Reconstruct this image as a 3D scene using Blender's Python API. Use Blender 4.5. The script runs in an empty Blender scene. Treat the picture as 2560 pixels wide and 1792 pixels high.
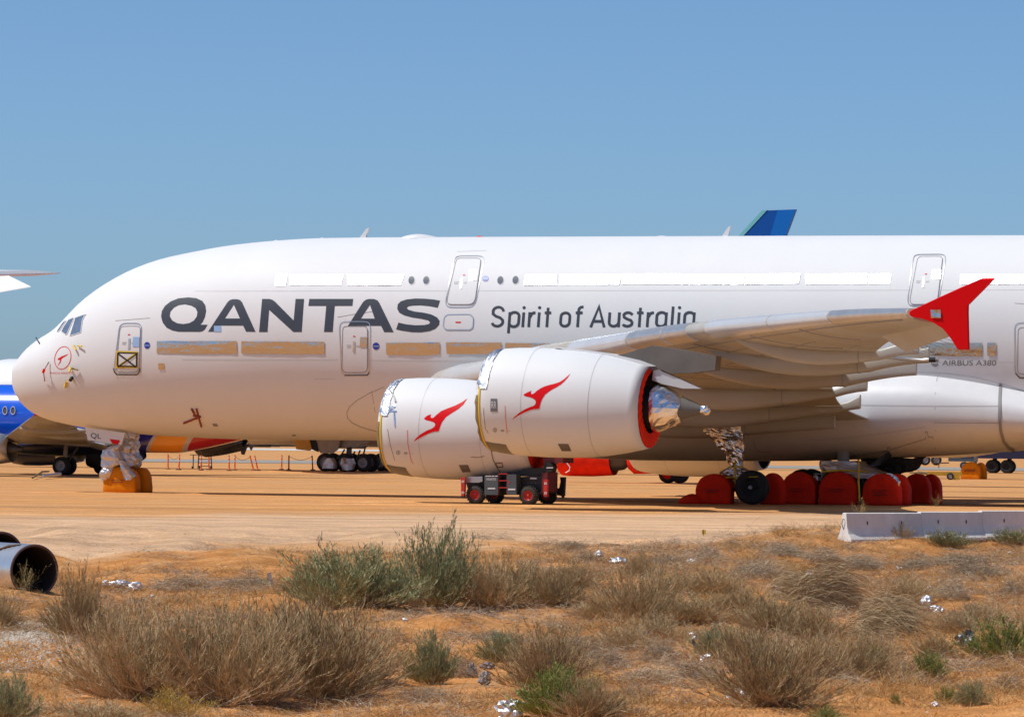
import bpy, bmesh, math, random
import numpy as np
from mathutils import Vector, Matrix, noise
from mathutils.geometry import tessellate_polygon

# ------------------------------------------------------------------ camera, sky, sun, exposure
SC = bpy.context.scene
COL = SC.collection
F = 11476.0            # focal length in pixels of the 2560 wide frame
CZ = 2.38              # eye height above the apron
TH = math.radians(20)  # the airliner's axis against the picture plane
PITCH = math.atan((1100 - 896) / F)
ROLL = math.radians(0.6)
cam_d = bpy.data.cameras.new('camera')
cam = bpy.data.objects.new('camera', cam_d)
COL.objects.link(cam)
cam_d.sensor_width = 36.0
cam_d.lens = F / 2560 * 36.0
cam_d.clip_start = 0.5
cam_d.clip_end = 60000
_R = Matrix.Rotation(math.radians(90) + PITCH, 3, 'X') @ Matrix.Rotation(ROLL, 3, 'Z')
cam.matrix_world = Matrix.Translation((0, 0, CZ)) @ _R.to_4x4()
SC.camera = cam

SUN_EL = math.radians(58)
SUN_AZ = 11.0            # degrees the sun stands on the camera's side of due left
world = bpy.data.worlds.new('World')
SC.world = world
world.use_nodes = True
wn = world.node_tree
bg = wn.nodes['Background']
sky = wn.nodes.new('ShaderNodeTexSky')
sky.sky_type = 'NISHITA'
sky.sun_disc = False
sky.sun_elevation = SUN_EL
sky.sun_rotation = math.radians(-90 - SUN_AZ)
sky.altitude = 800
sky.air_density = 0.62
sky.dust_density = 1.85
sky.ozone_density = 8.0
tint = wn.nodes.new('ShaderNodeMix'); tint.data_type = 'RGBA'; tint.blend_type = 'MULTIPLY'
tint.inputs[0].default_value = 1.0
tint.inputs[7].default_value = (1.0, 1.09, 1.05, 1.0)
wn.links.new(sky.outputs[0], tint.inputs[6])
wn.links.new(tint.outputs[2], bg.inputs['Color'])
bg.inputs['Strength'].default_value = 0.09

sun_d = bpy.data.lights.new('sun', 'SUN')
sun_d.energy = 3.05
sun_d.angle = math.radians(0.53)
sun_d.color = (1.0, 0.955, 0.88)
sun = bpy.data.objects.new('sun', sun_d)
COL.objects.link(sun)
_a = math.radians(SUN_AZ)
sdir = Vector((math.cos(SUN_EL) * math.cos(_a), math.cos(SUN_EL) * math.sin(_a), -math.sin(SUN_EL)))   # light travels right, a little away, and down
sun.rotation_euler = sdir.to_track_quat('-Z', 'Y').to_euler()
sun.location = (-60, 120, 90)

SC.view_settings.view_transform = 'Standard'
SC.view_settings.look = 'None'
SC.view_settings.exposure = 0.42
SC.view_settings.gamma = 1.0
SC.view_settings.use_curve_mapping = False
SC.render.engine = 'CYCLES'
SC.cycles.max_bounces = 8
SC.cycles.diffuse_bounces = 4
SC.cycles.glossy_bounces = 4
SC.cycles.use_adaptive_sampling = True
SC.cycles.adaptive_threshold = 0.02
SC.cycles.sample_clamp_indirect = 8.0
SC.cycles.caustics_reflective = False
SC.cycles.caustics_refractive = False
SC.render.resolution_x = 1024
SC.render.resolution_y = 716

rnd = random.Random(11)

# ------------------------------------------------------------------ measuring helpers
def wray(u, v):
    return _R @ Vector(((u - 1280) / F, -(v - 896) / F, -1.0))
def w_at(u, v, Y):                       # world point seen at (u,v) at depth Y
    d = wray(u, v); t = Y / d.y
    return Vector((d.x * t, Y, CZ + d.z * t))
_n = w_at(39, 936, 195.0)
N0 = Vector((_n.x, 195.0, 0.0))          # foot of the airliner's nose
CT, ST = math.cos(TH), math.sin(TH)
def w2p(P):                              # world -> airliner frame (x aft, y to port, z up)
    q = P - N0
    return Vector((q.x * CT - q.y * ST, -q.x * ST - q.y * CT, P.z))
def p2w(p):
    return Vector((N0.x + p[0] * CT - p[1] * ST, N0.y - p[0] * ST - p[1] * CT, p[2]))
OP = w2p(Vector((0, 0, CZ)))
def pray(u, v):
    d = wray(u, v)
    return Vector((d.x * CT - d.y * ST, -d.x * ST - d.y * CT, d.z))
def at_y(u, v, y):
    d = pray(u, v)
    return OP + d * ((y - OP.y) / d.y)
def hit(u, v, g, y0, y1):                # first point along the sight line where g turns negative
    d = pray(u, v)
    a = (y0 - OP.y) / d.y; b = (y1 - OP.y) / d.y
    n = 24; lo = a
    hi = None
    for i in range(1, n + 1):
        t = a + (b - a) * i / n
        if g(OP + d * t) < 0:
            hi = t; break
        lo = t
    if hi is None:
        return OP + d * b
    for _ in range(22):
        m = (lo + hi) / 2
        if g(OP + d * m) < 0: hi = m
        else: lo = m
    return OP + d * ((lo + hi) / 2)
def grad(g, p, e=0.01):
    n = Vector((g(p + Vector((e, 0, 0))) - g(p - Vector((e, 0, 0))),
                g(p + Vector((0, e, 0))) - g(p - Vector((0, e, 0))),
                g(p + Vector((0, 0, e))) - g(p - Vector((0, 0, e)))))
    return n.normalized() if n.length > 1e-9 else Vector((0, 1, 0))
CROPS = {'a': (0, 560, 3.5875), 'b': (640, 560, 3.5875), 'c': (1280, 500, 3.5875), 'd': (1920, 560, 3.5875),
         'e': (0, 900, 3.5875), 'f': (640, 900, 3.5875), 'g': (1280, 900, 3.5875), 'h': (1920, 900, 3.5875),
         'n': (60, 760, 7.175), 'p': (1560, 850, 7.175), 'k': (1160, 860, 7.175), 'l': (1130, 1100, 7.175),
         'q': (0, 1040, 7.175), 'r': (380, 1060, 7.175), 's': (2240, 1080, 7.175), 't': (1690, 1100, 7.175),
         'm': (2010, 1100, 7.175)}
def Z(c, *pts):
    x0, y0, k = CROPS[c]
    return [(x0 + x / k, y0 + y / k) for x, y in pts]

def pchip(xs, ys):
    xs = list(xs); ys = list(ys); n = len(xs)
    h = [xs[i + 1] - xs[i] for i in range(n - 1)]
    dl = [(ys[i + 1] - ys[i]) / h[i] for i in range(n - 1)]
    m = [0.0] * n
    m[0] = dl[0]; m[-1] = dl[-1]
    for i in range(1, n - 1):
        if dl[i - 1] * dl[i] <= 0: m[i] = 0.0
        else:
            w1 = 2 * h[i] + h[i - 1]; w2 = h[i] + 2 * h[i - 1]
            m[i] = (w1 + w2) / (w1 / dl[i - 1] + w2 / dl[i])
    def f(x):
        if x <= xs[0]: return ys[0]
        if x >= xs[-1]: return ys[-1]
        lo, hi = 0, n - 1
        while hi - lo > 1:
            k = (lo + hi) // 2
            if xs[k] <= x: lo = k
            else: hi = k
        t = (x - xs[lo]) / h[lo]
        return ((1 + 2 * t) * (1 - t) ** 2 * ys[lo] + t * (1 - t) ** 2 * h[lo] * m[lo]
                + t * t * (3 - 2 * t) * ys[hi] + t * t * (t - 1) * h[lo] * m[hi])
    return f

# ------------------------------------------------------------------ materials
MATS = {}
def pmat(name, col, rough=0.5, metal=0.0, var=0.0, vscale=4.0, bump=0.0, bscale=40.0, coat=0.0, col2=None, detail=4.0,
         spec=0.5, bdist=0.02, trans=0.0, stretch=None, rvar=0.0):
    m = bpy.data.materials.new(name); m.use_nodes = True
    nt = m.node_tree; b = nt.nodes['Principled BSDF']
    b.inputs['Base Color'].default_value = (*col, 1)
    b.inputs['Roughness'].default_value = rough
    b.inputs['Metallic'].default_value = metal
    b.inputs['Coat Weight'].default_value = coat
    b.inputs['Coat Roughness'].default_value = 0.08
    b.inputs['Specular IOR Level'].default_value = spec
    vec = None
    if var or bump or rvar or col2:
        tc = nt.nodes.new('ShaderNodeTexCoord'); vec = tc.outputs['Object']
        if stretch:
            mp = nt.nodes.new('ShaderNodeMapping'); mp.inputs['Scale'].default_value = stretch
            nt.links.new(vec, mp.inputs['Vector']); vec = mp.outputs[0]
    if var or col2 or rvar:
        no = nt.nodes.new('ShaderNodeTexNoise'); no.inputs['Scale'].default_value = vscale
        no.inputs['Detail'].default_value = detail; no.inputs['Roughness'].default_value = 0.6
        nt.links.new(vec, no.inputs['Vector'])
        mr = nt.nodes.new('ShaderNodeMapRange')
        mr.inputs[1].default_value = 0.3; mr.inputs[2].default_value = 0.7
        nt.links.new(no.outputs[0], mr.inputs[0])
        if var or col2:
            mx = nt.nodes.new('ShaderNodeMix'); mx.data_type = 'RGBA'
            c2 = col2 if col2 else tuple(max(0.0, c * (1 - var)) for c in col)
            mx.inputs[6].default_value = (*c2, 1); mx.inputs[7].default_value = (*col, 1)
            nt.links.new(mr.outputs[0], mx.inputs[0]); nt.links.new(mx.outputs[2], b.inputs['Base Color'])
        if rvar:
            m2 = nt.nodes.new('ShaderNodeMapRange')
            m2.inputs[3].default_value = rough; m2.inputs[4].default_value = rough + rvar
            nt.links.new(mr.outputs[0], m2.inputs[0]); nt.links.new(m2.outputs[0], b.inputs['Roughness'])
    if bump:
        n2 = nt.nodes.new('ShaderNodeTexNoise'); n2.inputs['Scale'].default_value = bscale
        n2.inputs['Detail'].default_value = 5.0
        nt.links.new(vec, n2.inputs['Vector'])
        bp = nt.nodes.new('ShaderNodeBump'); bp.inputs['Strength'].default_value = bump
        bp.inputs['Distance'].default_value = bdist
        nt.links.new(n2.outputs[0], bp.inputs['Height']); nt.links.new(bp.outputs[0], b.inputs['Normal'])
    MATS[name] = m
    return m
M = MATS
pmat('white_paint', (0.705, 0.713, 0.728), 0.55, spec=.25, var=0.035, vscale=0.5, stretch=(1, 1, 0.25))
pmat('fairing_paint', (0.68, 0.68, 0.69), 0.34, var=0.08, vscale=0.9, rvar=0.1)
pmat('wing_grey', (0.44, 0.44, 0.43), 0.38, var=0.30, vscale=0.5, col2=(0.36, 0.31, 0.23), stretch=(0.35, 1, 1), detail=6)
pmat('slat_grey', (0.62, 0.64, 0.66), 0.25, metal=0.25, var=0.1, vscale=0.8)
pmat('bare_metal', (0.66, 0.65, 0.63), 0.36, metal=0.8, var=0.15, vscale=2)
pmat('dark_metal', (0.10, 0.10, 0.11), 0.45, metal=0.6, var=0.3, vscale=3)
pmat('pylon_grey', (0.15, 0.142, 0.132), 0.45, var=0.25, vscale=1.2)
pmat('seam', (0.26, 0.25, 0.25), 0.6)
pmat('seam_faint', (0.665, 0.672, 0.69), 0.5, spec=.25)
pmat('seam_light', (0.50, 0.50, 0.51), 0.5)
pmat('door_frame', (0.55, 0.56, 0.58), 0.28, metal=0.7)
pmat('letter_grey', (0.050, 0.056, 0.068), 0.35, coat=0.1)
pmat('print_grey', (0.16, 0.16, 0.17), 0.5)
pmat('red_paint', (0.68, 0.002, 0.006), 0.4, spec=.2)
pmat('fence_red', (0.68, 0.001, 0.003), 0.5, spec=.12)
pmat('red_tarp', (0.92, 0.030, 0.008), 0.75, var=0.25, vscale=2.5, bump=0.35, bscale=4, bdist=0.06, spec=.15)
pmat('orange_tarp', (0.80, 0.24, 0.004), 0.75, var=0.22, vscale=2.5, bump=0.35, bscale=4, bdist=0.05, spec=.15)
pmat('yellow_tape', (0.72, 0.50, 0.03), 0.5)
pmat('olive_tarp', (0.26, 0.19, 0.09), 0.7, var=0.3, vscale=3, bump=0.4, bscale=12)
pmat('blue_seal', (0.025, 0.05, 0.35), 0.35)
pmat('blue_film', (0.30, 0.46, 0.72), 0.3)
pmat('window_dark', (0.10, 0.12, 0.15), 0.15)
pmat('glass_film', (0.28, 0.36, 0.48), 0.12, metal=0.55, var=0.25, vscale=3)
pmat('rubber', (0.018, 0.018, 0.019), 0.75, var=0.3, vscale=8)
pmat('rim_grey', (0.33, 0.33, 0.34), 0.5, metal=0.3)
pmat('black', (0.008, 0.008, 0.009), 0.7)
pmat('soot', (0.022, 0.021, 0.022), 0.6, var=0.5, vscale=6)
pmat('gear_grey', (0.36, 0.35, 0.33), 0.5, metal=0.2, var=0.3)
pmat('rope', (0.10, 0.05, 0.03), 0.8)
pmat('rust_tape', (0.30, 0.055, 0.03), 0.7)
def foil_mat(name, col=(0.86, 0.86, 0.88), rough=0.16, strength=0.7, scale=3.0):
    m = bpy.data.materials.new(name); m.use_nodes = True
    nt = m.node_tree; b = nt.nodes['Principled BSDF']
    b.inputs['Base Color'].default_value = (*col, 1); b.inputs['Metallic'].default_value = 1.0
    b.inputs['Roughness'].default_value = rough
    tc = nt.nodes.new('ShaderNodeTexCoord')
    n1 = nt.nodes.new('ShaderNodeTexNoise'); n1.inputs['Scale'].default_value = scale; n1.inputs['Detail'].default_value = 3
    n1.inputs['Distortion'].default_value = 1.6
    n2 = nt.nodes.new('ShaderNodeTexVoronoi'); n2.feature = 'DISTANCE_TO_EDGE'; n2.inputs['Scale'].default_value = scale * 1.7
    nt.links.new(tc.outputs['Object'], n1.inputs['Vector'])
    ad = nt.nodes.new('ShaderNodeVectorMath'); ad.operation = 'ADD'
    nt.links.new(tc.outputs['Object'], ad.inputs[0]); nt.links.new(n1.outputs['Color'], ad.inputs[1])
    nt.links.new(ad.outputs[0], n2.inputs['Vector'])
    mm = nt.nodes.new('ShaderNodeMath'); mm.operation = 'MULTIPLY_ADD'
    nt.links.new(n2.outputs['Distance'], mm.inputs[0]); mm.inputs[1].default_value = 0.8
    nt.links.new(n1.outputs[0], mm.inputs[2])
    bp = nt.nodes.new('ShaderNodeBump'); bp.inputs['Strength'].default_value = strength; bp.inputs['Distance'].default_value = 0.05
    nt.links.new(mm.outputs[0], bp.inputs['Height']); nt.links.new(bp.outputs[0], b.inputs['Normal'])
    MATS[name] = m
    return m
foil_mat('foil', (0.80, 0.83, 0.88), rough=0.44, strength=0.5, scale=2.0)
foil_mat('foil_smooth', (0.58, 0.56, 0.56), rough=0.15, strength=0.24, scale=1.6)
foil_mat('foil_dull', (0.62, 0.60, 0.60), rough=0.38, strength=0.4, scale=4.0)
foil_mat('foil_lip', (0.78, 0.79, 0.82), rough=0.26, strength=0.5, scale=4.5)
foil_mat('foil_crumpled', rough=0.14, strength=0.28, scale=3.0)

# ------------------------------------------------------------------ object helpers
def link(o, parent=None):
    COL.objects.link(o)
    if parent: o.parent = parent
    return o
def obj(name, me, mat=None, parent=None, smooth=False):
    if isinstance(me, bmesh.types.BMesh):
        m = bpy.data.meshes.new(name); me.to_mesh(m); me.free(); me = m
    if mat is not None and len(me.materials) == 0:
        me.materials.append(M[mat] if isinstance(mat, str) else mat)
    if smooth:
        me.polygons.foreach_set('use_smooth', [True] * len(me.polygons))
    o = bpy.data.objects.new(name, me)
    return link(o, parent)
def pydata(name, vs, fs, mat=None, parent=None, smooth=False):
    me = bpy.data.meshes.new(name)
    me.from_pydata([tuple(v) for v in vs], [], fs); me.update()
    return obj(name, me, mat, parent, smooth)
def empty(name, loc=(0, 0, 0), rz=0.0, parent=None):
    o = bpy.data.objects.new(name, None); o.empty_display_size = 0.3
    o.location = loc; o.rotation_euler = (0, 0, rz)
    return link(o, parent)
def tag(o, label=None, cat=None, group=None, kind=None):
    if label: o['label'] = label
    if cat: o['category'] = cat
    if group: o['group'] = group
    if kind: o['kind'] = kind
    return o
def copy_tree(o, parent=None):
    c = o.copy(); COL.objects.link(c); c.parent = parent
    for k in ('label', 'group', 'category'):
        if parent is None and k in c: del c[k]
    for ch in list(o.children): copy_tree(ch, c)
    return c

def box(bm, x0, x1, y0, y1, z0, z1, M4=None):
    vs = [bm.verts.new(Vector(p) if M4 is None else M4 @ Vector(p)) for p in
          ((x0, y0, z0), (x1, y0, z0), (x1, y1, z0), (x0, y1, z0), (x0, y0, z1), (x1, y0, z1), (x1, y1, z1), (x0, y1, z1))]
    for f in ((0, 3, 2, 1), (4, 5, 6, 7), (0, 1, 5, 4), (1, 2, 6, 5), (2, 3, 7, 6), (3, 0, 4, 7)):
        bm.faces.new([vs[i] for i in f])
def tube(bm, pts, r, n=8, cap=True):
    pts = [Vector(p) for p in pts]
    rs = r if isinstance(r, (list, tuple)) else [r] * len(pts)
    rings = []
    up = None
    for i, p in enumerate(pts):
        t = (pts[min(i + 1, len(pts) - 1)] - pts[max(i - 1, 0)]).normalized()
        if up is None or abs(up.dot(t)) > 0.98:
            up = Vector((0, 0, 1)) if abs(t.z) < 0.9 else Vector((1, 0, 0))
        a = t.cross(up).normalized(); b = a.cross(t).normalized(); up = b
        rings.append([bm.verts.new(p + (a * math.cos(q) + b * math.sin(q)) * rs[i]) for q in [2 * math.pi * j / n for j in range(n)]])
    for i in range(len(rings) - 1):
        for j in range(n):
            bm.faces.new((rings[i][j], rings[i][(j + 1) % n], rings[i + 1][(j + 1) % n], rings[i + 1][j]))
    if cap:
        bm.faces.new(rings[0]); bm.faces.new(rings[-1][::-1])
def lathe(bm, prof, n=32, axis='Y', org=(0, 0, 0), a0=0.0, a1=2 * math.pi, closed=True):
    """prof: list of (along, radius)"""
    org = Vector(org); rings = []
    cnt = n if closed else n + 1
    for s, r in prof:
        ring = []
        for j in range(cnt):
            q = a0 + (a1 - a0) * j / n
            if axis == 'X': p = Vector((s, r * math.sin(q), r * math.cos(q)))
            elif axis == 'Y': p = Vector((r * math.cos(q), s, r * math.sin(q)))
            else: p = Vector((r * math.cos(q), r * math.sin(q), s))
            ring.append(bm.verts.new(org + p))
        rings.append(ring)
    for i in range(len(rings) - 1):
        for j in range(n):
            k = (j + 1) % cnt
            bm.faces.new((rings[i][j], rings[i + 1][j], rings[i + 1][k], rings[i][k]))
    return rings
def loft(rings, close_ring=True, cap0=False, cap1=False):
    vs = []; fs = []; n = len(rings[0])
    for r in rings: vs += [tuple(p) for p in r]
    for i in range(len(rings) - 1):
        for j in range(n if close_ring else n - 1):
            k = (j + 1) % n
            fs.append((i * n + j, i * n + k, (i + 1) * n + k, (i + 1) * n + j))
    if cap0: fs.append(tuple(range(n - 1, -1, -1)))
    if cap1: fs.append(tuple((len(rings) - 1) * n + j for j in range(n)))
    return vs, fs
def fix_normals(o):
    bm = bmesh.new(); bm.from_mesh(o.data)
    bmesh.ops.recalc_face_normals(bm, faces=bm.faces); bm.to_mesh(o.data); bm.free()
    return o
def extrude_poly(name, pts, y0, y1, mat, parent, taper=1.0, smooth=False):
    """a polygon in the airliner's x-z plane made a slab between port offsets y0 and y1 (local y = -port)"""
    n = len(pts)
    c = Vector((sum(p[0] for p in pts) / n, 0, sum(p[1] for p in pts) / n))
    vs = [(p[0], -y0, p[1]) for p in pts] + [(p[0], -y1, p[1]) for p in pts]
    tr = tessellate_polygon([[Vector((p[0], p[1], 0)) for p in pts]])
    fs = [tuple(t) for t in tr] + [tuple(n + i for i in t[::-1]) for t in tr]
    fs += [(i, (i + 1) % n, n + (i + 1) % n, n + i) for i in range(n)]
    return fix_normals(pydata(name, vs, fs, mat, parent, smooth))
# ================================================================== ground
_prof = pchip([-4000, 0, 30, 52, 65, 80, 100, 115, 125, 133, 145, 158, 170, 40000],
              [0.78, 0.78, -0.55, -1.40, -1.55, -1.52, -1.22, -0.85, -0.60, -0.36, -0.14, -0.02, 0.0, 0.0])
def n2(x, y, s=0.0): return noise.noise(Vector((x, y, s)))
def gz(X, Y):
    z = _prof(Y)
    if 40 < Y < 140 and abs(X) < 60:
        k = min(1, (Y - 40) / 12) * min(1, (140 - Y) / 9)
        z += k * (0.42 * n2(X * .16, Y * .10, 3.1) + 0.22 * n2(X * .5, Y * .35, 8.2) + 0.065 * n2(X * 1.7, Y * 1.4, 5.5) + .012 * n2(X * 5, Y * 5, 1.5))
        # the eroded bank in the middle of the scrub
        q = (Y - 88 - 1.2 * math.sin(X * .5)) / 1.1
        z += k * 0.30 * (1 / (1 + math.exp(-q * 4))) * math.exp(-((X + 1.0) / 4.0) ** 2) * math.exp(-max(0, Y - 88) / 9)
    return z
def ground_hit(u, v):
    d = wray(u, v); t = 40.0
    P = Vector((0, 0, CZ))
    while t < 30000:
        q = P + d * t
        if q.z <= gz(q.x, q.y): break
        t += 0.25 if t < 170 else t * .004
    lo, hi = t - (0.25 if t < 170 else t * .004), t
    for _ in range(14):
        m = (lo + hi) / 2; q = P + d * m
        if q.z <= gz(q.x, q.y): hi = m
        else: lo = m
    q = P + d * hi
    return Vector((q.x, q.y, gz(q.x, q.y)))
def px_scale(Y): return F / Y

def sand_mat(name, ca, cb, cc, sc1, sc2, bump, dist, fine, gravel=None):
    m = bpy.data.materials.new(name); m.use_nodes = True
    nt = m.node_tree; b = nt.nodes['Principled BSDF']
    b.inputs['Roughness'].default_value = 0.95; b.inputs['Specular IOR Level'].default_value = 0.15
    tc = nt.nodes.new('ShaderNodeTexCoord')
    def nz(scale, detail, rough=.6):
        n = nt.nodes.new('ShaderNodeTexNoise'); n.inputs['Scale'].default_value = scale; n.inputs['Detail'].default_value = detail
        n.inputs['Roughness'].default_value = rough
        nt.links.new(tc.outputs['Object'], n.inputs['Vector']); return n
    n1 = nz(sc1, 6); n2_ = nz(sc2, 4, .7); n3 = nz(fine, 2)
    def ramp(src, lo, hi):
        r = nt.nodes.new('ShaderNodeMapRange'); r.inputs[1].default_value = lo; r.inputs[2].default_value = hi
        nt.links.new(src, r.inputs[0]); return r.outputs[0]
    m1 = nt.nodes.new('ShaderNodeMix'); m1.data_type = 'RGBA'
    m1.inputs[6].default_value = (*ca, 1); m1.inputs[7].default_value = (*cb, 1)
    nt.links.new(ramp(n1.outputs[0], .38, .62), m1.inputs[0])
    m2 = nt.nodes.new('ShaderNodeMix'); m2.data_type = 'RGBA'
    m2.inputs[7].default_value = (*cc, 1)
    last = m1.outputs[2]
    if gravel:
        # the graded gravel track crosses the picture between scrub and apron
        sx = nt.nodes.new('ShaderNodeSeparateXYZ'); nt.links.new(tc.outputs['Object'], sx.inputs[0])
        wn_ = nz(.10, 5, .65)
        ma = nt.nodes.new('ShaderNodeMath'); ma.operation = 'MULTIPLY_ADD'; ma.inputs[1].default_value = 26.0
        sk_ = nt.nodes.new('ShaderNodeMath'); sk_.operation = 'MULTIPLY_ADD'; sk_.inputs[1].default_value = -.6; nt.links.new(sx.outputs['X'], sk_.inputs[0]); nt.links.new(sx.outputs['Y'], sk_.inputs[2])
        nt.links.new(wn_.outputs[0], ma.inputs[0]); nt.links.new(sk_.outputs[0], ma.inputs[2])
        ra = ramp(ma.outputs[0], 139.0, 143.0); rb = ramp(ma.outputs[0], 169.0, 162.0)
        mu = nt.nodes.new('ShaderNodeMath'); mu.operation = 'MULTIPLY'; nt.links.new(ra, mu.inputs[0]); nt.links.new(rb, mu.inputs[1])
        so = ramp(ma.outputs[0], 142.0, 136.0)
        pn = nz(.55, 7, .72)
        sm_ = nt.nodes.new('ShaderNodeMath'); sm_.operation = 'MULTIPLY'; nt.links.new(so, sm_.inputs[0]); nt.links.new(ramp(pn.outputs[0], .36, .56), sm_.inputs[1])
        ms = nt.nodes.new('ShaderNodeMix'); ms.data_type = 'RGBA'; ms.inputs[7].default_value = (0.50, 0.210, 0.060, 1)
        nt.links.new(last, ms.inputs[6]); nt.links.new(sm_.outputs[0], ms.inputs[0]); last = ms.outputs[2]
        mg = nt.nodes.new('ShaderNodeMix'); mg.data_type = 'RGBA'; mg.inputs[7].default_value = (*gravel, 1)
        nt.links.new(last, mg.inputs[6]); nt.links.new(mu.outputs[0], mg.inputs[0]); last = mg.outputs[2]
    nt.links.new(last, m2.inputs[6]); nt.links.new(ramp(n2_.outputs[0], .56, .72), m2.inputs[0])
    m3 = nt.nodes.new('ShaderNodeMix'); m3.data_type = 'RGBA'; m3.blend_type = 'MULTIPLY'; m3.inputs[0].default_value = .55
    cr = nt.nodes.new('ShaderNodeMapRange'); cr.inputs[1].default_value = .3; cr.inputs[2].default_value = .7; cr.inputs[3].default_value = .62; cr.inputs[4].default_value = 1.25
    nt.links.new(n3.outputs[0], cr.inputs[0])
    nt.links.new(m2.outputs[2], m3.inputs[6]); nt.links.new(cr.outputs[0], m3.inputs[7])
    fin = m3.outputs[2]
    if gravel:
        # wheel tracks and grader streaks run along the apron
        mp = nt.nodes.new('ShaderNodeMapping'); mp.inputs['Scale'].default_value = (.035, .55, 1); mp.inputs['Rotation'].default_value = (0, 0, .12)
        nt.links.new(tc.outputs['Object'], mp.inputs['Vector'])
        ns = nt.nodes.new('ShaderNodeTexNoise'); ns.inputs['Scale'].default_value = 1.0; ns.inputs['Detail'].default_value = 6; ns.inputs['Roughness'].default_value = .7
        nt.links.new(mp.outputs[0], ns.inputs['Vector'])
        rr = nt.nodes.new('ShaderNodeMapRange'); rr.inputs[1].default_value = .36; rr.inputs[2].default_value = .64; rr.inputs[3].default_value = .60; rr.inputs[4].default_value = 1.14
        nt.links.new(ns.outputs[0], rr.inputs[0])
        mk = nt.nodes.new('ShaderNodeMix'); mk.data_type = 'RGBA'; mk.blend_type = 'MULTIPLY'; mk.inputs[0].default_value = .8
        nt.links.new(fin, mk.inputs[6]); nt.links.new(rr.outputs[0], mk.inputs[7]); fin = mk.outputs[2]
        mp2 = nt.nodes.new('ShaderNodeMapping'); mp2.inputs['Scale'].default_value = (.5, .9, 1)
        nt.links.new(tc.outputs['Object'], mp2.inputs['Vector'])
        nf = nt.nodes.new('ShaderNodeTexNoise'); nf.inputs['Scale'].default_value = 1.3; nf.inputs['Detail'].default_value = 8; nf.inputs['Roughness'].default_value = .8
        nt.links.new(mp2.outputs[0], nf.inputs['Vector'])
        rf = nt.nodes.new('ShaderNodeMapRange'); rf.inputs[1].default_value = .35; rf.inputs[2].default_value = .65; rf.inputs[3].default_value = .74; rf.inputs[4].default_value = 1.16
        nt.links.new(nf.outputs[0], rf.inputs[0])
        mf = nt.nodes.new('ShaderNodeMix'); mf.data_type = 'RGBA'; mf.blend_type = 'MULTIPLY'; mf.inputs[0].default_value = .8
        nt.links.new(fin, mf.inputs[6]); nt.links.new(rf.outputs[0], mf.inputs[7]); fin = mf.outputs[2]
    nt.links.new(fin, b.inputs['Base Color'])
    bp = nt.nodes.new('ShaderNodeBump'); bp.inputs['Strength'].default_value = bump; bp.inputs['Distance'].default_value = dist
    ad = nt.nodes.new('ShaderNodeMath'); ad.operation = 'ADD'
    nt.links.new(n2_.outputs[0], ad.inputs[0]); nt.links.new(n3.outputs[0], ad.inputs[1])
    nt.links.new(ad.outputs[0], bp.inputs['Height']); nt.links.new(bp.outputs[0], b.inputs['Normal'])
    MATS[name] = m; return m
sand_mat('sand', (0.70, 0.335, 0.114), (0.66, 0.335, 0.136), (0.68, 0.395, 0.184), .22, 1.6, .5, .05, 14, (0.68, 0.430, 0.255))
sand_mat('taxiway', (0.33, 0.30, 0.26), (0.30, 0.28, 0.25), (0.36, 0.33, 0.29), .05, .3, .1, .02, 3)
sand_mat('runway', (0.62, 0.60, 0.56), (0.58, 0.56, 0.52), (0.6, 0.58, 0.55), .05, .3, .1, .02, 3)

rows = [-4000, -800, -200, -40, 0, 20, 35, 45, 50, 53] + list(np.arange(55, 140, .22)) + list(np.arange(140, 175, 1.5)) + [180, 190, 205, 225, 250, 300, 400, 550, 800, 1200, 2000, 4000, 9000, 30000]
cols = [-1, -.6] + list(np.linspace(-.5, .5, 230)) + [.6, 1]
vs = []; fs = []
nc = len(cols)
for Y in rows:
    wv = .30 * max(abs(Y), 20) + 8
    for c in cols:
        if abs(c) <= .5: X = c * wv
        elif abs(c) < 1: X = math.copysign(wv * .5 + 150 + abs(Y) * .2, c)
        else: X = math.copysign(max(4000, 1.2 * abs(Y)), c)
        vs.append((X, Y, gz(X, Y)))
for i in range(len(rows) - 1):
    for j in range(nc - 1):
        fs.append((i * nc + j, i * nc + j + 1, (i + 1) * nc + j + 1, (i + 1) * nc + j))
gnd = pydata('ground', vs, fs, 'sand', None, True)
tag(gnd, kind='structure', label='orange desert sand of the storage apron and scrub')
def sheet(name, mat, Ya, Yb, wob, lift, x0, x1, nx, ny, label):
    vs = []; fs = []
    for j in range(ny + 1):
        for i in range(nx + 1):
            X = x0 + (x1 - x0) * i / nx
            a = Ya + wob * n2(X * .09, 1.0) + wob * .5 * n2(X * .4, 2.0); b = Yb + wob * n2(X * .07, 9.0) + wob * .4 * n2(X * .35, 4.0)
            Y = a + (b - a) * j / ny
            vs.append((X, Y, gz(X, Y) + lift))
    for j in range(ny):
        for i in range(nx):
            k = j * (nx + 1) + i
            fs.append((k, k + 1, k + nx + 2, k + nx + 1))
    o = pydata(name, vs, fs, mat, None, True)
    tag(o, label=label, kind='structure'); return o
sheet('taxiway', 'taxiway', 425, 480, 2, .03, -400, 400, 60, 4, 'grey taxiway strip far behind the airliners')
sheet('runway', 'runway', 860, 1000, 4, .03, -900, 900, 60, 4, 'pale runway strip near the horizon')
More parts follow.
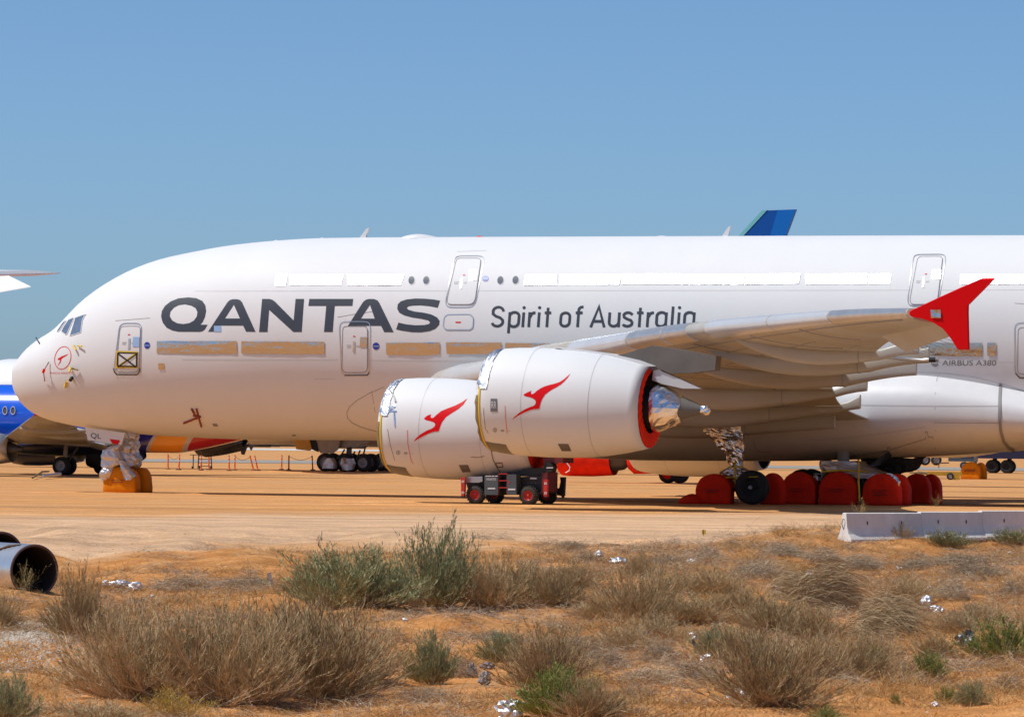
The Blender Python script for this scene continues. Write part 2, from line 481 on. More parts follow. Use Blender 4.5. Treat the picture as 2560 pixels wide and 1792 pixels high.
# grader windrows: low ridges of loose sand along the apron
for i in range(16):
    Y = [156, 161, 166, 172, 181, 190, 203, 215, 232, 246, 262, 282, 300, 318, 345, 380][i]; xa = rnd.uniform(-.12, .0) * Y; xb = xa + rnd.uniform(.06, .2) * Y
    vs = []; fs = []; n = 70
    for j in range(n + 1):
        X = xa + (xb - xa) * j / n; e = math.sin(math.pi * j / n) ** .4
        hh = (.03 + .05 * abs(n2(X * .5, Y))) * e + .004; w = .28 + .1 * n2(X * .8, Y + 3); yc = Y - .05 * X + .25 * n2(X * .3, Y)
        vs += [(X, yc - w, gz(X, Y) - .01), (X, yc - w * .25, gz(X, Y) + hh), (X, yc + w * .3, gz(X, Y) + hh * .9), (X, yc + w, gz(X, Y) - .01)]
    for j in range(n):
        for k in range(3): fs.append((4 * j + k, 4 * j + 4 + k, 4 * j + 5 + k, 4 * j + 1 + k))
    tag(pydata('ground_ridge', vs, fs, 'sand', None, True), kind='structure', label='low ridge of loose sand left by a grader')
# low dark brush along the horizon
vs = []; fs = []
bm = bmesh.new()
for i in range(420):
    X = rnd.uniform(-420, 420); Y = rnd.uniform(1080, 1500); h = rnd.uniform(2.2, 5.5); w = rnd.uniform(4, 16)
    m4 = Matrix.Translation((X, Y, h * .25)) @ Matrix.Diagonal((w, w * .6, h, 1))
    r = bmesh.ops.create_icosphere(bm, subdivisions=2, radius=.5, matrix=m4)
    for v in r['verts']:
        v.co += Vector((n2(v.co.x * .7, v.co.y * .7, v.co.z), 0, n2(v.co.x * .9, v.co.z * 2, 5))) * .9
pmat('far_brush', (0.17, 0.17, 0.15), 0.95, var=.35, vscale=.1)
tag(obj('treeline', bm, 'far_brush'), 'low grey brush along the far edge of the airfield', 'brush', kind='stuff')
# ================================================================== the parked airliner
AIR = empty('airliner', N0, -TH)
tag(AIR, 'huge white double-deck airliner with dark QANTAS lettering and red wingtip fence, parked on sand', 'airliner')
def L(p):                                # airliner frame -> local coordinates under AIR
    return Vector((p[0], -p[1], p[2]))

# ---- fuselage shape: top line, keel line, half width, level of greatest width
_top = [(36, 936), (50, 908), (64, 886), (84, 864), (106, 847), (125, 835), (140, 827), (168, 804), (195, 775), (212, 756), (251, 724),
        (293, 697), (348, 669), (418, 645), (488, 630), (557, 617), (640, 606.5), (720, 600), (807, 595.5)]
_bot = [(36, 936), (39, 972), (48, 992), (60, 1009), (74, 1023), (95, 1037), (134, 1052), (178, 1062), (215, 1069), (279, 1078), (348, 1085), (460, 1092),
        (557, 1096.5), (640, 1099)]
def _curve(px, tail):
    s = []; z = []
    for u, v in px:
        p = at_y(u, v, 0); s.append(math.sqrt(max(0.0, p.x))); z.append(p.z)
    s[0] = 0.0
    for x, zz in tail: s.append(math.sqrt(x)); z.append(zz)
    f = pchip(s, z)
    N = 900; smax = math.sqrt(73.0)
    a = np.array([f(smax * i / N) for i in range(N + 1)])
    for _ in range(60):
        b = a.copy(); b[1:-1] = (a[:-2] + 2 * a[1:-1] + a[2:]) / 4; a = b
    a = a.tolist()
    def g(x):
        q = math.sqrt(max(0.0, x)) / smax * N
        i = min(N - 1, int(q)); t = q - i
        return a[i] * (1 - t) + a[i + 1] * t
    return g
ZT = _curve(_top, [(17, 10.68), (30, 10.66), (44, 10.62), (52, 10.55), (60, 10.2), (66, 9.6), (73, 8.5)])
ZB = _curve(_bot, [(14, 2.3), (30, 2.3), (44, 2.4), (49, 2.8), (54, 3.6), (60, 4.9), (66, 6.2), (73, 7.9)])
_w = pchip([0, .22, .45, .7, 1.0, 1.3, 1.7, 2.1, 2.5, 2.9, 3.3, 3.7, 6.8, 7.2, 7.6, 8.0, 8.55],
           [0, .42, .80, 1.13, 1.50, 1.84, 2.28, 2.68, 3.01, 3.27, 3.46, 3.57, 3.57, 3.35, 2.8, 1.9, .35])
def HW(x): return _w(math.sqrt(max(0.0, x)))
_lv = pchip([0, 2, 5, 9, 14, 46, 60, 73], [4.95, 5.15, 5.7, 6.25, 6.55, 6.55, 7.4, 8.2])
def LV(x):
    return min(max(_lv(x), ZB(x) + 0.02), ZT(x) - 0.02)
NU, NL = 2.0, 2.0
def fus_y(x, z):
    if x < 0 or x > 73: return 0.0
    zt, zb, w, lv = ZT(x), ZB(x), HW(x), LV(x)
    if z >= lv:
        s = (z - lv) / (zt - lv); n = NU
    else:
        s = (lv - z) / (lv - zb); n = NL
    if s >= 1: return -(s - 1) * 3
    return w * (1 - s ** n) ** (1 / n)
def g_fus(p): return p.y - fus_y(p.x, p.z)

def fus_ring(x, n=96):
    zt, zb, w, lv = ZT(x), ZB(x), HW(x), LV(x)
    r = []
    for j in range(n):
        q = 2 * math.pi * j / n
        c, s = math.cos(q), math.sin(q)
        e = NU if c >= 0 else NL
        cc = math.copysign(abs(c) ** (2 / e), c); ss = math.copysign(abs(s) ** (2 / e), s)
        r.append((x, w * ss, lv + (zt - lv) * cc if c >= 0 else lv + (lv - zb) * cc))
    return r
xs = [0.0004] + [(0.10 * i) ** 2 for i in range(1, 36)]
while xs[-1] < 73: xs.append(xs[-1] + (0.75 if xs[-1] < 72 else 0.3))
vs, fs = loft([fus_ring(x) for x in xs], cap0=True, cap1=True)
FUS = fix_normals(pydata('fuselage', vs, fs, 'white_paint', AIR, True))

# ---- belly fairing
_fw = pchip([17, 18.5, 21, 25, 30, 38, 43, 47, 52, 57], [1.6, 2.7, 3.5, 3.95, 4.25, 4.3, 4.12, 3.9, 3.4, 2.4])
_fb = pchip([17, 20, 24, 28.3, 34, 38.5, 40.5, 44, 48, 53, 57], [2.45, 2.08, 1.78, 1.62, 1.66, 1.82, 1.94, 2.20, 2.6, 3.4, 4.2])
_ft = pchip([17, 19, 24, 34, 40.5, 42, 43, 44, 45, 47, 50, 57], [4.0, 4.7, 5.4, 5.75, 5.65, 5.45, 5.25, 5.0, 4.75, 4.45, 4.3, 4.4])
FN = 2.35
def fair_c(x): return 0.5 * (_ft(x) + _fb(x)) - 0.1
def fair_y(x, z):
    if x < 17 or x > 57: return -1.0
    c = fair_c(x)
    s = (z - c) / (_ft(x) - c) if z > c else (c - z) / (c - _fb(x))
    if s >= 1: return -(s - 1) * 3
    return _fw(x) * (1 - s ** FN) ** (1 / FN)
def g_body(p): return p.y - max(fus_y(p.x, p.z), fair_y(p.x, p.z))
def fair_ring(x, n=72):
    c = fair_c(x); r = []
    for j in range(n):
        q = 2 * math.pi * j / n
        co, si = math.cos(q), math.sin(q)
        cc = math.copysign(abs(co) ** (2 / FN), co); ss = math.copysign(abs(si) ** (2 / FN), si)
        r.append((x, _fw(x) * ss, c + (_ft(x) - c if co > 0 else c - _fb(x)) * cc))
    return r
vs, fs = loft([fair_ring(17 + 40 * i / 140, 144) for i in range(141)], cap0=True, cap1=True)
fix_normals(pydata('belly_fairing', vs, fs, 'fairing_paint', AIR, True))

# ---- things laid on a curved skin, drawn in picture coordinates
def skin(name, bm, g, yr, mat, parent, off=0.006, step=14, wrinkle=0.0, smooth=True):
    for ax in (0, 1):
        cs = [v.co[ax] for v in bm.verts]
        if not cs: continue
        a, b = min(cs), max(cs)
        st = step * (2.2 if ax == 0 else 1.0)
        q = math.ceil(a / st) * st
        while q < b:
            no = Vector((1, 0, 0)) if ax == 0 else Vector((0, 1, 0))
            bmesh.ops.bisect_plane(bm, geom=bm.verts[:] + bm.edges[:] + bm.faces[:], dist=1e-5, plane_co=no * q, plane_no=no)
            q += st
    for v in bm.verts:
        p = hit(v.co.x, v.co.y, g, yr[0], yr[1])
        n = grad(g, p)
        o = off
        if wrinkle:
            o += wrinkle * (noise.noise(Vector((p.x * 1.3, 7.0, p.z * 5.0))) + 0.6 * noise.noise(Vector((p.x * 4, 3.0, p.z * 9))))
        p = p + n * o
        v.co = L(p)
    bmesh.ops.recalc_face_normals(bm, faces=bm.faces)
    o = obj(name, bm, mat, parent, smooth)
    # make the skin face outwards (towards port)
    me = o.data
    if len(me.polygons) and sum(f.normal.y * f.area for f in me.polygons) > 0:
        me.flip_normals()
    return o
def polys_bm(polys):
    bm = bmesh.new()
    for loops in polys:
        flat = [Vector((p[0], p[1], 0)) for l in loops for p in l]
        vv = [bm.verts.new(p) for p in flat]
        for t in tessellate_polygon([[Vector((p[0], p[1], 0)) for p in l] for l in loops]):
            try: bm.faces.new([vv[i] for i in t])
            except ValueError: pass
    bmesh.ops.dissolve_degenerate(bm, edges=bm.edges[:], dist=1e-4)
    return bm
def strip_pts(pts, w, closed=False):
    P = [Vector((p[0], p[1], 0)) for p in pts]; n = len(P)
    a = []; b = []
    for i in range(n):
        if closed: t0 = P[i] - P[i - 1]; t1 = P[(i + 1) % n] - P[i]
        else:
            t0 = P[i] - P[i - 1] if i else P[1] - P[0]
            t1 = P[i + 1] - P[i] if i < n - 1 else t0
        t0.normalize(); t1.normalize()
        n0 = Vector((-t0.y, t0.x, 0)); n1 = Vector((-t1.y, t1.x, 0))
        m = n0 + n1
        m = m.normalized() if m.length > 1e-6 else n0
        k = 1 / max(0.45, m.dot(n0))
        a.append(P[i] + m * (w / 2 * k)); b.append(P[i] - m * (w / 2 * k))
    return a, b
def strip_bm(lines, w, closed=False):
    bm = bmesh.new()
    for pts in lines:
        a, b = strip_pts(pts, w, closed)
        va = [bm.verts.new(p) for p in a]; vb = [bm.verts.new(p) for p in b]
        n = len(a)
        for i in range(n if closed else n - 1):
            k = (i + 1) % n
            bm.faces.new((va[i], va[k], vb[k], vb[i]))
    return bm
def rounded(pts, r, k=4):
    out = []; n = len(pts)
    for i in range(n):
        p = Vector(pts[i]).to_2d() if len(pts[i]) > 2 else Vector(pts[i])
        a = Vector(pts[i - 1]); b = Vector(pts[(i + 1) % n])
        da = (a - p); db = (b - p)
        ra = min(r, da.length * .45); rb = min(r, db.length * .45)
        p0 = p + da.normalized() * ra; p1 = p + db.normalized() * rb
        for j in range(k + 1):
            t = j / k
            out.append(tuple(p0 * (1 - t) ** 2 + p * 2 * t * (1 - t) + p1 * t * t))
    return out
def text_bm(s, x0, x1, y0, y1, shear=0.0, slope=0.0):
    """letters of the built-in face fitted into a picture box"""
    cu = bpy.data.curves.new('t', 'FONT'); cu.body = s; cu.resolution_u = 3
    o = bpy.data.objects.new('t', cu); COL.objects.link(o)
    dg = bpy.context.evaluated_depsgraph_get()
    me = bpy.data.meshes.new_from_object(o.evaluated_get(dg))
    bpy.data.objects.remove(o); bpy.data.curves.remove(cu)
    bm = bmesh.new(); bm.from_mesh(me); bpy.data.meshes.remove(me)
    bmesh.ops.triangulate(bm, faces=bm.faces[:])
    xs_ = [v.co.x for v in bm.verts]; ys_ = [v.co.y for v in bm.verts]
    ax, bx, ay, by = min(xs_), max(xs_), min(ys_), max(ys_)
    for v in bm.verts:
        fx = (v.co.x - ax) / (bx - ax); fy = (v.co.y - ay) / (by - ay)
        X = x0 + (x1 - x0) * fx
        v.co = Vector((X + shear * fy * (y1 - y0), y1 - (y1 - y0) * fy + slope * (X - x0), 0))
    return bm
FR = (6.5, -0.5)                          # search range across the fuselage
def ellipse(cx, cy, rx, ry, n=20, rot=0.0):
    c, s = math.cos(rot), math.sin(rot)
    return [(cx + rx * math.cos(q) * c - ry * math.sin(q) * s, cy + rx * math.cos(q) * s + ry * math.sin(q) * c) for q in [2 * math.pi * i / n for i in range(n)]]

# ---- the big name, one letter at a time
QN = {
 'q': [[Z('a', (1445, 830), (1452, 780), (1480, 735), (1530, 695), (1600, 667), (1690, 658), (1760, 665), (1815, 690), (1842, 730), (1849, 780), (1840, 830),
          (1820, 875), (1797, 903), (1862, 903), (1838, 945), (1815, 962), (1790, 967), (1600, 966), (1545, 955), (1495, 930), (1460, 885)),
        Z('a', (1522, 825), (1530, 785), (1560, 750), (1605, 728), (1660, 721), (1715, 732), (1755, 755), (1771, 790), (1765, 830), (1740, 865), (1700, 888),
          (1645, 897), (1590, 890), (1545, 865))]],
 'a': [[Z('a', (1866, 966), (2042, 700), (2062, 682), (2090, 674), (2130, 675), (2155, 683), (2172, 703), (2292, 966), (2207, 966), (2181, 911), (1976, 911), (1942, 966)),
        Z('a', (2018, 847), (2098, 725), (2152, 847))]],
 'n': [[Z('b', (28, 968), (55, 672), (120, 672), (148, 680), (172, 698), (338, 865), (355, 672), (432, 672), (410, 968), (335, 968), (118, 770), (103, 968))]],
 't': [[Z('b', (478, 672), (872, 672), (865, 735), (707, 735), (688, 968), (610, 968), (630, 735), (470, 735))]],
 'a2': [[Z('b', (788, 970), (960, 700), (985, 679), (1015, 672), (1060, 673), (1090, 685), (1108, 710), (1235, 970), (1150, 970), (1122, 913), (905, 913), (875, 970)),
         Z('b', (942, 848), (1022, 725), (1065, 848))]],
 's': [[Z('b', (1652, 688), (1630, 752), (1560, 738), (1480, 730), (1410, 732), (1370, 738), (1352, 750), (1365, 768), (1420, 785), (1500, 795), (1570, 810), (1625, 838),
          (1648, 870), (1642, 905), (1610, 940), (1560, 960), (1480, 972), (1400, 970), (1310, 957), (1257, 945), (1277, 884), (1350, 900), (1430, 908), (1510, 906),
          (1550, 897), (1562, 882), (1545, 865), (1480, 850), (1400, 838), (1330, 820), (1285, 795), (1267, 760), (1272, 720), (1300, 693), (1350, 677), (1430, 668),
          (1520, 670), (1600, 678))]]}
for k, pl in QN.items():
    skin('letter', polys_bm(pl), g_fus, FR, 'letter_grey', AIR, 0.006)
# ---- slogan drawn with even strokes (picture coordinates of crop c)
def arc(cx, cy, rx, ry, a0, a1, n=10):
    return [(cx + rx * math.cos(math.radians(a0 + (a1 - a0) * i / n)), cy - ry * math.sin(math.radians(a0 + (a1 - a0) * i / n))) for i in range(n + 1)]
def slant(pts): return [(x + (1140 - y) * 0.075, y) for x, y in pts]
SW = 25
glyphs = []
def G(*strokes): glyphs.append(strokes)
def g_S(x): G([(x + 108, 1000)] + arc(x + 58, 1003, 47, 42, 15, 165, 8)[1:] + [(x + 14, 1022), (x + 40, 1042), (x + 80, 1056), (x + 104, 1078)] + arc(x + 58, 1092, 49, 40, 10, -165, 8)[1:])
def g_p(x): G([(x, 1006), (x, 1195)], arc(x + 42, 1040, 42, 33, 172, 0, 8)[0:] + arc(x + 42, 1100, 42, 36, 0, -172, 8))
def g_i(x): G([(x, 1008), (x, 1140)]); glyphs.append(('dot', (x, 966)))
def g_r(x): G([(x, 1006), (x, 1140)], [(x + 4, 1050)] + arc(x + 42, 1048, 34, 36, 160, 75, 6))
def g_t(x): G([(x + 22, 966), (x + 22, 1140)], [(x - 6, 1012), (x + 52, 1012)])
def g_o(x): G(arc(x + 44, 1045, 40, 33, 180, 0, 8) + arc(x + 44, 1098, 40, 34, 0, -180, 8) + [(x + 4, 1045)])
def g_f(x): G([(x + 26, 1140), (x + 26, 990)] + arc(x + 56, 988, 30, 28, 170, 90, 5) + [(x + 66, 960)], [(x, 1012), (x + 62, 1012)])
def g_A(x): G([(x, 1142), (x + 62, 958), (x + 122, 1142)], [(x + 24, 1088), (x + 100, 1088)])
def g_u(x): G([(x, 1008), (x, 1095)] + arc(x + 42, 1098, 42, 34, 180, 352, 8), [(x + 86, 1008), (x + 86, 1140)])
def g_s(x): G([(x + 86, 1030)] + arc(x + 44, 1036, 38, 26, 30, 170, 7)[1:] + [(x + 12, 1052), (x + 40, 1068), (x + 74, 1080), (x + 86, 1098)] + arc(x + 44, 1106, 42, 26, 0, -160, 8)[1:])
def g_a(x): G([(x + 84, 1008), (x + 84, 1140)], arc(x + 42, 1040, 42, 32, 8, 180, 8) + arc(x + 42, 1100, 42, 34, 180, 352, 8))
def g_l(x): G([(x, 955), (x, 1140)])
g_S(-192); g_p(-28); g_i(96); g_r(150); g_i(235); g_t(290); g_o(428); g_f(562); g_A(705); g_u(868); g_s(988); g_t(1118); g_r(1212); g_a(1292); g_l(1432); g_i(1490); g_a(1542)
for gl in glyphs:
    if gl[0] == 'dot':
        cx, cy = slant([gl[1]])[0]
        skin('letter', polys_bm([[Z('c', *ellipse(cx, cy, 15, 15, 12))]]), g_fus, FR, 'letter_grey', AIR, 0.006)
        continue
    base = None
    for i, st in enumerate(gl):
        o = skin('letter' if i == 0 else 'stroke', strip_bm([Z('c', *slant(st))], SW / 3.5875), g_fus, FR, 'letter_grey', AIR if i == 0 else base, 0.006 + 0.003 * i)
        if i == 0: base = o
# ---- type marking aft
skin('lettering', text_bm('AIRBUS A380', *[Z('d', (1562, 1220))[0][0], Z('d', (2046, 0))[0][0], Z('d', (0, 1221))[0][1], Z('d', (0, 1270))[0][1]], shear=0.05), g_body, FR, 'print_grey', AIR, 0.008, step=6)
for i, (r0, a0, a1) in enumerate(((34, 20, 330), (24, 200, 350), (15, 200, 350))):
    skin('emblem_ring', strip_bm([Z('d', *arc(1500, 1242, r0, r0, a0, a1, 16))], 1.5), g_body, FR, 'print_grey', AIR, 0.008)

# ---- lengthwise seams
def seam(pts, w=1.0, mat='seam_light', g=g_fus, off=0.004, parent=AIR, yr=FR, name='panel_seam'):
    out = []
    for i in range(len(pts) - 1):
        a, b = Vector(pts[i]), Vector(pts[i + 1])
        n = max(1, int((b - a).length / 25))
        out += [tuple(a.lerp(b, j / n)) for j in range(n)]
    out.append(pts[-1])
    return skin(name, strip_bm([out], w), g, yr, mat, parent, off + (.008 if g is g_body else 0), step=400 if w < 3 else 3)
seam([(488, 728), (1200, 727), (2000, 726), (2562, 725)], 1.1)
seam([(455, 899), (845, 900)], 1.1); seam([(928, 901), (1192, 904)], 1.1)
seam([(2295, 906), (2360, 906)], 1.0, g=g_body); seam([(2495, 906), (2536, 906)], 1.0, g=g_body)
seam(Z('a', (1035, 868), (1345, 843)), 1.3, 'seam'); seam(Z('b', (732, 836), (890, 808), (1058, 784)), 1.3, 'seam'); seam(Z('b', (1800, 248), (2070, 238)), 1.0)
seam(Z('b', (520, 1392), (720, 1386)), 0.9); seam(Z('d', (2212, 710), (2296, 716)), 1.2, 'seam')
# fairing outline and panels
seam(Z('f', (1150, 240), (1010, 300), (900, 365), (840, 420), (815, 470), (822, 520), (860, 560), (930, 595), (1010, 620), (1090, 640)), 1.2, 'seam', g_body)
seam(Z('f', (1038, 280), (1050, 350), (1070, 470)), 0.9, 'seam', g_body)
seam(Z('d', (1340, 1330), (1600, 1340), (1860, 1375), (2090, 1430), (2296, 1495)), 1.0, 'seam_light', g_body, 0.01)
seam(Z('h', (640, 400), (1100, 408), (1500, 411), (2070, 413)), 0.9, 'seam', g_body); seam(Z('h', (1505, 560), (2070, 565)), 0.9, 'seam', g_body)
seam(Z('h', (1520, 130), (1500, 300), (1497, 560), (1505, 640)), 0.9, 'seam', g_body); seam(Z('h', (780, 430), (770, 600), (765, 760)), 0.8, 'seam', g_body)
seam(Z('h', (300, 720), (700, 700), (1150, 640), (1410, 600)), 0.8, 'seam_light', g_body)
seam(Z('h', (600, 880), (805, 855), (812, 840), (822, 855), (1075, 806), (1072, 780), (1088, 778), (1095, 802), (1415, 705), (1410, 642), (1428, 640), (1440, 692), (1470, 685), (1482, 700), (1500, 790), (1525, 845)), 1.2, 'seam', g_body)
seam(Z('h', (2085, 212), (2078, 350), (2078, 520), (2090, 640), (2115, 730), (2160, 785), (2210, 812)), 7.5, 'seam', g_body, 0.02, name='strap')
seam(Z('t', (1390, 0), (1415, 120), (1480, 200), (1700, 215), (1900, 330)), 1.0, 'seam', g_body)

# ---- foil patches over the cabin windows
foils = [('a', (1408, 1050), (2125, 1050), (2127, 1162), (1406, 1158)), ('b', (-130, 1052), (616, 1056), (614, 1166), (-130, 1160)),
         ('b', (1168, 1066), (1650, 1062), (1648, 1168), (1520, 1176), (1170, 1170)), ('b', (1705, 1062), (2205, 1063), (2200, 1166), (1712, 1164)),
         ('b', (2236, 1066), (2640, 1072), (2640, 1166), (2232, 1164)),
         ('d', (1360, 1065), (1922, 1066), (1920, 1185), (1440, 1180), (1380, 1130)), ('d', (1968, 1065), (2048, 1065), (2046, 1183), (1966, 1181)),
         ('b', (178, 450), (282, 450), (266, 556), (172, 556)), ('b', (302, 455), (788, 455), (762, 548), (302, 550)), ('b', (822, 455), (1332, 455), (1300, 550), (820, 552)),
         ('c', (120, 670), (400, 670), (405, 765), (105, 768)), ('c', (430, 668), (988, 668), (960, 762), (425, 762)), ('c', (992, 665), (1522, 665), (1513, 755), (985, 756)),
         ('c', (1527, 668), (1766, 668), (1752, 758), (1520, 758)), ('c', (1772, 668), (2085, 668), (2074, 760), (1757, 758)),
         ('c', (2097, 668), (2590, 662), (2570, 752), (2085, 760)), ('d', (335, 450), (893, 448), (888, 540), (335, 540)), ('d', (900, 450), (1107, 448), (1092, 542), (898, 540)),
         ('d', (1727, 455), (2183, 452), (2178, 542), (1720, 543)), ('d', (2190, 454), (2420, 454), (2420, 540), (2184, 540))]
for fdef in foils:
    pts = Z(fdef[0], *fdef[1:])
    # edges are torn by hand, never dead straight
    pp = []
    for i in range(len(pts)):
        a, b = Vector(pts[i]), Vector(pts[(i + 1) % len(pts)])
        n = max(1, int((b - a).length / 18))
        for j in range(n):
            q = a.lerp(b, j / n)
            if j: q += Vector((rnd.uniform(-.3, .3), rnd.uniform(-.4, .4)))
            pp.append(tuple(q))
    skin('window_foil', polys_bm([[pp]]), g_body, FR, 'foil_smooth' if pts[0][1] > 760 else 'foil', AIR, 0.02, step=4, wrinkle=0.009 if pts[0][1] > 760 else 0.010)
for c, x, y in (('b', 1395, 505), ('b', 1527, 505), ('b', 2192, 505), ('c', 32, 718)):
    w_ = skin('cabin_window', polys_bm([[Z(c, *ellipse(x, y, 28, 37, 20, 0.15))]]), g_fus, FR, 'window_dark', AIR, 0.006)
    skin('window_rim', strip_bm([Z(c, *ellipse(x, y, 29, 38, 20, 0.15))], 1.4, True), g_fus, FR, 'seam_light', w_, 0.010)
for c, x, y, rx, ry in (('a', 1320, 1088, 27, 31), ('b', 1077, 1095, 31, 33), ('b', 2058, 490, 30, 27)):
    s_ = skin('round_seal', polys_bm([[Z(c, *ellipse(x, y, rx, ry, 20))]]), g_fus, FR, 'blue_seal', AIR, 0.008)
    skin('seal_print', polys_bm([[Z(c, (x - rx * .8, y - 3), (x + rx * .8, y - 3), (x + rx * .8, y + 4), (x - rx * .8, y + 4))]]), g_fus, FR, 'blue_film', s_, 0.012)
for c, x0, y0, x1, y1, m in (('a', 1920, 913, 1983, 968, 'blue_film'), ('a', 1422, 1250, 1475, 1305, 'foil_smooth'), ('b', 340 - 22, 0, 0, 0, None)):
    if m: skin('tape_patch', polys_bm([[Z(c, (x0, y0), (x1, y0), (x1, y1), (x0, y1))]]), g_fus, FR, m, AIR, 0.012)

# ---- doors
def door(c, outer, inner, sill=None, handle=None, notes=(), film=None, hazard=None):
    o = Z(c, *outer); i_ = Z(c, *inner)
    k = CROPS[c][2]
    d = skin('cabin_door', polys_bm([[rounded(i_, 26 / k * 1.4)]]), g_body, FR, 'white_paint', AIR, 0.02, step=10)
    skin('door_frame', strip_bm([rounded(o, 40 / k * 1.4)], 1.8, True), g_body, FR, 'door_frame', d, 0.016)
    skin('door_gap', strip_bm([rounded(i_, 26 / k * 1.4)], 1.5, True), g_body, FR, 'seam', d, 0.027)
    if sill: skin('door_sill', strip_bm([Z(c, *sill)], 2.4), g_body, FR, 'dark_metal', d, 0.03)
    if handle:
        x, y = handle
        skin('door_handle', polys_bm([[Z(c, (x - 4, y - 40), (x + 14, y - 44), (x + 10, y + 50), (x - 10, y + 56))]]), g_body, FR, 'bare_metal', d, 0.035)
        for q in ((x - 62, y - 12, x - 22, y - 4), (x - 62, y + 2, x - 28, y + 10), (x + 22, y - 8, x + 52, y + 4)):
            skin('door_print', polys_bm([[Z(c, (q[0], q[1]), (q[2], q[1]), (q[2], q[3]), (q[0], q[3]))]]), g_body, FR, 'seam_light', d, 0.03)
    for x, y in notes:
        skin('red_mark', polys_bm([[Z(c, (x - 10, y - 4), (x + 10, y - 5), (x + 10, y + 4), (x - 10, y + 5))]]), g_body, FR, 'red_paint', d, 0.03)
    if film:
        x0, y0, x1, y1, m = film
        skin('window_film', polys_bm([[Z(c, (x0 + 6, y0), (x1, y0), (x1 - 4, y1), (x0, y1))]]), g_body, FR, m, d, 0.036)
    return d
d1 = door('a', [(1075, 890), (1272, 890), (1258, 1310), (1235, 1350), (1045, 1350), (1020, 1310)], [(1082, 918), (1262, 916), (1248, 1300), (1230, 1325), (1058, 1325), (1042, 1300)],
          [(1020, 1292), (1028, 1325), (1050, 1350), (1230, 1350), (1252, 1325), (1259, 1292)], (1160, 1070), [(1160, 993)], (1192, 1014, 1255, 1102, 'blue_film'))
# hazard panel: yellow bordered white square crossed with black tape
hz = skin('hazard_panel', polys_bm([[Z('n', (1662, 835), (2050, 850), (2045, 1150), (1645, 1150))]]), g_fus, FR, 'yellow_tape', d1, 0.032)
skin('panel_face', polys_bm([[Z('n', (1705, 885), (2025, 890), (2020, 1100), (1690, 1100))]]), g_fus, FR, 'white_paint', hz, 0.036)
skin('yellow_stripe', strip_bm([Z('n', (1700, 1120), (2030, 880))], 5.5), g_fus, FR, 'yellow_tape', hz, 0.039)
for n_, pl in enumerate(([(1690, 872), (2055, 882)], [(2030, 890), (2025, 1130)], [(2030, 1122), (1695, 1112)], [(1685, 1110), (1692, 880)], [(1695, 885), (2020, 1125)], [(1690, 1128), (2035, 895)])):
    skin('black_tape', strip_bm([Z('n', *pl)], 3.2), g_fus, FR, 'black', hz, 0.042 + 0.003 * n_)
door('b', [(770, 875), (1005, 875), (1028, 912), (1018, 1330), (1000, 1355), (790, 1355), (765, 1325), (748, 912)], [(780, 918), (1000, 918), (1000, 1305), (978, 1330), (795, 1330), (772, 1300)],
     [(795, 1356), (1000, 1354), (1018, 1326)], (878, 1095), [(882, 1007)], (932, 1015, 1000, 1105, 'foil_smooth'))
door('b', [(1800, 287), (2030, 287), (2046, 320), (1972, 705), (1930, 748), (1720, 748), (1698, 705), (1775, 330)], [(1800, 310), (2020, 310), (1965, 690), (1930, 722), (1730, 722), (1712, 695)],
     None, (1840, 530), [(1868, 461)], (1910, 415, 1985, 510, 'foil'))
door('d', [(1320, 275), (1575, 272), (1595, 305), (1530, 700), (1500, 735), (1280, 738), (1250, 700), (1300, 315)], [(1345, 295), (1568, 293), (1520, 690), (1490, 718), (1290, 722), (1272, 690)],
     None, (1392, 520), [(1418, 452)], (1465, 415, 1555, 500, 'foil'))
door('d', [(2240, 885), (2440, 885), (2470, 920), (2470, 1340), (2440, 1380), (2250, 1375), (2216, 1325), (2212, 920)], [(2245, 930), (2445, 930), (2445, 1320), (2425, 1345), (2258, 1345), (2238, 1315)],
     [(2220, 1335), (2260, 1380), (2440, 1384)], None, [])
hatch = skin('service_hatch', polys_bm([[rounded(Z('b', (1715, 815), (1920, 812), (1952, 845), (1945, 930), (1918, 948), (1705, 948), (1682, 925), (1688, 845)), 4)]]), g_fus, FR, 'white_paint', AIR, 0.012)
skin('door_frame', strip_bm([rounded(Z('b', (1715, 815), (1920, 812), (1952, 845), (1945, 930), (1918, 948), (1705, 948), (1682, 925), (1688, 845)), 4)], 2.2, True), g_fus, FR, 'door_frame', hatch, 0.018)
skin('red_mark', polys_bm([[Z('b', (1790, 876), (1838, 876), (1838, 888), (1790, 888))]]), g_fus, FR, 'red_paint', hatch, 0.018)

# ---- cockpit panes
for pl in ([(868, 252), (905, 250), (770, 545), (748, 548), (672, 492), (720, 400), (800, 285)], [(925, 245), (1120, 180), (1085, 215), (1050, 290), (1020, 510), (822, 572)],
           [(760, 300), (640, 480), (608, 500), (590, 490), (700, 330), (735, 305)]):
    pn = skin('cockpit_window', polys_bm([[Z('n', *pl)]]), g_fus, FR, 'glass_film', AIR, 0.012, step=6)
    skin('pane_rim', strip_bm([Z('n', *pl)], 1.3, True), g_fus, FR, 'white_paint', pn, 0.02)
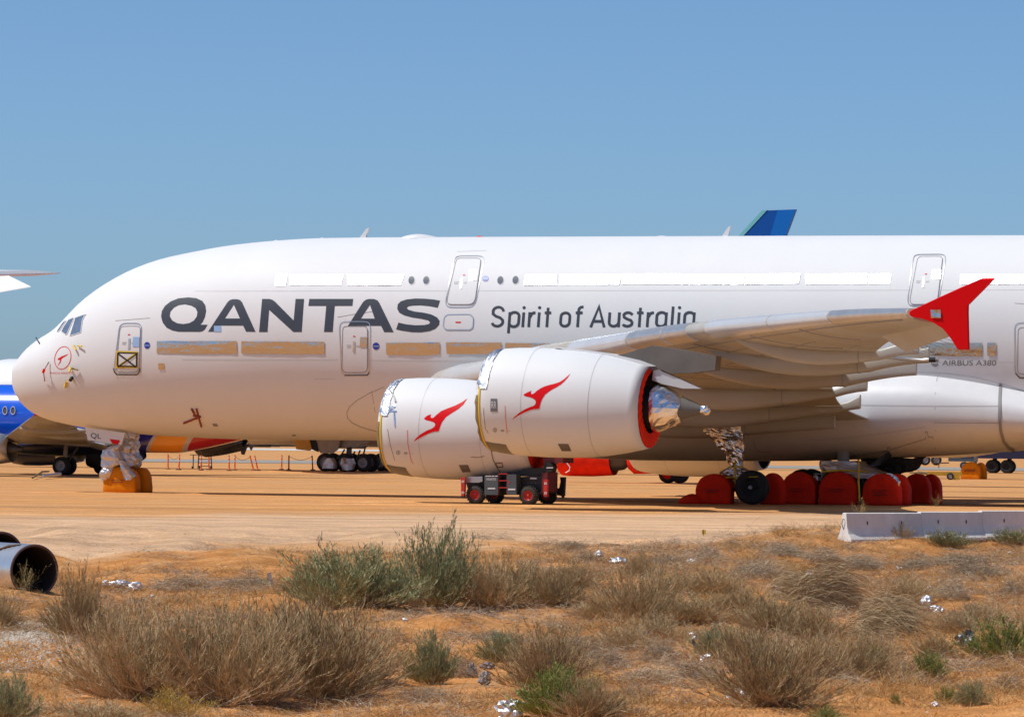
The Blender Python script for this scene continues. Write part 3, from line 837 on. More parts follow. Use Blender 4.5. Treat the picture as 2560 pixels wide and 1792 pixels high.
# ---- nose roundel, name and probes
ro = skin('roundel', strip_bm([Z('n', *ellipse(697, 965, 142, 205, 40, 0.25))], 1.5, True), g_fus, FR, 'red_paint', AIR, 0.008)
skin('kangaroo', polys_bm([[Z('n', (600, 985), (640, 960), (680, 935), (740, 915), (800, 890), (760, 925), (700, 960), (672, 985), (662, 1030), (640, 1065), (595, 1118), (630, 1060), (652, 1010), (640, 1000), (622, 1005))]]), g_fus, FR, 'red_paint', ro, 0.008)
skin('name_lettering', text_bm('PHYLLIS ARNOTT', *(lambda a, b: (a[0], b[0], a[1], b[1]))(*Z('n', (470, 1222), (868, 1250)))), g_fus, FR, 'red_paint', AIR, 0.008, step=4)
def stick(name, px, off, r, mat, parent=AIR, g=g_fus):
    bm = bmesh.new()
    ps = []
    for i, (u, v) in enumerate(px):
        p = hit(u, v, g, *FR); n = grad(g, p)
        ps.append(L(p + n * (off[i] if isinstance(off, (list, tuple)) else off)))
    tube(bm, ps, r, 6)
    return obj(name, bm, mat, parent, True)
stick('vane_cover', Z('n', (462, 1040), (410, 1200), (385, 1380)), [.05, .2, .05], .022, 'rust_tape')
stick('vane_cover', Z('n', (425, 1170), (400, 1225)), [.2, .2], .06, 'red_tarp')
stick('probe_tape', Z('n', (900, 750), (935, 770), (950, 825)), [.03, .16, .1], .045, 'yellow_tape')
stick('probe_tape', Z('n', (980, 752), (1070, 765)), [.05, .12], .035, 'yellow_tape')
stick('probe_tape', Z('n', (835, 1135), (885, 1150), (890, 1200)), [.05, .2, .28], .05, 'yellow_tape')
stick('probe_tape', Z('n', (890, 1150), (985, 1180)), [.12, .06], .035, 'olive_tarp')
stick('probe_cap', Z('n', (872, 1315), (878, 1350)), [.02, .2], .075, 'black')
stick('probe_tape', Z('n', (820, 1345), (865, 1335)), [.1, .15], .03, 'yellow_tape')
stick('probe_tape', Z('n', (775, 1385), (742, 1490)), [.04, .05], .05, 'yellow_tape')
stick('probe', Z('n', (258, 655), (285, 715)), [.16, .02], .03, 'dark_metal')
for a_, b_ in (((1722, 432), (1770, 520)), ((1765, 432), (1808, 590)), ((1650, 560), (1800, 500)), ((1735, 490), (1800, 508))):
    stick('static_port_tape', Z('e', a_, b_), .05, .042, 'rust_tape')
skin('access_panel', polys_bm([[Z('e', (1903, 568), (1945, 568), (1958, 594), (1915, 594))]]), g_fus, FR, 'seam', AIR, 0.008)
skin('access_panel', polys_bm([[Z('f', (318, 668), (350, 665), (362, 678), (330, 682))]]), g_fus, FR, 'seam', AIR, 0.008)

# ---- crown antennas
def blade(px, y=0.0, t=0.06, name='antenna_blade', mat='white_paint'):
    pts = [at_y(u, v, y) for u, v in px]
    return extrude_poly(name, [(p.x, p.z) for p in pts], y - t, y + t, mat, AIR)
blade(Z('b', (930, 130), (995, 42), (1018, 36), (1012, 60), (990, 100), (994, 130)))
blade(Z('c', (1880, 332), (1945, 240), (1965, 236), (1940, 332)))
def dome(px0, px1, top, w, name='antenna_dome', mat='white_paint'):
    a = at_y(*px0, 0); b = at_y(*px1, 0); zt = at_y((px0[0] + px1[0]) / 2, top, 0).z
    rings = []
    for i in range(13):
        t = i / 12; x = a.x + (b.x - a.x) * t
        h = (math.sin(math.pi * min(1, t * 1.02)) ** 0.45 if t < .35 else math.cos((t - .35) / .65 * math.pi / 2) ** 0.9)
        h = max(.02, h); z0 = ZT(x) - 0.08
        rings.append([(x, w * h ** .5 * math.cos(q), z0 + (zt - z0) * h * math.sin(q)) for q in [math.pi * j / 10 for j in range(11)]])
    vs, fs = loft(rings, close_ring=False)
    return fix_normals(pydata(name, vs, fs, mat, AIR, True))
dome(Z('b', (1318, 122))[0], Z('b', (1672, 122))[0], Z('b', (0, 90))[0][1], 0.75)
dome(Z('c', (1282, 332))[0], Z('c', (1445, 332))[0], Z('c', (0, 320))[0][1], 0.5)
dome(Z('b', (160, 152))[0], Z('b', (220, 148))[0], Z('b', (0, 143))[0][1], 0.3)
dome(Z('b', (575, 128))[0], Z('b', (630, 126))[0], Z('b', (0, 122))[0][1], 0.3)
dome(Z('b', (1968, 122))[0], Z('b', (2062, 122))[0], Z('b', (0, 106))[0][1], 0.35, 'beacon_cover', 'red_tarp')
# ---- wings
LEX = pchip([3.0, 10, 14.6, 25.7, 39.3], [19.8, 25.3, 29.3, 38.5, 49.7])
LEZ = pchip([3.0, 4.1, 8.3, 12.9, 17.2, 24, 30.6, 36.3, 39.3], [4.5, 4.62, 4.92, 5.5, 5.78, 6.18, 6.36, 6.45, 6.42])
TEX = pchip([3.0, 8, 14.6, 25.7, 33, 39.3], [38.6, 38.9, 40.2, 44.7, 47.6, 51.0])
TEZ = pchip([3.0, 8, 13, 18, 25, 32, 37, 39.3], [3.25, 3.65, 4.25, 4.75, 5.3, 5.75, 6.0, 6.15])
TK = pchip([3.0, 10, 20, 30, 39.3], [2.1, 1.55, 1.0, 0.68, 0.34])
_af = [(0, 0, 0), (.006, .16, -.12), (.02, .27, -.2), (.05, .39, -.28), (.1, .49, -.36), (.2, .57, -.43), (.35, .6, -.45), (.5, .54, -.42), (.65, .42, -.33), (.8, .26, -.2), (.92, .1, -.09), (1, .012, -.012)]
def wing_pt(y, t, side):                  # side +1 upper, -1 lower; airliner frame
    x = LEX(y) + (TEX(y) - LEX(y)) * t
    z = LEZ(y) + (TEZ(y) - LEZ(y)) * t
    for i in range(len(_af) - 1):
        a, b = _af[i], _af[i + 1]
        if a[0] <= t <= b[0]:
            k = (t - a[0]) / (b[0] - a[0])
            u = a[1] + (b[1] - a[1]) * k; l = a[2] + (b[2] - a[2]) * k
            break
    return Vector((x, y, z + TK(y) * (u if side > 0 else l)))
def wing_patch(name, y0, y1, t0, t1, mat, parent, off=0.0, sides=(1, -1), ny=12, sgn=1, nt=None, close=True):
    """a piece of wing between two spans and two chord fractions"""
    ts = sorted(set([t0, t1] + [a[0] for a in _af if t0 < a[0] < t1]))
    rings = []
    for i in range(ny + 1):
        y = y0 + (y1 - y0) * i / ny
        up = [wing_pt(y, t, 1) + Vector((0, 0, off)) for t in ts]
        lo = [wing_pt(y, t, -1) - Vector((0, 0, off)) for t in ts]
        if off and t0 == 0: up[0].x -= off
        ring = up[::-1] + (lo[1:] if t0 == 0 else lo)
        rings.append([Vector((p.x, -p.y * sgn, p.z)) for p in ring])
    vs, fs = loft(rings, close_ring=True, cap0=True, cap1=True)
    return fix_normals(pydata(name, vs, fs, mat, parent, True))
def autosmooth(o, ang=40):
    me = o.data
    bm = bmesh.new(); bm.from_mesh(me)
    for e in bm.edges:
        if len(e.link_faces) == 2 and e.calc_face_angle(0) > math.radians(ang): e.smooth = False
    bm.to_mesh(me); bm.free()
    return o
def sk(u, v):                              # point of the wing's lower skin seen at a pixel
    def g(p):
        y = p.y
        if y < 3 or y > 39.3: return 1.0
        t = (p.x - LEX(y)) / (TEX(y) - LEX(y))
        if t < 0 or t > 1: return 1.0
        return wing_pt(y, t, -1).z - p.z
    return g
def make_wing(sgn):
    w = autosmooth(wing_patch('wing', 3.0, 39.2, 0.0, 0.80, 'wing_grey', AIR, ny=40, sgn=sgn))
    # leading edge pieces
    for (a, b, m) in ((4.5, 13.2, 'slat_grey'), (15.8, 20.4, 'slat_grey'), (20.5, 23.0, 'bare_metal'), (23.1, 24.9, 'bare_metal'), (26.3, 30.5, 'slat_grey'), (30.6, 34.4, 'slat_grey'), (34.5, 39.1, 'bare_metal')):
        autosmooth(wing_patch('slat', a, b, 0.0, 0.075, m, w, off=0.018, ny=8, sgn=sgn), 50)
    # trailing edge pieces, each its own panel
    for n_, (a, b) in enumerate(((3.6, 9.5), (9.6, 14.4), (14.6, 25.4))):
        autosmooth(wing_patch('flap', a, b, 0.805, 1.0, 'wing_grey', w, ny=8, sgn=sgn))
    for (a, b) in ((25.6, 29.4), (29.5, 33.2)):
        autosmooth(wing_patch('aileron', a, b, 0.805, 1.0, 'wing_grey', w, ny=6, sgn=sgn))
    # the outer aileron hangs down
    rings = []
    for i in range(9):
        y = 33.4 + 5.3 * i / 8
        h = wing_pt(y, 0.74, -1) + Vector((0, 0, 0.10))
        h2 = wing_pt(y, 0.74, 1) - Vector((0, 0, 0.02))
        ch = (TEX(y) - LEX(y)) * 0.26 + 0.45
        dr = math.radians(30)
        te = h + Vector((ch * math.cos(dr), 0, -ch * math.sin(dr)))
        rings.append([Vector((p.x, -p.y * sgn, p.z)) for p in (h2, te + Vector((0, 0, .02)), te - Vector((0, 0, .02)), h)])
    vs, fs = loft(rings, cap0=True, cap1=True)
    ai = fix_normals(pydata('aileron', vs, fs, 'wing_grey', w))
    for i in range(10):                    # static wicks
        y = 34 + 4.6 * i / 9
        bm = bmesh.new()
        ch = (TEX(y) - LEX(y)) * 0.26 + 0.45
        te = wing_pt(y, .74, -1) + Vector((0, 0, .1)) + Vector((ch * math.cos(math.radians(30)), 0, -ch * math.sin(math.radians(30))))
        tube(bm, [(te.x - .02, -te.y * sgn, te.z), (te.x + .38, -te.y * sgn, te.z - .12)], .006, 5)
        obj('static_wick', bm, 'dark_metal', w)
    # flap track fairings: long canoes under the skin that reach past the trailing edge
    for (y, xa, xb, zr, hh, ww) in ((6.0, 26.5, 37.85, 3.19, .80, .50), (9.2, 28.5, 39.75, 3.93, .78, .46), (13.5, 31.0, 41.2, 4.55, .76, .44), (19.6, 36.2, 44.7, 5.04, .62, .38),
                                  (23.6, 38.2, 46.2, 5.40, .54, .34), (27.2, 40.2, 46.8, 5.63, .48, .30)):
        rings = []
        n = 26
        for i in range(n + 1):
            t = i / n
            x = xa + (xb - xa) * t
            tt = (x - LEX(y)) / (TEX(y) - LEX(y))
            zs = wing_pt(y, min(1, max(0.02, tt)), -1).z if tt < 1 else None
            z1 = wing_pt(y, 1.0, -1).z
            top = (zs + 0.12) if zs is not None else z1 + (zr + .25 - z1) * (x - TEX(y)) / (xb - TEX(y)) + 0.05
            prof = math.sin(math.pi * min(1, t / .45) / 2) ** 0.8 if t < .45 else 1 - 0.05 * (t - .45)
            bz = top - .12 - hh * prof
            if t > .5:
                k = ((t - .5) / .5) ** 1.25
                bz = bz * (1 - k) + (zr - .24) * k
            wd = ww * (math.sin(math.pi * min(1, t / .5) / 2) ** .7 if t < .5 else 1 - .72 * ((t - .5) / .5) ** 1.6)
            c = (top + bz) / 2
            ring = []
            for j in range(28):
                q = 2 * math.pi * j / 28
                co, si = math.cos(q), math.sin(q)
                ring.append((x, -sgn * (y + wd * math.copysign(abs(si) ** .5, si)), c + (top - bz) / 2 * math.copysign(abs(co) ** .62, co)))
            rings.append(ring)
        vs, fs = loft(rings, cap0=True, cap1=True)
        fa = autosmooth(fix_normals(pydata('flap_track_fairing', vs, fs, 'wing_grey', w, True)), 50)
        # seam of the movable tail cone
        ring = rings[18]
        bm = bmesh.new()
        tube(bm, [Vector(p) + (Vector(p) - Vector((p[0], -sgn * y, (ring[0][2] + ring[14][2]) / 2))).normalized() * .004 for p in ring] + [Vector(ring[0])], .012, 4, cap=False)
        obj('fairing_seam', bm, 'seam', w)
    # fuel dump pipe
    bm = bmesh.new()
    p0 = at_y(*Z('d', (1380, 1222))[0], 24.4); p1 = at_y(*Z('d', (1530, 1214))[0], 24.4)
    tube(bm, [(p0.x - 1.6, -24.4 * sgn, p0.z + .12), (p0.x, -24.4 * sgn, p0.z), (p1.x, -24.4 * sgn, p1.z)], [.05, .07, .085], 10)
    pi = obj('dump_pipe', bm, 'bare_metal', w, True)
    bm = bmesh.new(); pm = p0.lerp(p1, .62)
    tube(bm, [(pm.x - .1, -24.4 * sgn, pm.z), (pm.x + .12, -24.4 * sgn, pm.z)], .092, 10)
    obj('pipe_band', bm, 'black', w)
    # wing tip fence
    fpx = Z('d', (1262, 788), (1275, 778), (1500, 672), (1720, 572), (1920, 486), (2042, 483), (1802, 724), (1800, 800), (1808, 1128), (1702, 1128), (1645, 1035), (1565, 938), (1475, 882), (1380, 850), (1290, 833), (1264, 815))
    pts = [at_y(u, v, 39.35) for u, v in fpx]
    n = len(pts)
    cx = sum(p.x for p in pts) / n; cz = sum(p.z for p in pts) / n
    mid = [(p.x * .95 + cx * .05, p.z * .95 + cz * .05) for p in pts]
    vs = [(p.x, -sgn * 39.33, p.z) for p in pts] + [(a, -sgn * 39.41, b) for a, b in mid] + [(a, -sgn * 39.21, b) for a, b in mid]
    tr = tessellate_polygon([[Vector((a, b, 0)) for a, b in mid]])
    fs = [tuple(n + i for i in t) for t in tr] + [tuple(2 * n + i for i in t[::-1]) for t in tr]
    for i in range(n):
        k = (i + 1) % n
        fs += [(i, k, n + k, n + i), (k, i, 2 * n + i, 2 * n + k)]
    fe = fix_normals(pydata('wingtip_fence', vs, fs, 'fence_red', w))
    if sgn > 0:
        q = [at_y(u, v, 39.43) for u, v in Z('d', (1458, 768), (1548, 768), (1552, 845), (1464, 842))]
        bm = bmesh.new()
        N = 5; g = [[None] * (N + 1) for _ in range(N + 1)]
        for i in range(N + 1):
            for j in range(N + 1):
                a = q[0].lerp(q[1], i / N); b = q[3].lerp(q[2], i / N); p = a.lerp(b, j / N)
                g[i][j] = bm.verts.new((p.x, -p.y - .01 - rnd.uniform(0, .02), p.z))
        for i in range(N):
            for j in range(N): bm.faces.new((g[i][j], g[i + 1][j], g[i + 1][j + 1], g[i][j + 1]))
        obj('foil_patch', bm, 'foil_smooth', fe, True)
    return w
WING = make_wing(1)
WING_S = make_wing(-1)
# panel joints on the lower skin, laid 4 mm below it
def wing_seam(y0, t0, y1, t1, w=.022):
    pts = []
    for i in range(13):
        k = i / 12; p = wing_pt(y0 + (y1 - y0) * k, t0 + (t1 - t0) * k, -1); pts.append(Vector((p.x, -p.y, p.z - .004)))
    bm = bmesh.new(); tube(bm, pts, w, 4)
    return obj('panel_joint', bm, 'seam', WING)
for args in ((16, .14, 38.5, .16), (12, .45, 30, .45), (20.5, .1, 20.5, .75), (24.2, .1, 24.2, .75), (28.5, .1, 28.5, .75), (32, .1, 32, .7), (16.5, .1, 16.5, .72), (11, .3, 26, .3)):
    wing_seam(*args)

# ---- engines
ENG_L = 5.85
EPROF = [(0.0, 1.56), (.02, 1.64), (.07, 1.70), (.2, 1.765), (.5, 1.82), (.95, 1.86), (1.5, 1.885), (2.2, 1.895), (2.9, 1.88), (3.6, 1.84), (4.3, 1.76), (5.0, 1.63), (5.5, 1.51), (ENG_L, 1.415)]
_er = pchip([a for a, b in EPROF], [b for a, b in EPROF])
TILT = -0.036
def make_engine(x0, yc, z0, port):
    s = 1 if yc > 0 else -1
    e = empty('engine', (x0, -yc, z0), 0.0, AIR)
    e.rotation_euler = (0, -math.atan(TILT), 0)
    bm = bmesh.new()
    prof = [(1.2, 1.42), (.5, 1.46), (.15, 1.49), (.04, 1.525)] + EPROF + [(ENG_L - .01, 1.395), (ENG_L - .9, 1.45)]
    lathe(bm, prof, 96, 'X')
    n = obj('nacelle', bm, 'white_paint', e, True); fix_normals(n)
    # inlet blanked with a red board, yellow tape round the lip, foil over the top of the lip
    bm = bmesh.new(); lathe(bm, [(.25, 0.01), (.25, 1.47)], 48, 'X'); obj('inlet_cover', bm, 'red_tarp', e)
    def band(name, t0, t1, a0, a1, off, mat, nn=24, wob=0.0):
        bm = bmesh.new(); pr = []
        for i in range(7):
            t = t0 + (t1 - t0) * i / 6; pr.append((t - (.02 if t <= .03 else 0), _er(max(t, 0)) + off))
        lathe(bm, pr, nn, 'X', a0=a0, a1=a1, closed=False)
        if wob:
            for v in bm.verts:
                k = noise.noise(v.co * 4) * wob; v.co += Vector((k, 0, 0)) + Vector((0, v.co.y, v.co.z)).normalized() * abs(noise.noise(v.co * 7)) * wob * .6
        return fix_normals(obj(name, bm, mat, e, True))
    P = math.pi * s                       # angle pi/2*(-s): port for the left side
    sg = -s
    band('lip_tarp', 0.0, .13, sg * math.pi * .47, sg * math.pi * 1.05, .018, 'olive_tarp', wob=.05)
    band('yellow_tape', .14, .21, sg * math.pi * .42, sg * math.pi * 1.08, .022, 'yellow_tape', 40)
    band('foil_wrap', 0.0, .46, sg * math.pi * .05, sg * math.pi * .43, .02, 'foil_lip', 30, .05)
    band('lip_panel', .22, 1.0, sg * math.pi * .80, sg * math.pi * .985, .008, 'pylon_grey', 14)
    for t in (1.75, 4.15):
        band('cowl_seam', t, t + .02, 0, 2 * math.pi - .001, .003, 'seam_light', 80)
    # exhaust: red ring, black duct, foil wrapped core, plug
    bm = bmesh.new(); rows_ = []
    for j in range(61):
        q = sg * (.05 + 3.95 * j / 60); ri = 1.22 - .32 * min(1, j / 36)
        rows_.append([bm.verts.new((ENG_L + dx + .015 * math.sin(j * 1.7), r * math.sin(q), r * math.cos(q))) for dx, r in ((.012, 1.407), (.05, (1.4 + ri) / 2), (.02, ri))])
    for j in range(60):
        for k in range(2): bm.faces.new((rows_[j][k], rows_[j][k + 1], rows_[j + 1][k + 1], rows_[j + 1][k]))
    if s > 0: fix_normals(obj('exhaust_ring_cover', bm, 'red_tarp', e, True))
    else: bm.free()
    bm = bmesh.new(); lathe(bm, [(ENG_L - .05, 1.385), (ENG_L - .5, 1.38), (ENG_L - .6, .7)], 48, 'X'); obj('fan_duct', bm, 'black', e, True)
    bm = bmesh.new()
    lathe(bm, [(ENG_L + .16, .70), (ENG_L + .18, .82), (ENG_L + .32, .835), (ENG_L + .5, .78), (ENG_L + .68, .70), (ENG_L + .85, .61), (ENG_L + 1.0, .53), (ENG_L + 1.12, .46), (ENG_L + 1.15, .40)], 28, 'X')
    for v in bm.verts:
        if v.co.x > ENG_L - .1:
            d = Vector((0, v.co.y, v.co.z)).normalized(); v.co += d * noise.noise(v.co * 5) * .05 + Vector((noise.noise(v.co * 3 + Vector((9, 0, 0))) * .06, 0, 0))
    fix_normals(obj('core_foil', bm, 'foil_crumpled', e))
    bm = bmesh.new(); lathe(bm, [(ENG_L - .6, .75), (ENG_L + .2, .72)], 24, 'X'); obj('core_case', bm, 'black', e, True)
    bm = bmesh.new(); lathe(bm, [(ENG_L + 1.0, .46), (ENG_L + 1.2, .40), (ENG_L + 1.9, .12)], 24, 'X'); fix_normals(obj('plug_cone', bm, 'pylon_grey', e, True))
    bm = bmesh.new(); lathe(bm, [(ENG_L + 1.84, .16), (ENG_L + 1.95, .18), (ENG_L + 2.1, .15), (ENG_L + 2.16, .02)], 12, 'X')
    for v in bm.verts: v.co += Vector((noise.noise(v.co * 9), noise.noise(v.co * 9 + Vector((4, 0, 0))), noise.noise(v.co * 9 + Vector((0, 4, 0))))) * .05
    obj('tip_foil', bm, 'foil_crumpled', e)
    return e
E1 = (31.05, 25.7, 3.77); E2 = (23.0, 14.6, 2.86)
ENG1 = make_engine(*E1, True); ENG2 = make_engine(*E2, True)
ENG3 = make_engine(23.0, -14.6, 2.86, False); ENG4 = make_engine(31.05, -25.7, 3.77, False)
def g_eng(E):
    def g(p):
        x = p.x - E[0]
        if x < 0 or x > ENG_L: return 1.0
        return math.hypot(p.y - E[1], p.z - (E[2] + TILT * x)) - _er(x)
    return g
def eng_skin(E, en, name, bm, mat, off=.006, step=10):
    o = skin(name, bm, g_eng(E), (E[1] + 3.2, E[1] - .5), mat, AIR, off, step)
    # re-seat under the engine
    inv = (Matrix.Translation(en.location) @ en.rotation_euler.to_matrix().to_4x4()).inverted()
    o.data.transform(inv); o.parent = en
    return o
K2 = Z('f', (1505, 525), (1525, 505), (1548, 492), (1572, 487), (1565, 506), (1572, 517), (1590, 518), (1620, 490), (1660, 457), (1720, 432), (1790, 406), (1850, 375), (1897, 343), (1862, 398), (1812, 440), (1760, 472),
       (1705, 510), (1668, 555), (1650, 600), (1638, 638), (1600, 640), (1560, 653), (1500, 680), (1450, 708), (1415, 733), (1432, 704), (1470, 668), (1530, 632), (1580, 612), (1603, 592), (1608, 572), (1592, 556), (1560, 546), (1525, 538))
K1 = Z('k', (1062, 912), (1100, 885), (1150, 860), (1212, 835), (1200, 865), (1205, 890), (1225, 898), (1260, 880), (1310, 835), (1370, 795), (1440, 760), (1520, 735), (1620, 712), (1720, 678), (1790, 630), (1850, 580), (1910, 530),
       (1860, 605), (1800, 670), (1730, 730), (1640, 785), (1540, 840), (1460, 900), (1410, 970), (1380, 1030), (1362, 1100), (1352, 1150), (1340, 1160), (1260, 1165), (1180, 1185), (1080, 1225), (970, 1285), (860, 1360),
       (900, 1310), (980, 1240), (1080, 1175), (1180, 1130), (1250, 1105), (1280, 1080), (1288, 1040), (1278, 1005), (1240, 975), (1170, 950), (1100, 935))
eng_skin(E2, ENG2, 'kangaroo', polys_bm([[K2]]), 'red_paint')
eng_skin(E1, ENG1, 'kangaroo', polys_bm([[K1]]), 'red_paint')
bd = eng_skin(E1, ENG1, 'maker_badge', polys_bm([[Z('k', (478, 978), (598, 978), (602, 1210), (475, 1210))]]), 'print_grey', .008)
eng_skin(E1, ENG1, 'badge_letters', text_bm('RR', *(lambda a, b: (a[0], b[0], a[1], b[1]))(*Z('k', (495, 1030), (580, 1150)))), 'white_paint', .014)
for (E, en, c, lines) in ((E1, ENG1, 'k', [[(735, 1105), (745, 1300), (775, 1600)], [(345, 1140), (360, 1300), (385, 1520), (440, 1590)]]), (E2, ENG2, 'f', [[(1357, 628), (1362, 750), (1390, 890), (1410, 930)], [(1180, 620), (1205, 760), (1245, 900)]])):
    for i, ln in enumerate(lines):
        eng_skin(E, en, 'warning_line', strip_bm([Z(c, *ln)], 1.1), 'red_paint' if i == 0 else 'olive_tarp', .008)
for (E, en, c, x, y) in ((E1, ENG1, 'k', 555, 1538), (E2, ENG2, 'f', 1276, 828)):
    k = 1.0 if c == 'f' else 2.0
    eng_skin(E, en, 'warning_ring', strip_bm([Z(c, *ellipse(x, y, 17 * k, 17 * k, 14))], 1.1, True), 'print_grey', .008)
    eng_skin(E, en, 'warning_mark', polys_bm([[Z(c, (x - 5 * k, y - 10 * k), (x + 4 * k, y - 8 * k), (x + 7 * k, y + 11 * k), (x - 1 * k, y + 8 * k))]]), 'print_grey', .008)
    eng_skin(E, en, 'warning_mark', strip_bm([Z(c, *ellipse(x + 68 * k, y + 6 * k, 13 * k, 7 * k, 10))], 1.3, True), 'print_grey', .008)
    eng_skin(E, en, 'warning_mark', strip_bm([Z(c, (x + 110 * k, y + 8 * k), (x + 138 * k, y + 10 * k))], 1.2), 'seam_light', .008)
for (E, en, q) in ((E1, ENG1, Z('g', (410, 750), (505, 752), (532, 815), (448, 815))), (E2, ENG2, Z('f', (1818, 940), (1902, 938), (1928, 1002), (1852, 1005)))):
    hh = eng_skin(E, en, 'drain_hatch', polys_bm([[q]]), 'pylon_grey', .008)
eng_skin(E2, ENG2, 'latch_frame', strip_bm([Z('f', (2150, 922), (2205, 920), (2215, 955), (2165, 958))], 1.8, True), 'rope', .02)
eng_skin(E2, ENG2, 'tape_line', strip_bm([Z('f', (2105, 780), (2125, 890), (2160, 960), (2195, 1015))], 2.2), 'olive_tarp', .01)
eng_skin(E2, ENG2, 'tape_line', strip_bm([Z('f', (1925, 868), (1990, 873), (2048, 862))], 1.2), 'olive_tarp', .01)
for px in ([(1160, 420), (1200, 440), (1250, 410)], [(1155, 495), (1205, 455), (1262, 462)], [(1240, 470), (1247, 600)]):
    eng_skin(E2, ENG2, 'foil_strip', strip_bm([Z('f', *px)], 6 if px[0][1] < 450 else 3.5), 'foil_crumpled', .012)
eng_skin(E2, ENG2, 'tape_line', strip_bm([Z('f', (1212, 285), (1232, 320), (1252, 375))], 4), 'dark_metal', .05)

# ---- pylons: a slab with a thinner aft fairing
def make_pylon(E, px, crop, th, sgn, dx=0.0, dz=0.0, yref=None, name='pylon', mat='pylon_grey'):
    pts = [at_y(u, v, (yref or E[1]) + .25) for u, v in Z(crop, *px)]
    P2 = [(p.x + dx, p.z + dz) for p in pts]
    return extrude_poly(name, P2, sgn * (E[1] + th), sgn * (E[1] - th), mat, AIR)
PX1 = [(-330, 310), (20, 245), (505, 100), (1060, 180), (1660, 290), (1640, 540), (1200, 590), (850, 600), (640, 520), (300, 600), (-300, 420)]
PX2 = [(540, 440), (680, 560), (1000, 700), (1370, 872), (1050, 868), (700, 790), (500, 720)]
for sgn in (1, -1):
    make_pylon(E1, PX1, 'p', .30, sgn)
    make_pylon(E1, PX2, 'p', .24, sgn, name='aft_pylon_fairing', mat='slat_grey')
    make_pylon(E2, PX2, 'p', .24, sgn, dx=E2[0] - E1[0], dz=E2[2] - E1[2], yref=25.7, name='aft_pylon_fairing', mat='slat_grey')
    make_pylon(E2, PX1, 'p', .32, sgn, dx=E2[0] - E1[0] - .2, dz=E2[2] - E1[2] + .02, yref=25.7)

fpx_ = Z('c', (380, 1318), (640, 1347), (900, 1380), (1150, 1436), (1298, 1490), (1190, 1494), (1000, 1450), (640, 1385))
pf = [at_y(u, v, 25.95) for u, v in fpx_]
for sgn in (1, -1):
    extrude_poly('pylon_fairing', [(p.x, p.z) for p in pf], sgn * 26.05, sgn * 25.35, 'white_paint', AIR)
# ================================================================== undercarriage
def wheel_mesh(name, r, w, rim='rim_grey', parent=None, loc=(0, 0, 0), rot=0.0, lug=False):
    bm = bmesh.new()
    lathe(bm, [(-w * .5, r * .56), (-w * .52, r * .72), (-w * .46, r * .92), (-w * .30, r * .99), (0, r), (w * .30, r * .99), (w * .46, r * .92), (w * .52, r * .72), (w * .5, r * .56)], 36, 'Y')
    if lug:
        for i in range(22):
            q = 2 * math.pi * i / 22
            for s in (-1, 1):
                m4 = Matrix.Rotation(-q, 4, 'Y') @ Matrix.Translation((r * 1.0, s * w * .24, 0)) @ Matrix.Rotation(s * .5, 4, 'X')
                box(bm, -.02, .022, -w * .2, w * .2, -r * .055, r * .055, m4)
    t = obj(name, bm, 'rubber', parent, True); t.location = loc; t.rotation_euler = (0, 0, rot)
    bm = bmesh.new()
    lathe(bm, [(-w * .44, .01), (-w * .44, r * .14), (-w * .30, r * .16), (-w * .20, r * .40), (-w * .40, r * .50), (-w * .49, r * .57), (w * .49, r * .57), (w * .2, r * .4), (w * .3, .01)], 28, 'Y')
    rm = obj('rim', bm, rim, t, True)
    return t
def crumple(rings, amp, freq, seed=0.0, nn=18, cap=True):
    nn = int(nn * 1.3)
    """rings: (centre, rx, ry) in local space, vertical stack"""
    bm = bmesh.new(); prev = None
    out = []
    for (c, rx, ry) in rings:
        ring = []
        for j in range(nn):
            q = 2 * math.pi * j / nn
            p = Vector((c[0] + rx * math.cos(q), c[1] + ry * math.sin(q), c[2]))
            d = Vector((math.cos(q), math.sin(q), 0))
            k = noise.noise(p * freq + Vector((seed, 0, 0))) + .5 * noise.noise(p * freq * 2.3 + Vector((0, seed, 0)))
            p += d * amp * k + Vector((0, 0, amp * .5 * noise.noise(p * freq * 1.4 + Vector((0, 0, seed)))))
            ring.append(bm.verts.new(p))
        out.append(ring)
    for i in range(len(out) - 1):
        for j in range(nn):
            bm.faces.new((out[i][j], out[i][(j + 1) % nn], out[i + 1][(j + 1) % nn], out[i + 1][j]))
    if cap: bm.faces.new(out[0]); bm.faces.new(out[-1][::-1])
    bmesh.ops.recalc_face_normals(bm, faces=bm.faces)
    return bm
def px_rings(c, rows, y, depth, sub=4):
    R = []
    for xl, xr, yy in rows:
        a = at_y(*Z(c, (xl, yy))[0], y); b = at_y(*Z(c, (xr, yy))[0], y)
        R.append((Vector(((a.x + b.x) / 2, -y, (a.z + b.z) / 2)), abs(b.x - a.x) / 2))
    out = []
    for i in range(len(R) - 1):
        for j in range(sub):
            t = j / sub
            cc = R[i][0].lerp(R[i + 1][0], t); rx = R[i][1] * (1 - t) + R[i + 1][1] * t
            out.append((cc, rx, min(depth, rx * 1.1)))
    out.append((R[-1][0], R[-1][1], min(depth, R[-1][1] * 1.1)))
    return out
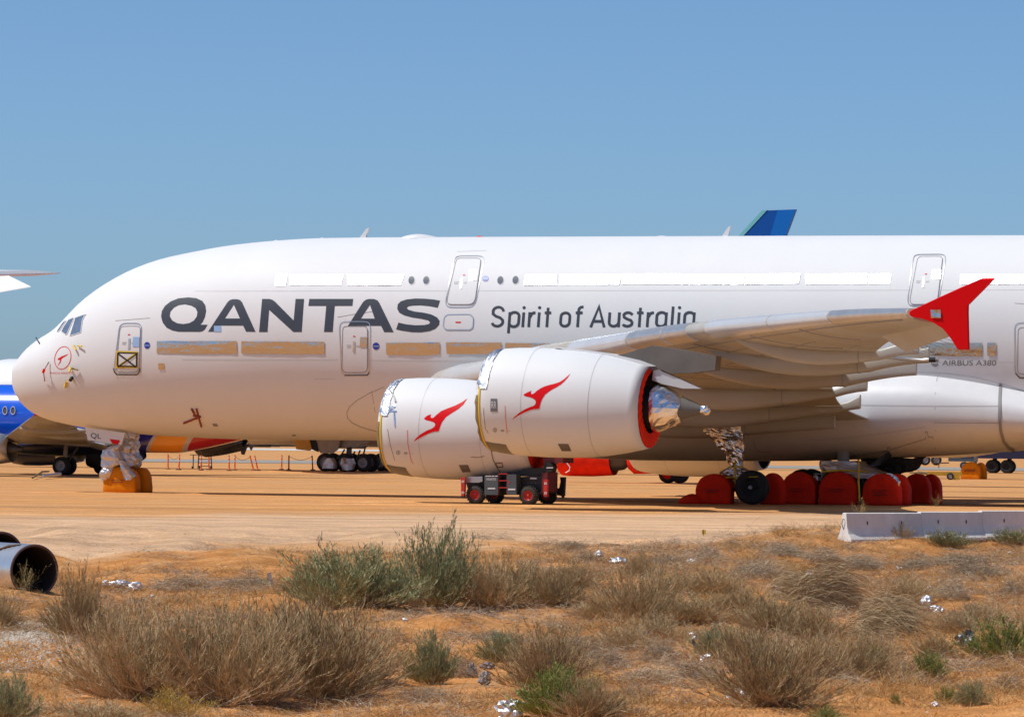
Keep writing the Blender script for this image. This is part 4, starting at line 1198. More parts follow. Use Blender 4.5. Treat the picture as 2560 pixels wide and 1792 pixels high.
# ---- nose gear
ng = empty('nose_gear', (0, 0, 0), 0, AIR)
bm = bmesh.new(); tube(bm, [(5.05, 0, 2.9), (5.0, 0, .62)], .16, 14); obj('strut', bm, 'gear_grey', ng, True)
obj('strut_foil', crumple(px_rings('e', [(1110, 1240, 640), (1120, 1238, 700), (1060, 1245, 760), (1020, 1235, 830), (1010, 1275, 890), (1030, 1270, 930), (1050, 1215, 985)], 0.15, .55), .10, 3.4, 2.0, 22), 'foil_dull', ng)
obj('drape_foil', crumple(px_rings('e', [(1020, 1100, 760), (930, 1090, 810), (905, 1100, 870), (915, 1110, 930), (930, 1060, 965), (900, 1040, 1000), (890, 1020, 1040), (905, 1010, 1070), (960, 1005, 1088)], 0.75, .40), .09, 3.1, 6.0, 20), 'foil_dull', ng)
obj('drape_foil', crumple(px_rings('e', [(1060, 1110, 900), (1090, 1180, 980), (1110, 1220, 1030), (1120, 1200, 1075)], 0.9, .22), .07, 4.1, 9.0, 16), 'foil_dull', ng)
qp = [at_y(u, v, .95) for u, v in Z('e', (762, 603), (1120, 652), (1088, 762), (1000, 748), (786, 716))]
qd = extrude_poly('gear_door', [(p.x, p.z) for p in qp], .95, .89, 'white_paint', ng)
g_fl = lambda p: p.y - .95
o = skin('door_letters', text_bm('QL', *(lambda a, b: (a[0], b[0], a[1], b[1]))(*Z('e', (815, 652), (906, 706))), slope=.09), g_fl, (1.5, .2), 'letter_grey', qd, .012, 40)
o = skin('warning_plate', polys_bm([[Z('e', (982, 706), (1078, 718), (1060, 758), (1008, 748))]]), g_fl, (1.5, .2), 'red_paint', qd, .012, 40)
# ---- wing gear (port)
wg = empty('wing_gear', (0, 0, 0), 0, AIR)
WX, WY = 34.0, 6.25
obj('strut_foil', crumple(px_rings('g', [(1690, 2085, 560), (1720, 2080, 640), (1790, 2075, 700), (1880, 2070, 790), (1925, 2070, 860), (1945, 2060, 930), (1960, 2060, 985)], WY, .5), .10, 3.4, 1.0, 22), 'foil_crumpled', wg)
obj('bogie_foil', crumple(px_rings('g', [(1960, 2070, 960), (1900, 2130, 985), (1860, 2210, 1010), (1880, 2210, 1045), (1930, 2120, 1090), (1965, 2060, 1140), (1975, 2040, 1180)], WY - .1, .45), .08, 3.4, 4.0, 22), 'foil_crumpled', wg)
def strap_px(c, pts, y, r, mat, parent, name='tape_strap'):
    bm = bmesh.new(); tube(bm, [L(at_y(u, v, y)) for u, v in Z(c, *pts)], r, 6)
    return obj(name, bm, mat, parent, True)
strap_px('g', [(2005, 900), (2000, 1000), (2005, 1140)], WY + .55, .035, 'yellow_tape', wg)
strap_px('g', [(1940, 962), (2070, 955)], WY + .55, .04, 'yellow_tape', wg)
strap_px('g', [(1890, 1050), (2090, 1050)], WY + .6, .035, 'yellow_tape', wg)
bm = bmesh.new(); box(bm, WX - .95, WX + .95, -WY - .14, -WY + .14, .52, .85); obj('bogie_beam', bm, 'gear_grey', wg)
wheel_mesh('wheel', .66, .5, 'rubber', wg, (WX + .82, -(WY + .62), .66))
bm = bmesh.new(); lathe(bm, [(-.30, .01), (-.30, .07), (-.2, .09)], 12, 'Y', (WX + .82, -(WY + .62), .66)); obj('axle_cap', bm, 'rim_grey', wg)
tx = L(at_y(*Z('t', (1305, 660))[0], WY + .9)); ty = L(at_y(*Z('t', (1470, 655))[0], WY + .9))
bm = bmesh.new(); tube(bm, [tx, ty], .018, 6); obj('tyre_mark', bm, 'yellow_tape', wg)
# starboard wing gear, seen as dark shapes beyond
wg2 = empty('wing_gear', (0, 0, 0), 0, AIR)
bm = bmesh.new(); tube(bm, [(WX, WY, 2.4), (WX, WY, .6)], .22, 12); obj('strut', bm, 'gear_grey', wg2, True)
bm = bmesh.new(); box(bm, WX - .95, WX + .95, WY - .14, WY + .14, .52, .85); obj('bogie_beam', bm, 'gear_grey', wg2)
for dx in (-.82, .82):
    for dy in (-.62, .62): wheel_mesh('wheel', .66, .5, 'rim_grey', wg2, (WX + dx, WY + dy, .66))
# ---- body gears
BX = 37.25
for s in (1, -1):
    b_ = empty('body_gear', (0, 0, 0), 0, AIR)
    y = 2.63 * s
    bm = bmesh.new(); tube(bm, [(BX, -y, 2.4), (BX, -y, .6)], .24, 12); obj('strut', bm, 'gear_grey' if s > 0 else 'dark_metal', b_, True)  # starboard strut gets darker metal for the shadow it stands in
    bm = bmesh.new(); tube(bm, [(BX + .4, -y, 1.0), (BX + 1.9, -y, 2.0)], .12, 10); obj('side_brace', bm, 'dark_metal', b_, True)
    bm = bmesh.new(); box(bm, BX - 1.8, BX + 1.8, -y - .15, -y + .15, .52, .9); obj('bogie_beam', bm, 'dark_metal', b_)
    if s < 0: obj('shaded_gear_mass', crumple(px_rings('h', [(830, 1400, 880), (850, 1390, 915), (900, 1360, 950), (1010, 1330, 985), (1060, 1215, 1012), (1080, 1150, 1030)], .6, .5), .10, 3.2, 4.0, 26), 'black', b_)  # black lump stands in for the starboard gear lost in shadow
    if s > 0:
        obj('plastic_sheet', crumple(px_rings('h', [(480, 860, 905), (470, 900, 935), (480, 1010, 985), (560, 1130, 1025), (700, 1180, 1060)], 2.75, .8), .07, 3.0, 3.0, 26), 'foil_dull', b_)
        strap_px('h', [(812, 890), (812, 1080), (822, 1260)], 3.9, .04, 'yellow_tape', b_)
        strap_px('h', [(480, 1000), (650, 985), (900, 1000)], 3.85, .04, 'yellow_tape', b_)
        obj('torn_foil', crumple(px_rings('h', [(405, 480, 1020), (400, 470, 1100), (415, 455, 1180), (420, 450, 1250)], 3.1, .2), .09, 5, 8.0, 14), 'foil_crumpled', b_)
        obj('torn_foil', crumple(px_rings('h', [(1040, 1110, 1015), (1085, 1160, 1045), (1140, 1185, 1085), (1160, 1180, 1130)], 3.55, .08), .03, 5, 5.0, 12), 'foil_crumpled', b_)
        for dx in (-1.7, 0, 1.7): wheel_mesh('wheel', .66, .48, 'rubber', b_, (BX + dx, -(y - .72), .66))
    else:
        for dx in (-1.7, 0): wheel_mesh('wheel', .66, .48, 'rubber', b_, (BX + dx, -(y + .3), .66))

# ================================================================== fabric wheel covers, each a thing of its own
def cover_mesh(w, h, t, seed, rough=.035):
    out = []
    hw = w / 2; k = .46
    out += [(-hw, 0.0), (-hw * 1.0, h * .22), (-hw * .985, h * k)]
    for i in range(1, 12):
        q = math.pi - math.pi * i / 12
        out.append((hw * .985 * math.cos(q), h * k + (h - h * k) * math.sin(q)))
    out += [(hw * .985, h * k), (hw, h * .22), (hw, 0.0)]
    nb = 5
    for i in range(1, nb): out.append((hw - w * i / nb, 0.0))
    n = len(out); c = (0, h * .48)
    bm = bmesh.new(); rings = []
    for (s, yy) in ((.0, -t / 2 - .03), (.35, -t / 2 - .028), (.65, -t / 2 - .02), (.88, -t / 2), (.985, -t / 2 + .03), (1.0, -t / 4), (1.0, 0), (1.0, t / 4), (.985, t / 2 - .03), (.88, t / 2), (.5, t / 2 + .02), (.0, t / 2 + .02)):
        ring = []
        for (x, z) in out:
            p = Vector((c[0] + (x - c[0]) * s, yy, c[1] + (z - c[1]) * s))
            f = noise.noise(Vector((p.x * 2.6, p.y * 2 + seed, p.z * 1.2))) + .5 * noise.noise(Vector((p.x * 5, seed, p.z * 2.5)))
            p.y += rough * f
            if z > .02 * h: p.x += rough * .6 * noise.noise(p * 3 + Vector((seed, 0, 0))); p.z += rough * .5 * noise.noise(p * 3 + Vector((0, seed, 0)))
            else: p.z += max(0, rough * .8 * noise.noise(Vector((p.x * 2, seed, 0))))
            ring.append(bm.verts.new(p))
        rings.append(ring)
    for i in range(len(rings) - 1):
        for j in range(n):
            bm.faces.new((rings[i][j], rings[i][(j + 1) % n], rings[i + 1][(j + 1) % n], rings[i + 1][j]))
    bmesh.ops.remove_doubles(bm, verts=bm.verts, dist=.0005)
    bmesh.ops.recalc_face_normals(bm, faces=bm.faces)
    return bm
def wheel_cover(u0, u1, v0, v1, y, t, mat, label, cat='wheel cover', group=None, prints=0, seed=1.0, root=None):
    a = at_y(u0, v1, y); b = at_y(u1, v1, y); top = at_y((u0 + u1) / 2, v0, y)
    o = obj('wheel_cover', cover_mesh(b.x - a.x, top.z - .0, t, seed), mat, None, True)
    P = p2w(((a.x + b.x) / 2, y - t / 2, 0.0)); o.location = P; o.rotation_euler = (0, 0, -TH)
    tag(o, label, cat, group)
    w = b.x - a.x; h = top.z
    for i in range(prints):
        bm = bmesh.new()
        box(bm, -w * (.22 - .04 * (i % 2)), w * (.20 - .05 * (i % 2)), -t / 2 - .075, -t / 2 - .066, h * (.46 - .07 * i), h * (.46 - .07 * i) + .025)
        obj('printed_line', bm, 'cover_print', o)
    return o
pmat('cover_print', (0.16, 0.012, 0.01), .7)
GC = 'fabric covers over the airliner wheels'
wheel_cover(1737, 1825, 1184, 1262, WY + .95, .62, 'red_tarp', 'red fabric wheel cover just ahead of the bare black tyre', group=GC, prints=2, seed=1)
wheel_cover(1899, 1956, 1182, 1260, WY - .35, .55, 'red_tarp', 'red wheel cover half hidden behind the bare black tyre', group=GC, seed=3)
wheel_cover(1951, 2036, 1179, 1262, 3.75, .6, 'red_tarp', 'dull red wheel cover right next to the tyre, first of the belly row', group=GC, prints=2, seed=5)
wheel_cover(2045, 2140, 1179, 1262, 3.75, .6, 'red_tarp', 'red wheel cover under the draped silver sheet, middle of the belly row', group=GC, prints=2, seed=7)
wheel_cover(2154, 2247, 1184, 1263, 3.75, .6, 'red_tarp', 'brightest red wheel cover, half sunlit, with three printed lines', group=GC, prints=3, seed=9)
wheel_cover(2206, 2268, 1184, 1261, 2.5, .7, 'red_tarp', 'orange-red cover tucked behind the brightest red wheel cover', group=GC, seed=11)
wheel_cover(2254, 2322, 1183, 1258, -1.9, .6, 'red_tarp', 'dark red wheel cover with raised hem behind the brightest one', group=GC, seed=13)
wheel_cover(2296, 2348, 1185, 1256, -3.3, .6, 'red_tarp', 'rearmost red wheel cover with weeds at its foot', group=GC, seed=15)
wheel_cover(256, 337, 1165, 1233, .95, .62, 'orange_tarp', 'orange wheel cover with foil hanging over its top', group=GC, prints=2, seed=17)
wheel_cover(322, 367, 1168, 1232, -.15, .6, 'orange_tarp', 'narrow orange-red cover behind the foil draped orange one', group=GC, seed=19)
# loose red sheet on the ground
bm = crumple([(Vector((0, 0, 0)), .42, .34), (Vector((0, 0, .12)), .42, .34), (Vector((.05, 0, .25)), .34, .28), (Vector((.12, 0, .36)), .2, .18), (Vector((.15, 0, .4)), .05, .05)], .07, 3, 2.0, 18)
o = obj('fabric_bundle', bm, 'red_tarp', None, True); P = at_y(1722, 1263, WY + .9); o.location = p2w((P.x, WY + .9, 0)); o.rotation_euler = (0, 0, -TH)
tag(o, 'small crumpled red cloth bundle beside the first red wheel cover', 'cloth')
# ================================================================== scissor lift under the engine
LW = ground_hit(1186, 1259); LO = w2p(LW)
LIFT = empty('scissor_lift', LW, -TH)
tag(LIFT, 'black and grey scissor lift with bright red wheel rims under the engine', 'scissor lift')
def lq(yo, *pts):                         # crop l pixels on the plane yo metres behind the near face -> local x,z
    out = []
    for u, v in Z('l', *pts):
        p = at_y(u, v, LO.y - yo); out.append((p.x - LO.x, p.z))
    return out
def lslab(name, yo, th, pts, mat, parent=None):
    q = lq(yo, *pts); n = len(q)
    vs = [(a, yo, b) for a, b in q] + [(a, yo + th, b) for a, b in q]
    tr = tessellate_polygon([[Vector((a, b, 0)) for a, b in q]])
    fs = [tuple(t) for t in tr] + [tuple(n + i for i in t[::-1]) for t in tr] + [(i, (i + 1) % n, n + (i + 1) % n, n + i) for i in range(n)]
    return fix_normals(pydata(name, vs, fs, mat, parent or LIFT))
pmat('lift_grey', (0.085, 0.095, 0.105), .45, var=.2, vscale=3)
pmat('lift_black', (0.014, 0.014, 0.015), .5, var=.3, vscale=4)
pmat('lift_red', (0.55, 0.03, 0.02), .4, var=.15, vscale=3)
pmat('lift_dark_red', (0.16, 0.012, 0.012), .45, var=.2, vscale=3)
pmat('lift_white', (0.72, 0.72, 0.72), .5)
pmat('tyre_dusty', (0.055, 0.047, 0.038), .9, var=.35, vscale=9)
wx = [lq(0, (400, 980))[0][0], lq(0, (1355, 985))[0][0]]
for yo in (0.02, 2.05):
    for x in wx:
        w_ = wheel_mesh('wheel', .335, .30, 'lift_red', LIFT, (x, yo + .15, .335), 0, True)
        w_.data.materials[0] = M['tyre_dusty']
lslab('chassis', .42, 1.45, [(250, 760), (560, 700), (1660, 630), (1660, 960), (1520, 985), (1150, 980), (560, 990), (300, 930)], 'lift_black')
lslab('engine_tray', .15, .5, [(245, 700), (300, 655), (545, 650), (545, 740), (480, 760), (250, 760)], 'bare_metal')
c1 = lslab('cabinet', -.08, .5, [(582, 640), (825, 628), (825, 980), (580, 980)], 'lift_grey')
c2 = lslab('cabinet', -.08, .5, [(988, 612), (1152, 612), (1155, 975), (988, 975)], 'lift_grey')
ld = empty('ladder', (0, 0, 0), 0, LIFT)
for a in ((825, 600, 848, 980), (975, 600, 990, 980)):
    lslab('ladder_rail', -.04, .06, [(a[0], a[1]), (a[2], a[1]), (a[2], a[3]), (a[0], a[3])], 'lift_dark_red', ld)
for y_ in (595, 718, 843): lslab('ladder_rung', -.06, .08, [(840, y_), (990, y_), (990, y_ + 16), (840, y_ + 16)], 'lift_red', ld)
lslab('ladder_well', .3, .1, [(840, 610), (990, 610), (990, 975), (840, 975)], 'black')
for yo, q in ((-.16, [(158, 672), (235, 672), (215, 1000), (165, 1000)]), (-.16, [(1642, 705), (1716, 712), (1705, 1008), (1640, 1000)])):
    s_ = lslab('stabilizer', yo, .16, q, 'lift_red')
    x0 = (q[0][0] + q[1][0]) / 2
    for yy in (q[0][1] + 70, q[2][1] - 60):
        lslab('white_decal', yo - .012, .008, [(x0 - 22, yy - 18), (x0 + 20, yy - 18), (x0 + 20, yy + 20), (x0 - 22, yy + 20)], 'lift_white', s_)
        lslab('decal_core', yo - .018, .005, [(x0 - 10, yy - 8), (x0 + 8, yy - 8), (x0 + 8, yy + 9), (x0 - 10, yy + 9)], 'lift_red', s_)
    lslab('stabilizer_foot', yo, .18, [(x0 - 25, q[2][1]), (x0 + 18, q[2][1]), (x0 + 22, q[2][1] + 22), (x0 - 28, q[2][1] + 22)], 'lift_black', s_)
s_ = lslab('stabilizer', 1.9, .18, [(1935, 662), (2022, 662), (2005, 1000), (1955, 1000), (1880, 985), (1880, 860), (1920, 860), (1945, 740)], 'lift_black')
lslab('stabilizer_foot', 1.9, .18, [(1962, 1000), (1990, 1000), (1990, 1028), (2030, 1030), (2030, 1038), (1920, 1038), (1920, 1030), (1962, 1026)], 'lift_black', s_)
lslab('end_panel', .35, 1.15, [(1610, 590), (1712, 575), (1705, 930), (1610, 940)], 'lift_dark_red')
lslab('scissor_stack', .5, .9, [(1000, 600), (1050, 575), (1600, 490), (1720, 490), (1720, 600), (1500, 640), (1200, 650)], 'lift_black')
lslab('platform', .6, 1.2, [(1640, 330), (1720, 280), (1990, 280), (1990, 410), (1880, 405), (1720, 410), (1660, 470)], 'lift_dark_red')
lslab('platform_motor', .35, .5, [(1650, 410), (1760, 400), (1810, 470), (1790, 560), (1700, 575), (1630, 520)], 'lift_black')
def lflat(c, y): return lambda p: p.y - y
yf = LO.y + .08
def ltext(s, x0, y0, x1, y1, mat, parent, yo=-.08):
    bm = text_bm(s, *(lambda a, b: (a[0], b[0], a[1], b[1]))(*Z('l', (x0, y0), (x1, y1))))
    for v in bm.verts:
        p = at_y(v.co.x, v.co.y, LO.y - yo + .006); v.co = Vector((p.x - LO.x, yo - .006, p.z))
    return obj('lettering', bm, mat, parent)
ltext('WRASTOS', 615, 680, 785, 720, 'lift_white', c1)
for q_ in ((600, 700), (712, 760), (775, 818)): lslab('white_decal', -.092, .008, [(q_[0], 638), (q_[1], 636), (q_[1], 650), (q_[0], 652)], 'lift_white', c1)
for c_, q in ((c1, (640, 855, 775, 878)), (c2, (1005, 868, 1135, 895))):
    lslab('white_decal', -.092, .008, [(q[0], q[1]), (q[2], q[1]), (q[2], q[3]), (q[0], q[3])], 'lift_white', c_)
lslab('red_decal', -.092, .008, [(1000, 742), (1045, 742), (1022, 778)], 'lift_red', c2)
lslab('white_decal', .41, .008, [(1400, 668), (1515, 672), (1515, 700), (1400, 698)], 'lift_white')
for i in range(6): lslab('vent_slot', .41, .008, [(1285 + 64 * i, 762), (1312 + 64 * i, 760), (1312 + 64 * i, 770), (1285 + 64 * i, 772)], 'lift_grey')
lslab('white_decal', .33, .01, [(1695, 488), (1812, 486), (1812, 502), (1695, 504)], 'lift_white')

# ================================================================== concrete barriers
pmat('concrete', (0.82, 0.785, 0.735), .85, var=.18, vscale=2.0, bump=.35, bscale=30, bdist=.02, stretch=(1, 1, .4))
BP = [(-.32, 0), (-.31, .07), (-.20, .22), (-.135, .40), (-.088, .79), (-.06, .81), (.06, .81), (.085, .79), (.135, .40), (.20, .22), (.31, .07), (.32, 0)]
def barrier(P, ang, ln, label, hook):
    bm = bmesh.new(); rings = []
    for x in (0, .02, ln - .02, ln):
        k = .985 if x in (0, ln) else 1.0
        rings.append([bm.verts.new((x, y * k, z * (k if z > .7 else 1))) for y, z in BP])
    n = len(BP)
    for i in range(3):
        for j in range(n - 1): bm.faces.new((rings[i][j], rings[i][j + 1], rings[i + 1][j + 1], rings[i + 1][j]))
    bm.faces.new(rings[0]); bm.faces.new(rings[-1][::-1])
    bmesh.ops.recalc_face_normals(bm, faces=bm.faces)
    o = obj('concrete_barrier', bm, 'concrete'); o.location = P; o.rotation_euler = (0, 0, ang)
    tag(o, label, 'barrier', 'concrete barriers along the gravel track')
    for fx in (.27, .73):
        bm = bmesh.new(); box(bm, ln * fx - .012, ln * fx + .012, -.140, -.10, .47, .57); obj('lifting_slot', bm, 'black', o)
    if hook:
        bm = bmesh.new(); tube(bm, [(-.01, -.02, .62), (-.06, -.02, .64), (-.06, .03, .5), (-.01, .02, .35)], .012, 6); obj('steel_loop', bm, 'rope', o)
    return o
A0 = ground_hit(2110, 1352); ang = math.radians(36)
p = Vector((A0.x, A0.y, A0.z)); lens = [2.75, 2.3, 3.05, 3.05]
labs = ['concrete barrier whose sunlit end faces the scrub, nearest of the row', 'short middle concrete barrier with litter caught at its foot', 'concrete barrier beyond the step in the top line', 'last concrete barrier cut by the picture edge']
for i, (l_, lb) in enumerate(zip(lens, labs)):
    P = Vector((p.x, p.y, A0.z + .03 * i - .02))
    barrier(P, ang, l_, lb, i == 0)
    p += Vector((math.cos(ang), math.sin(ang), 0)) * (l_ + .006)

# ================================================================== steel culvert pipes
pmat('galvanised', (0.78, 0.79, 0.80), .30, metal=.8, var=.25, vscale=1.5, stretch=(1, .4, .4))
pmat('rust_inside', (0.05, 0.03, 0.025), .9, var=.5, vscale=3)
def culvert(P, r, ln, ang, label):
    root = empty('culvert_pipe', P, ang); tag(root, label, 'pipe', 'steel culvert pipes')
    bm = bmesh.new(); prof = []
    n = int(ln / .034)
    for i in range(n + 1): prof.append((-ln * i / n, r + .006 * math.sin(i * math.pi / 2)))
    lathe(bm, prof, 56, 'X', (0, 0, r)); obj('shell', bm, 'galvanised', root, True)
    bm = bmesh.new(); lathe(bm, [(-.0, r - .05), (-ln, r - .05)], 56, 'X', (0, 0, r)); obj('lining', bm, 'rust_inside', root, True)
    bm = bmesh.new(); lathe(bm, [(-.01, r + .008), (.015, r - .01), (.012, r - .045), (-.02, r - .052)], 56, 'X', (0, 0, r)); obj('rim', bm, 'rust_rim', root, True)
    bm = bmesh.new(); tube(bm, [(-1.1, -r * .75, r * 1.72), (-.7, -r * .5, r * 1.9), (-.35, -r * .3, r * 1.985)], [.02, .04, .012], 6); obj('torn_strap', bm, 'rope', root)
    bm = bmesh.new(); lathe(bm, [(-ln + .05, .01), (-ln + .05, r - .06)], 30, 'X', (0, 0, r)); obj('earth_plug', bm, 'rust_inside', root)
    return root
pmat('rust_rim', (0.15, 0.085, 0.075), .8, var=.3, vscale=6)
cp = ground_hit(80, 1478); s_ = px_scale(cp.y)
r_ = 66 / s_
culvert(Vector((cp.x + .05, cp.y, cp.z - r_ * .22)), r_, 4.0, math.radians(-58), 'corrugated steel pipe in front, weeds growing before its black mouth')
cp2 = ground_hit(-8, 1452)
culvert(Vector((cp2.x, cp2.y + .8, cp2.z - r_ * .1)), r_ * 1.0, 4.0, math.radians(-58), 'second steel pipe behind, only its rusty upper rim showing')

# ================================================================== orange delineator posts with chain
pmat('post_orange', (0.80, 0.13, 0.02), .55, var=.15, vscale=4)
posts = [(423, 1174, 0, 'red-orange post at the nose end of the chain line'), (450, 1177, .05, 'slightly tilted red-orange post, second along the chain line'), (506, 1178, 0, 'red-orange post before the grey steps'),
         (525, 1175, 0, 'red-orange post crossing the right foot of the grey steps'), (576, 1179, -.02, 'red-orange post under the stripped engine'), (590, 1175, 0, 'dark side red post behind the stripped engine post'),
         (637, 1175, -.26, 'darker of the two leaning red posts'), (648, 1176, -.24, 'brighter of the two leaning red posts'), (707, 1170, .01, 'red-orange post left of the far bogie, first of the last three'),
         (725, 1172, 0, 'tallest looking red-orange post in the middle of the last three'), (785, 1171, -.06, 'red-orange post right beside the far bogie wheels')]
tops = []
for i, (u, v, tl, lb) in enumerate(posts):
    P = ground_hit(u, v); P.y = 329 + (1177 - v) * 2.0
    P = Vector(((u - 1280) / F * P.y, P.y, 0.0))
    root = empty('delineator_post', P); tag(root, lb, 'post', 'red-orange delineator posts')
    ax = Vector((tl, 0, 1)).normalized()
    bm = bmesh.new(); tube(bm, [(0, 0, .02), ax * .25, ax * 1.05, ax * 1.1], [.07, .055, .05, .035], 10); obj('shaft', bm, 'post_orange', root, True)
    bm = bmesh.new(); lathe(bm, [(0, .20), (.05, .19), (.07, .08), (.08, .01)], 14, 'Z'); obj('rubber_base', bm, 'rubber', root)
    for hh in (.62, .9):
        bm = bmesh.new(); tube(bm, [ax * hh, ax * (hh + .07)], .0565, 10); obj('pale_band', bm, 'lift_white' if i % 3 else 'post_orange', root)
    tops.append(P + ax * 1.02)
for a, b in ((0, 1), (5, 6), (9, 10)):
    bm = bmesh.new()
    pts = [tops[a].lerp(tops[b], t / 12) - Vector((0, 0, .28 * math.sin(math.pi * t / 12))) for t in range(13)]
    o_ = pts[0].copy()
    tube(bm, [q - o_ for q in pts], .016, 5)
    o = obj('barrier_chain', bm, 'rope'); o.location = o_
    tag(o, ['thin chain sagging between the first two red posts', 'thin chain sagging towards the leaning red posts', 'thin chain sagging between the last two red posts'][(0, 5, 9).index(a)], 'chain')
# ---- grey maintenance steps
pmat('step_grey', (0.10, 0.12, 0.14), .55, metal=.3)
S0 = Vector(((506 - 1280) / F * 345, 345, 0)); k_ = 345 / F
st = empty('maintenance_steps', S0); tag(st, 'small grey rolling steps behind the red-orange posts', 'steps')
for x, t in ((-20, 0), (-8, .1), (27, -.15)):
    bm = bmesh.new(); tube(bm, [(x * k_, 0, 0), ((x + t * 20) * k_, 0, 1.0)], .045, 6); obj('leg', bm, 'step_grey', st)
for i in range(4):
    bm = bmesh.new(); box(bm, -8 * k_, 27 * k_, -.1, .25, .16 + .26 * i, .21 + .26 * i); obj('tread', bm, 'step_grey', st)
bm = bmesh.new(); box(bm, -28 * k_, 0, -.2, .5, 1.0, 1.05); obj('platform', bm, 'step_grey', st)
for x in (-21, -3, 25):
    bm = bmesh.new(); lathe(bm, [(-.05, .01), (-.05, .09), (.05, .09), (.05, .01)], 12, 'Y', (x * k_, -.15, .09)); obj('caster', bm, 'rubber', st)

# ---- loose parts on the sand by the far gear
def rod(name, pts, r, mat, label, cat):
    P = [Vector(p) for p in pts]; o_ = P[0].copy(); bm = bmesh.new(); tube(bm, [q - o_ for q in P], r, 6); o = obj(name, bm, mat); o.location = o_; tag(o, label, cat); return o
def far(u, v):
    d = wray(u, v); t = -CZ / d.z
    return Vector((d.x * t, d.y * t, 0.0))
a_ = far(81, 1199); b_ = far(105, 1192)
rod('tow_bar', [a_ + Vector((0, 0, .1)), b_ + Vector((0, 0, .3)), far(122, 1191) + Vector((0, 0, .3))], .05, 'olive_tarp', 'thin bent metal bar lying on the sand by the blue jet', 'bar')
rod('metal_plank', [far(107, 1198) + Vector((0, 0, .18)), far(150, 1194) + Vector((0, 0, .22))], .10, 'bare_metal', 'pale metal plank lying near the blue jet main wheel', 'plank')
# ================================================================== aircraft behind
pmat('far_white', (0.78, 0.79, 0.80), .3, var=.05, vscale=.5)
pmat('far_blue', (0.006, 0.12, 0.70), .22, coat=.4)
pmat('far_shade_navy', (0.012, 0.014, 0.05), .4)  # shade put into the colour of far bellies and the far cowl
pmat('fin_blue', (0.004, 0.085, 0.40), .4, spec=.2)
pmat('fin_edge', (0.16, 0.55, 0.62), .3)
pmat('fin_mid', (0.005, 0.15, 0.58), .4, spec=.2)
class Fr:
    def __init__(s, N): s.N = Vector((N[0], N[1], 0)); s.o = w2p(s.N)
    def px(s, u, v, y): p = at_y(u, v, y + s.o.y); return Vector((p.x - s.o.x, y, p.z))
def tube_body(name, root, ln, r, zc, mat, nose=6.0, tail=12.0, n=40, hk=1.0, tail_rise=1.5, seg=40, tpow=1.55):
    rings = []
    for i in range(seg + 1):
        x = ln * (i / seg)
        if x < nose:
            t = max(.0005, x / nose); k = (1 - (1 - t) ** 2) ** .62; dz = -.25 * r * (1 - t) ** 2
        elif x > ln - tail:
            t = (x - (ln - tail)) / tail; k = max(.04, 1 - t ** tpow); dz = tail_rise * t ** 1.4 * .7
        else: k = 1; dz = 0
        rings.append([(x, r * k * math.sin(q), zc + dz + r * k * hk * math.cos(q)) for q in [2 * math.pi * j / n for j in range(n)]])
    vs, fs = loft(rings, cap0=True, cap1=True)
    return fix_normals(pydata(name, vs, fs, mat, root, True))
def slab4(name, pts, th, mat, root):      # four corners in airliner-style coordinates, tapered edges
    P = [Vector(p) for p in pts]; c = sum(P, Vector()) / 4
    up = [p + Vector((0, 0, .02)) for p in P] + [p.lerp(c, .3) + Vector((0, 0, th / 2)) for p in P]
    dn = [p - Vector((0, 0, .02)) for p in P] + [p.lerp(c, .3) - Vector((0, 0, th / 2)) for p in P]
    vs = [L(p) for p in up + dn]
    fs = [(4, 5, 6, 7), (12, 15, 14, 13)]
    for i in range(4):
        k = (i + 1) % 4
        fs += [(i, k, 4 + k, 4 + i), (8 + k, 8 + i, 12 + i, 12 + k), (k, i, 8 + i, 8 + k)]
    return fix_normals(pydata(name, vs, fs, mat, root))

# ---- A: white wide-body with blue fin, stripped engine, six wheel bogies
fa = Fr((-39.3 - 5.2 * CT, 345 + 5.2 * ST)); A = empty('airliner', fa.N, -TH)
tag(A, 'white wide-body behind with blue tail fin tip, stripped engine and six-wheel bogie', 'airliner')
tube_body('fuselage', A, 68.2, 3.1, 5.0, 'far_white', nose=7.5, tail=18, tail_rise=2.2)
fp = [fa.px(u, v, 0) for u, v in [(1850, 591), (1909, 527), (1990, 524), (1965, 591)]]
low = [Vector((fp[0].x - 7.5, 0, 8.0)), fp[0], fp[1], fp[2], fp[3], Vector((fp[3].x - 1.0, 0, 7.4))]
fin = extrude_poly('tail_fin', [(p.x, p.z) for p in low], .16, -.16, 'fin_blue', A)
le = [fp[0], fp[1], fp[1] + Vector((.35, 0, 0)), fp[0] + Vector((.35, 0, 0))]
extrude_poly('fin_leading_edge', [(p.x - .04, p.z + .03) for p in le], .19, -.19, 'fin_edge', fin)
rd = [fa.px(u, v, 0) for u, v in [(1945, 527), (1990, 524.5), (1965, 591), (1926, 591)]]
extrude_poly('rudder', [(p.x + .03, p.z + .01) for p in rd], .18, -.18, 'fin_mid', fin)
for s in (1, -1):
    slab4('wing', [(27.2, 2.5 * s, 3.2), (41.2, 29 * s, 5.2), (43.2, 29 * s, 5.1), (40.7, 2.5 * s, 2.9)], .9, 'far_white', A)
def far_wheel(root, x, y, r, w, rim='rim_grey', z=None):
    return wheel_mesh('wheel', r, w, rim, root, (x, -y, r if z is None else z))
gw = fa.px(*Z('f', (800, 920))[0], 6.0)
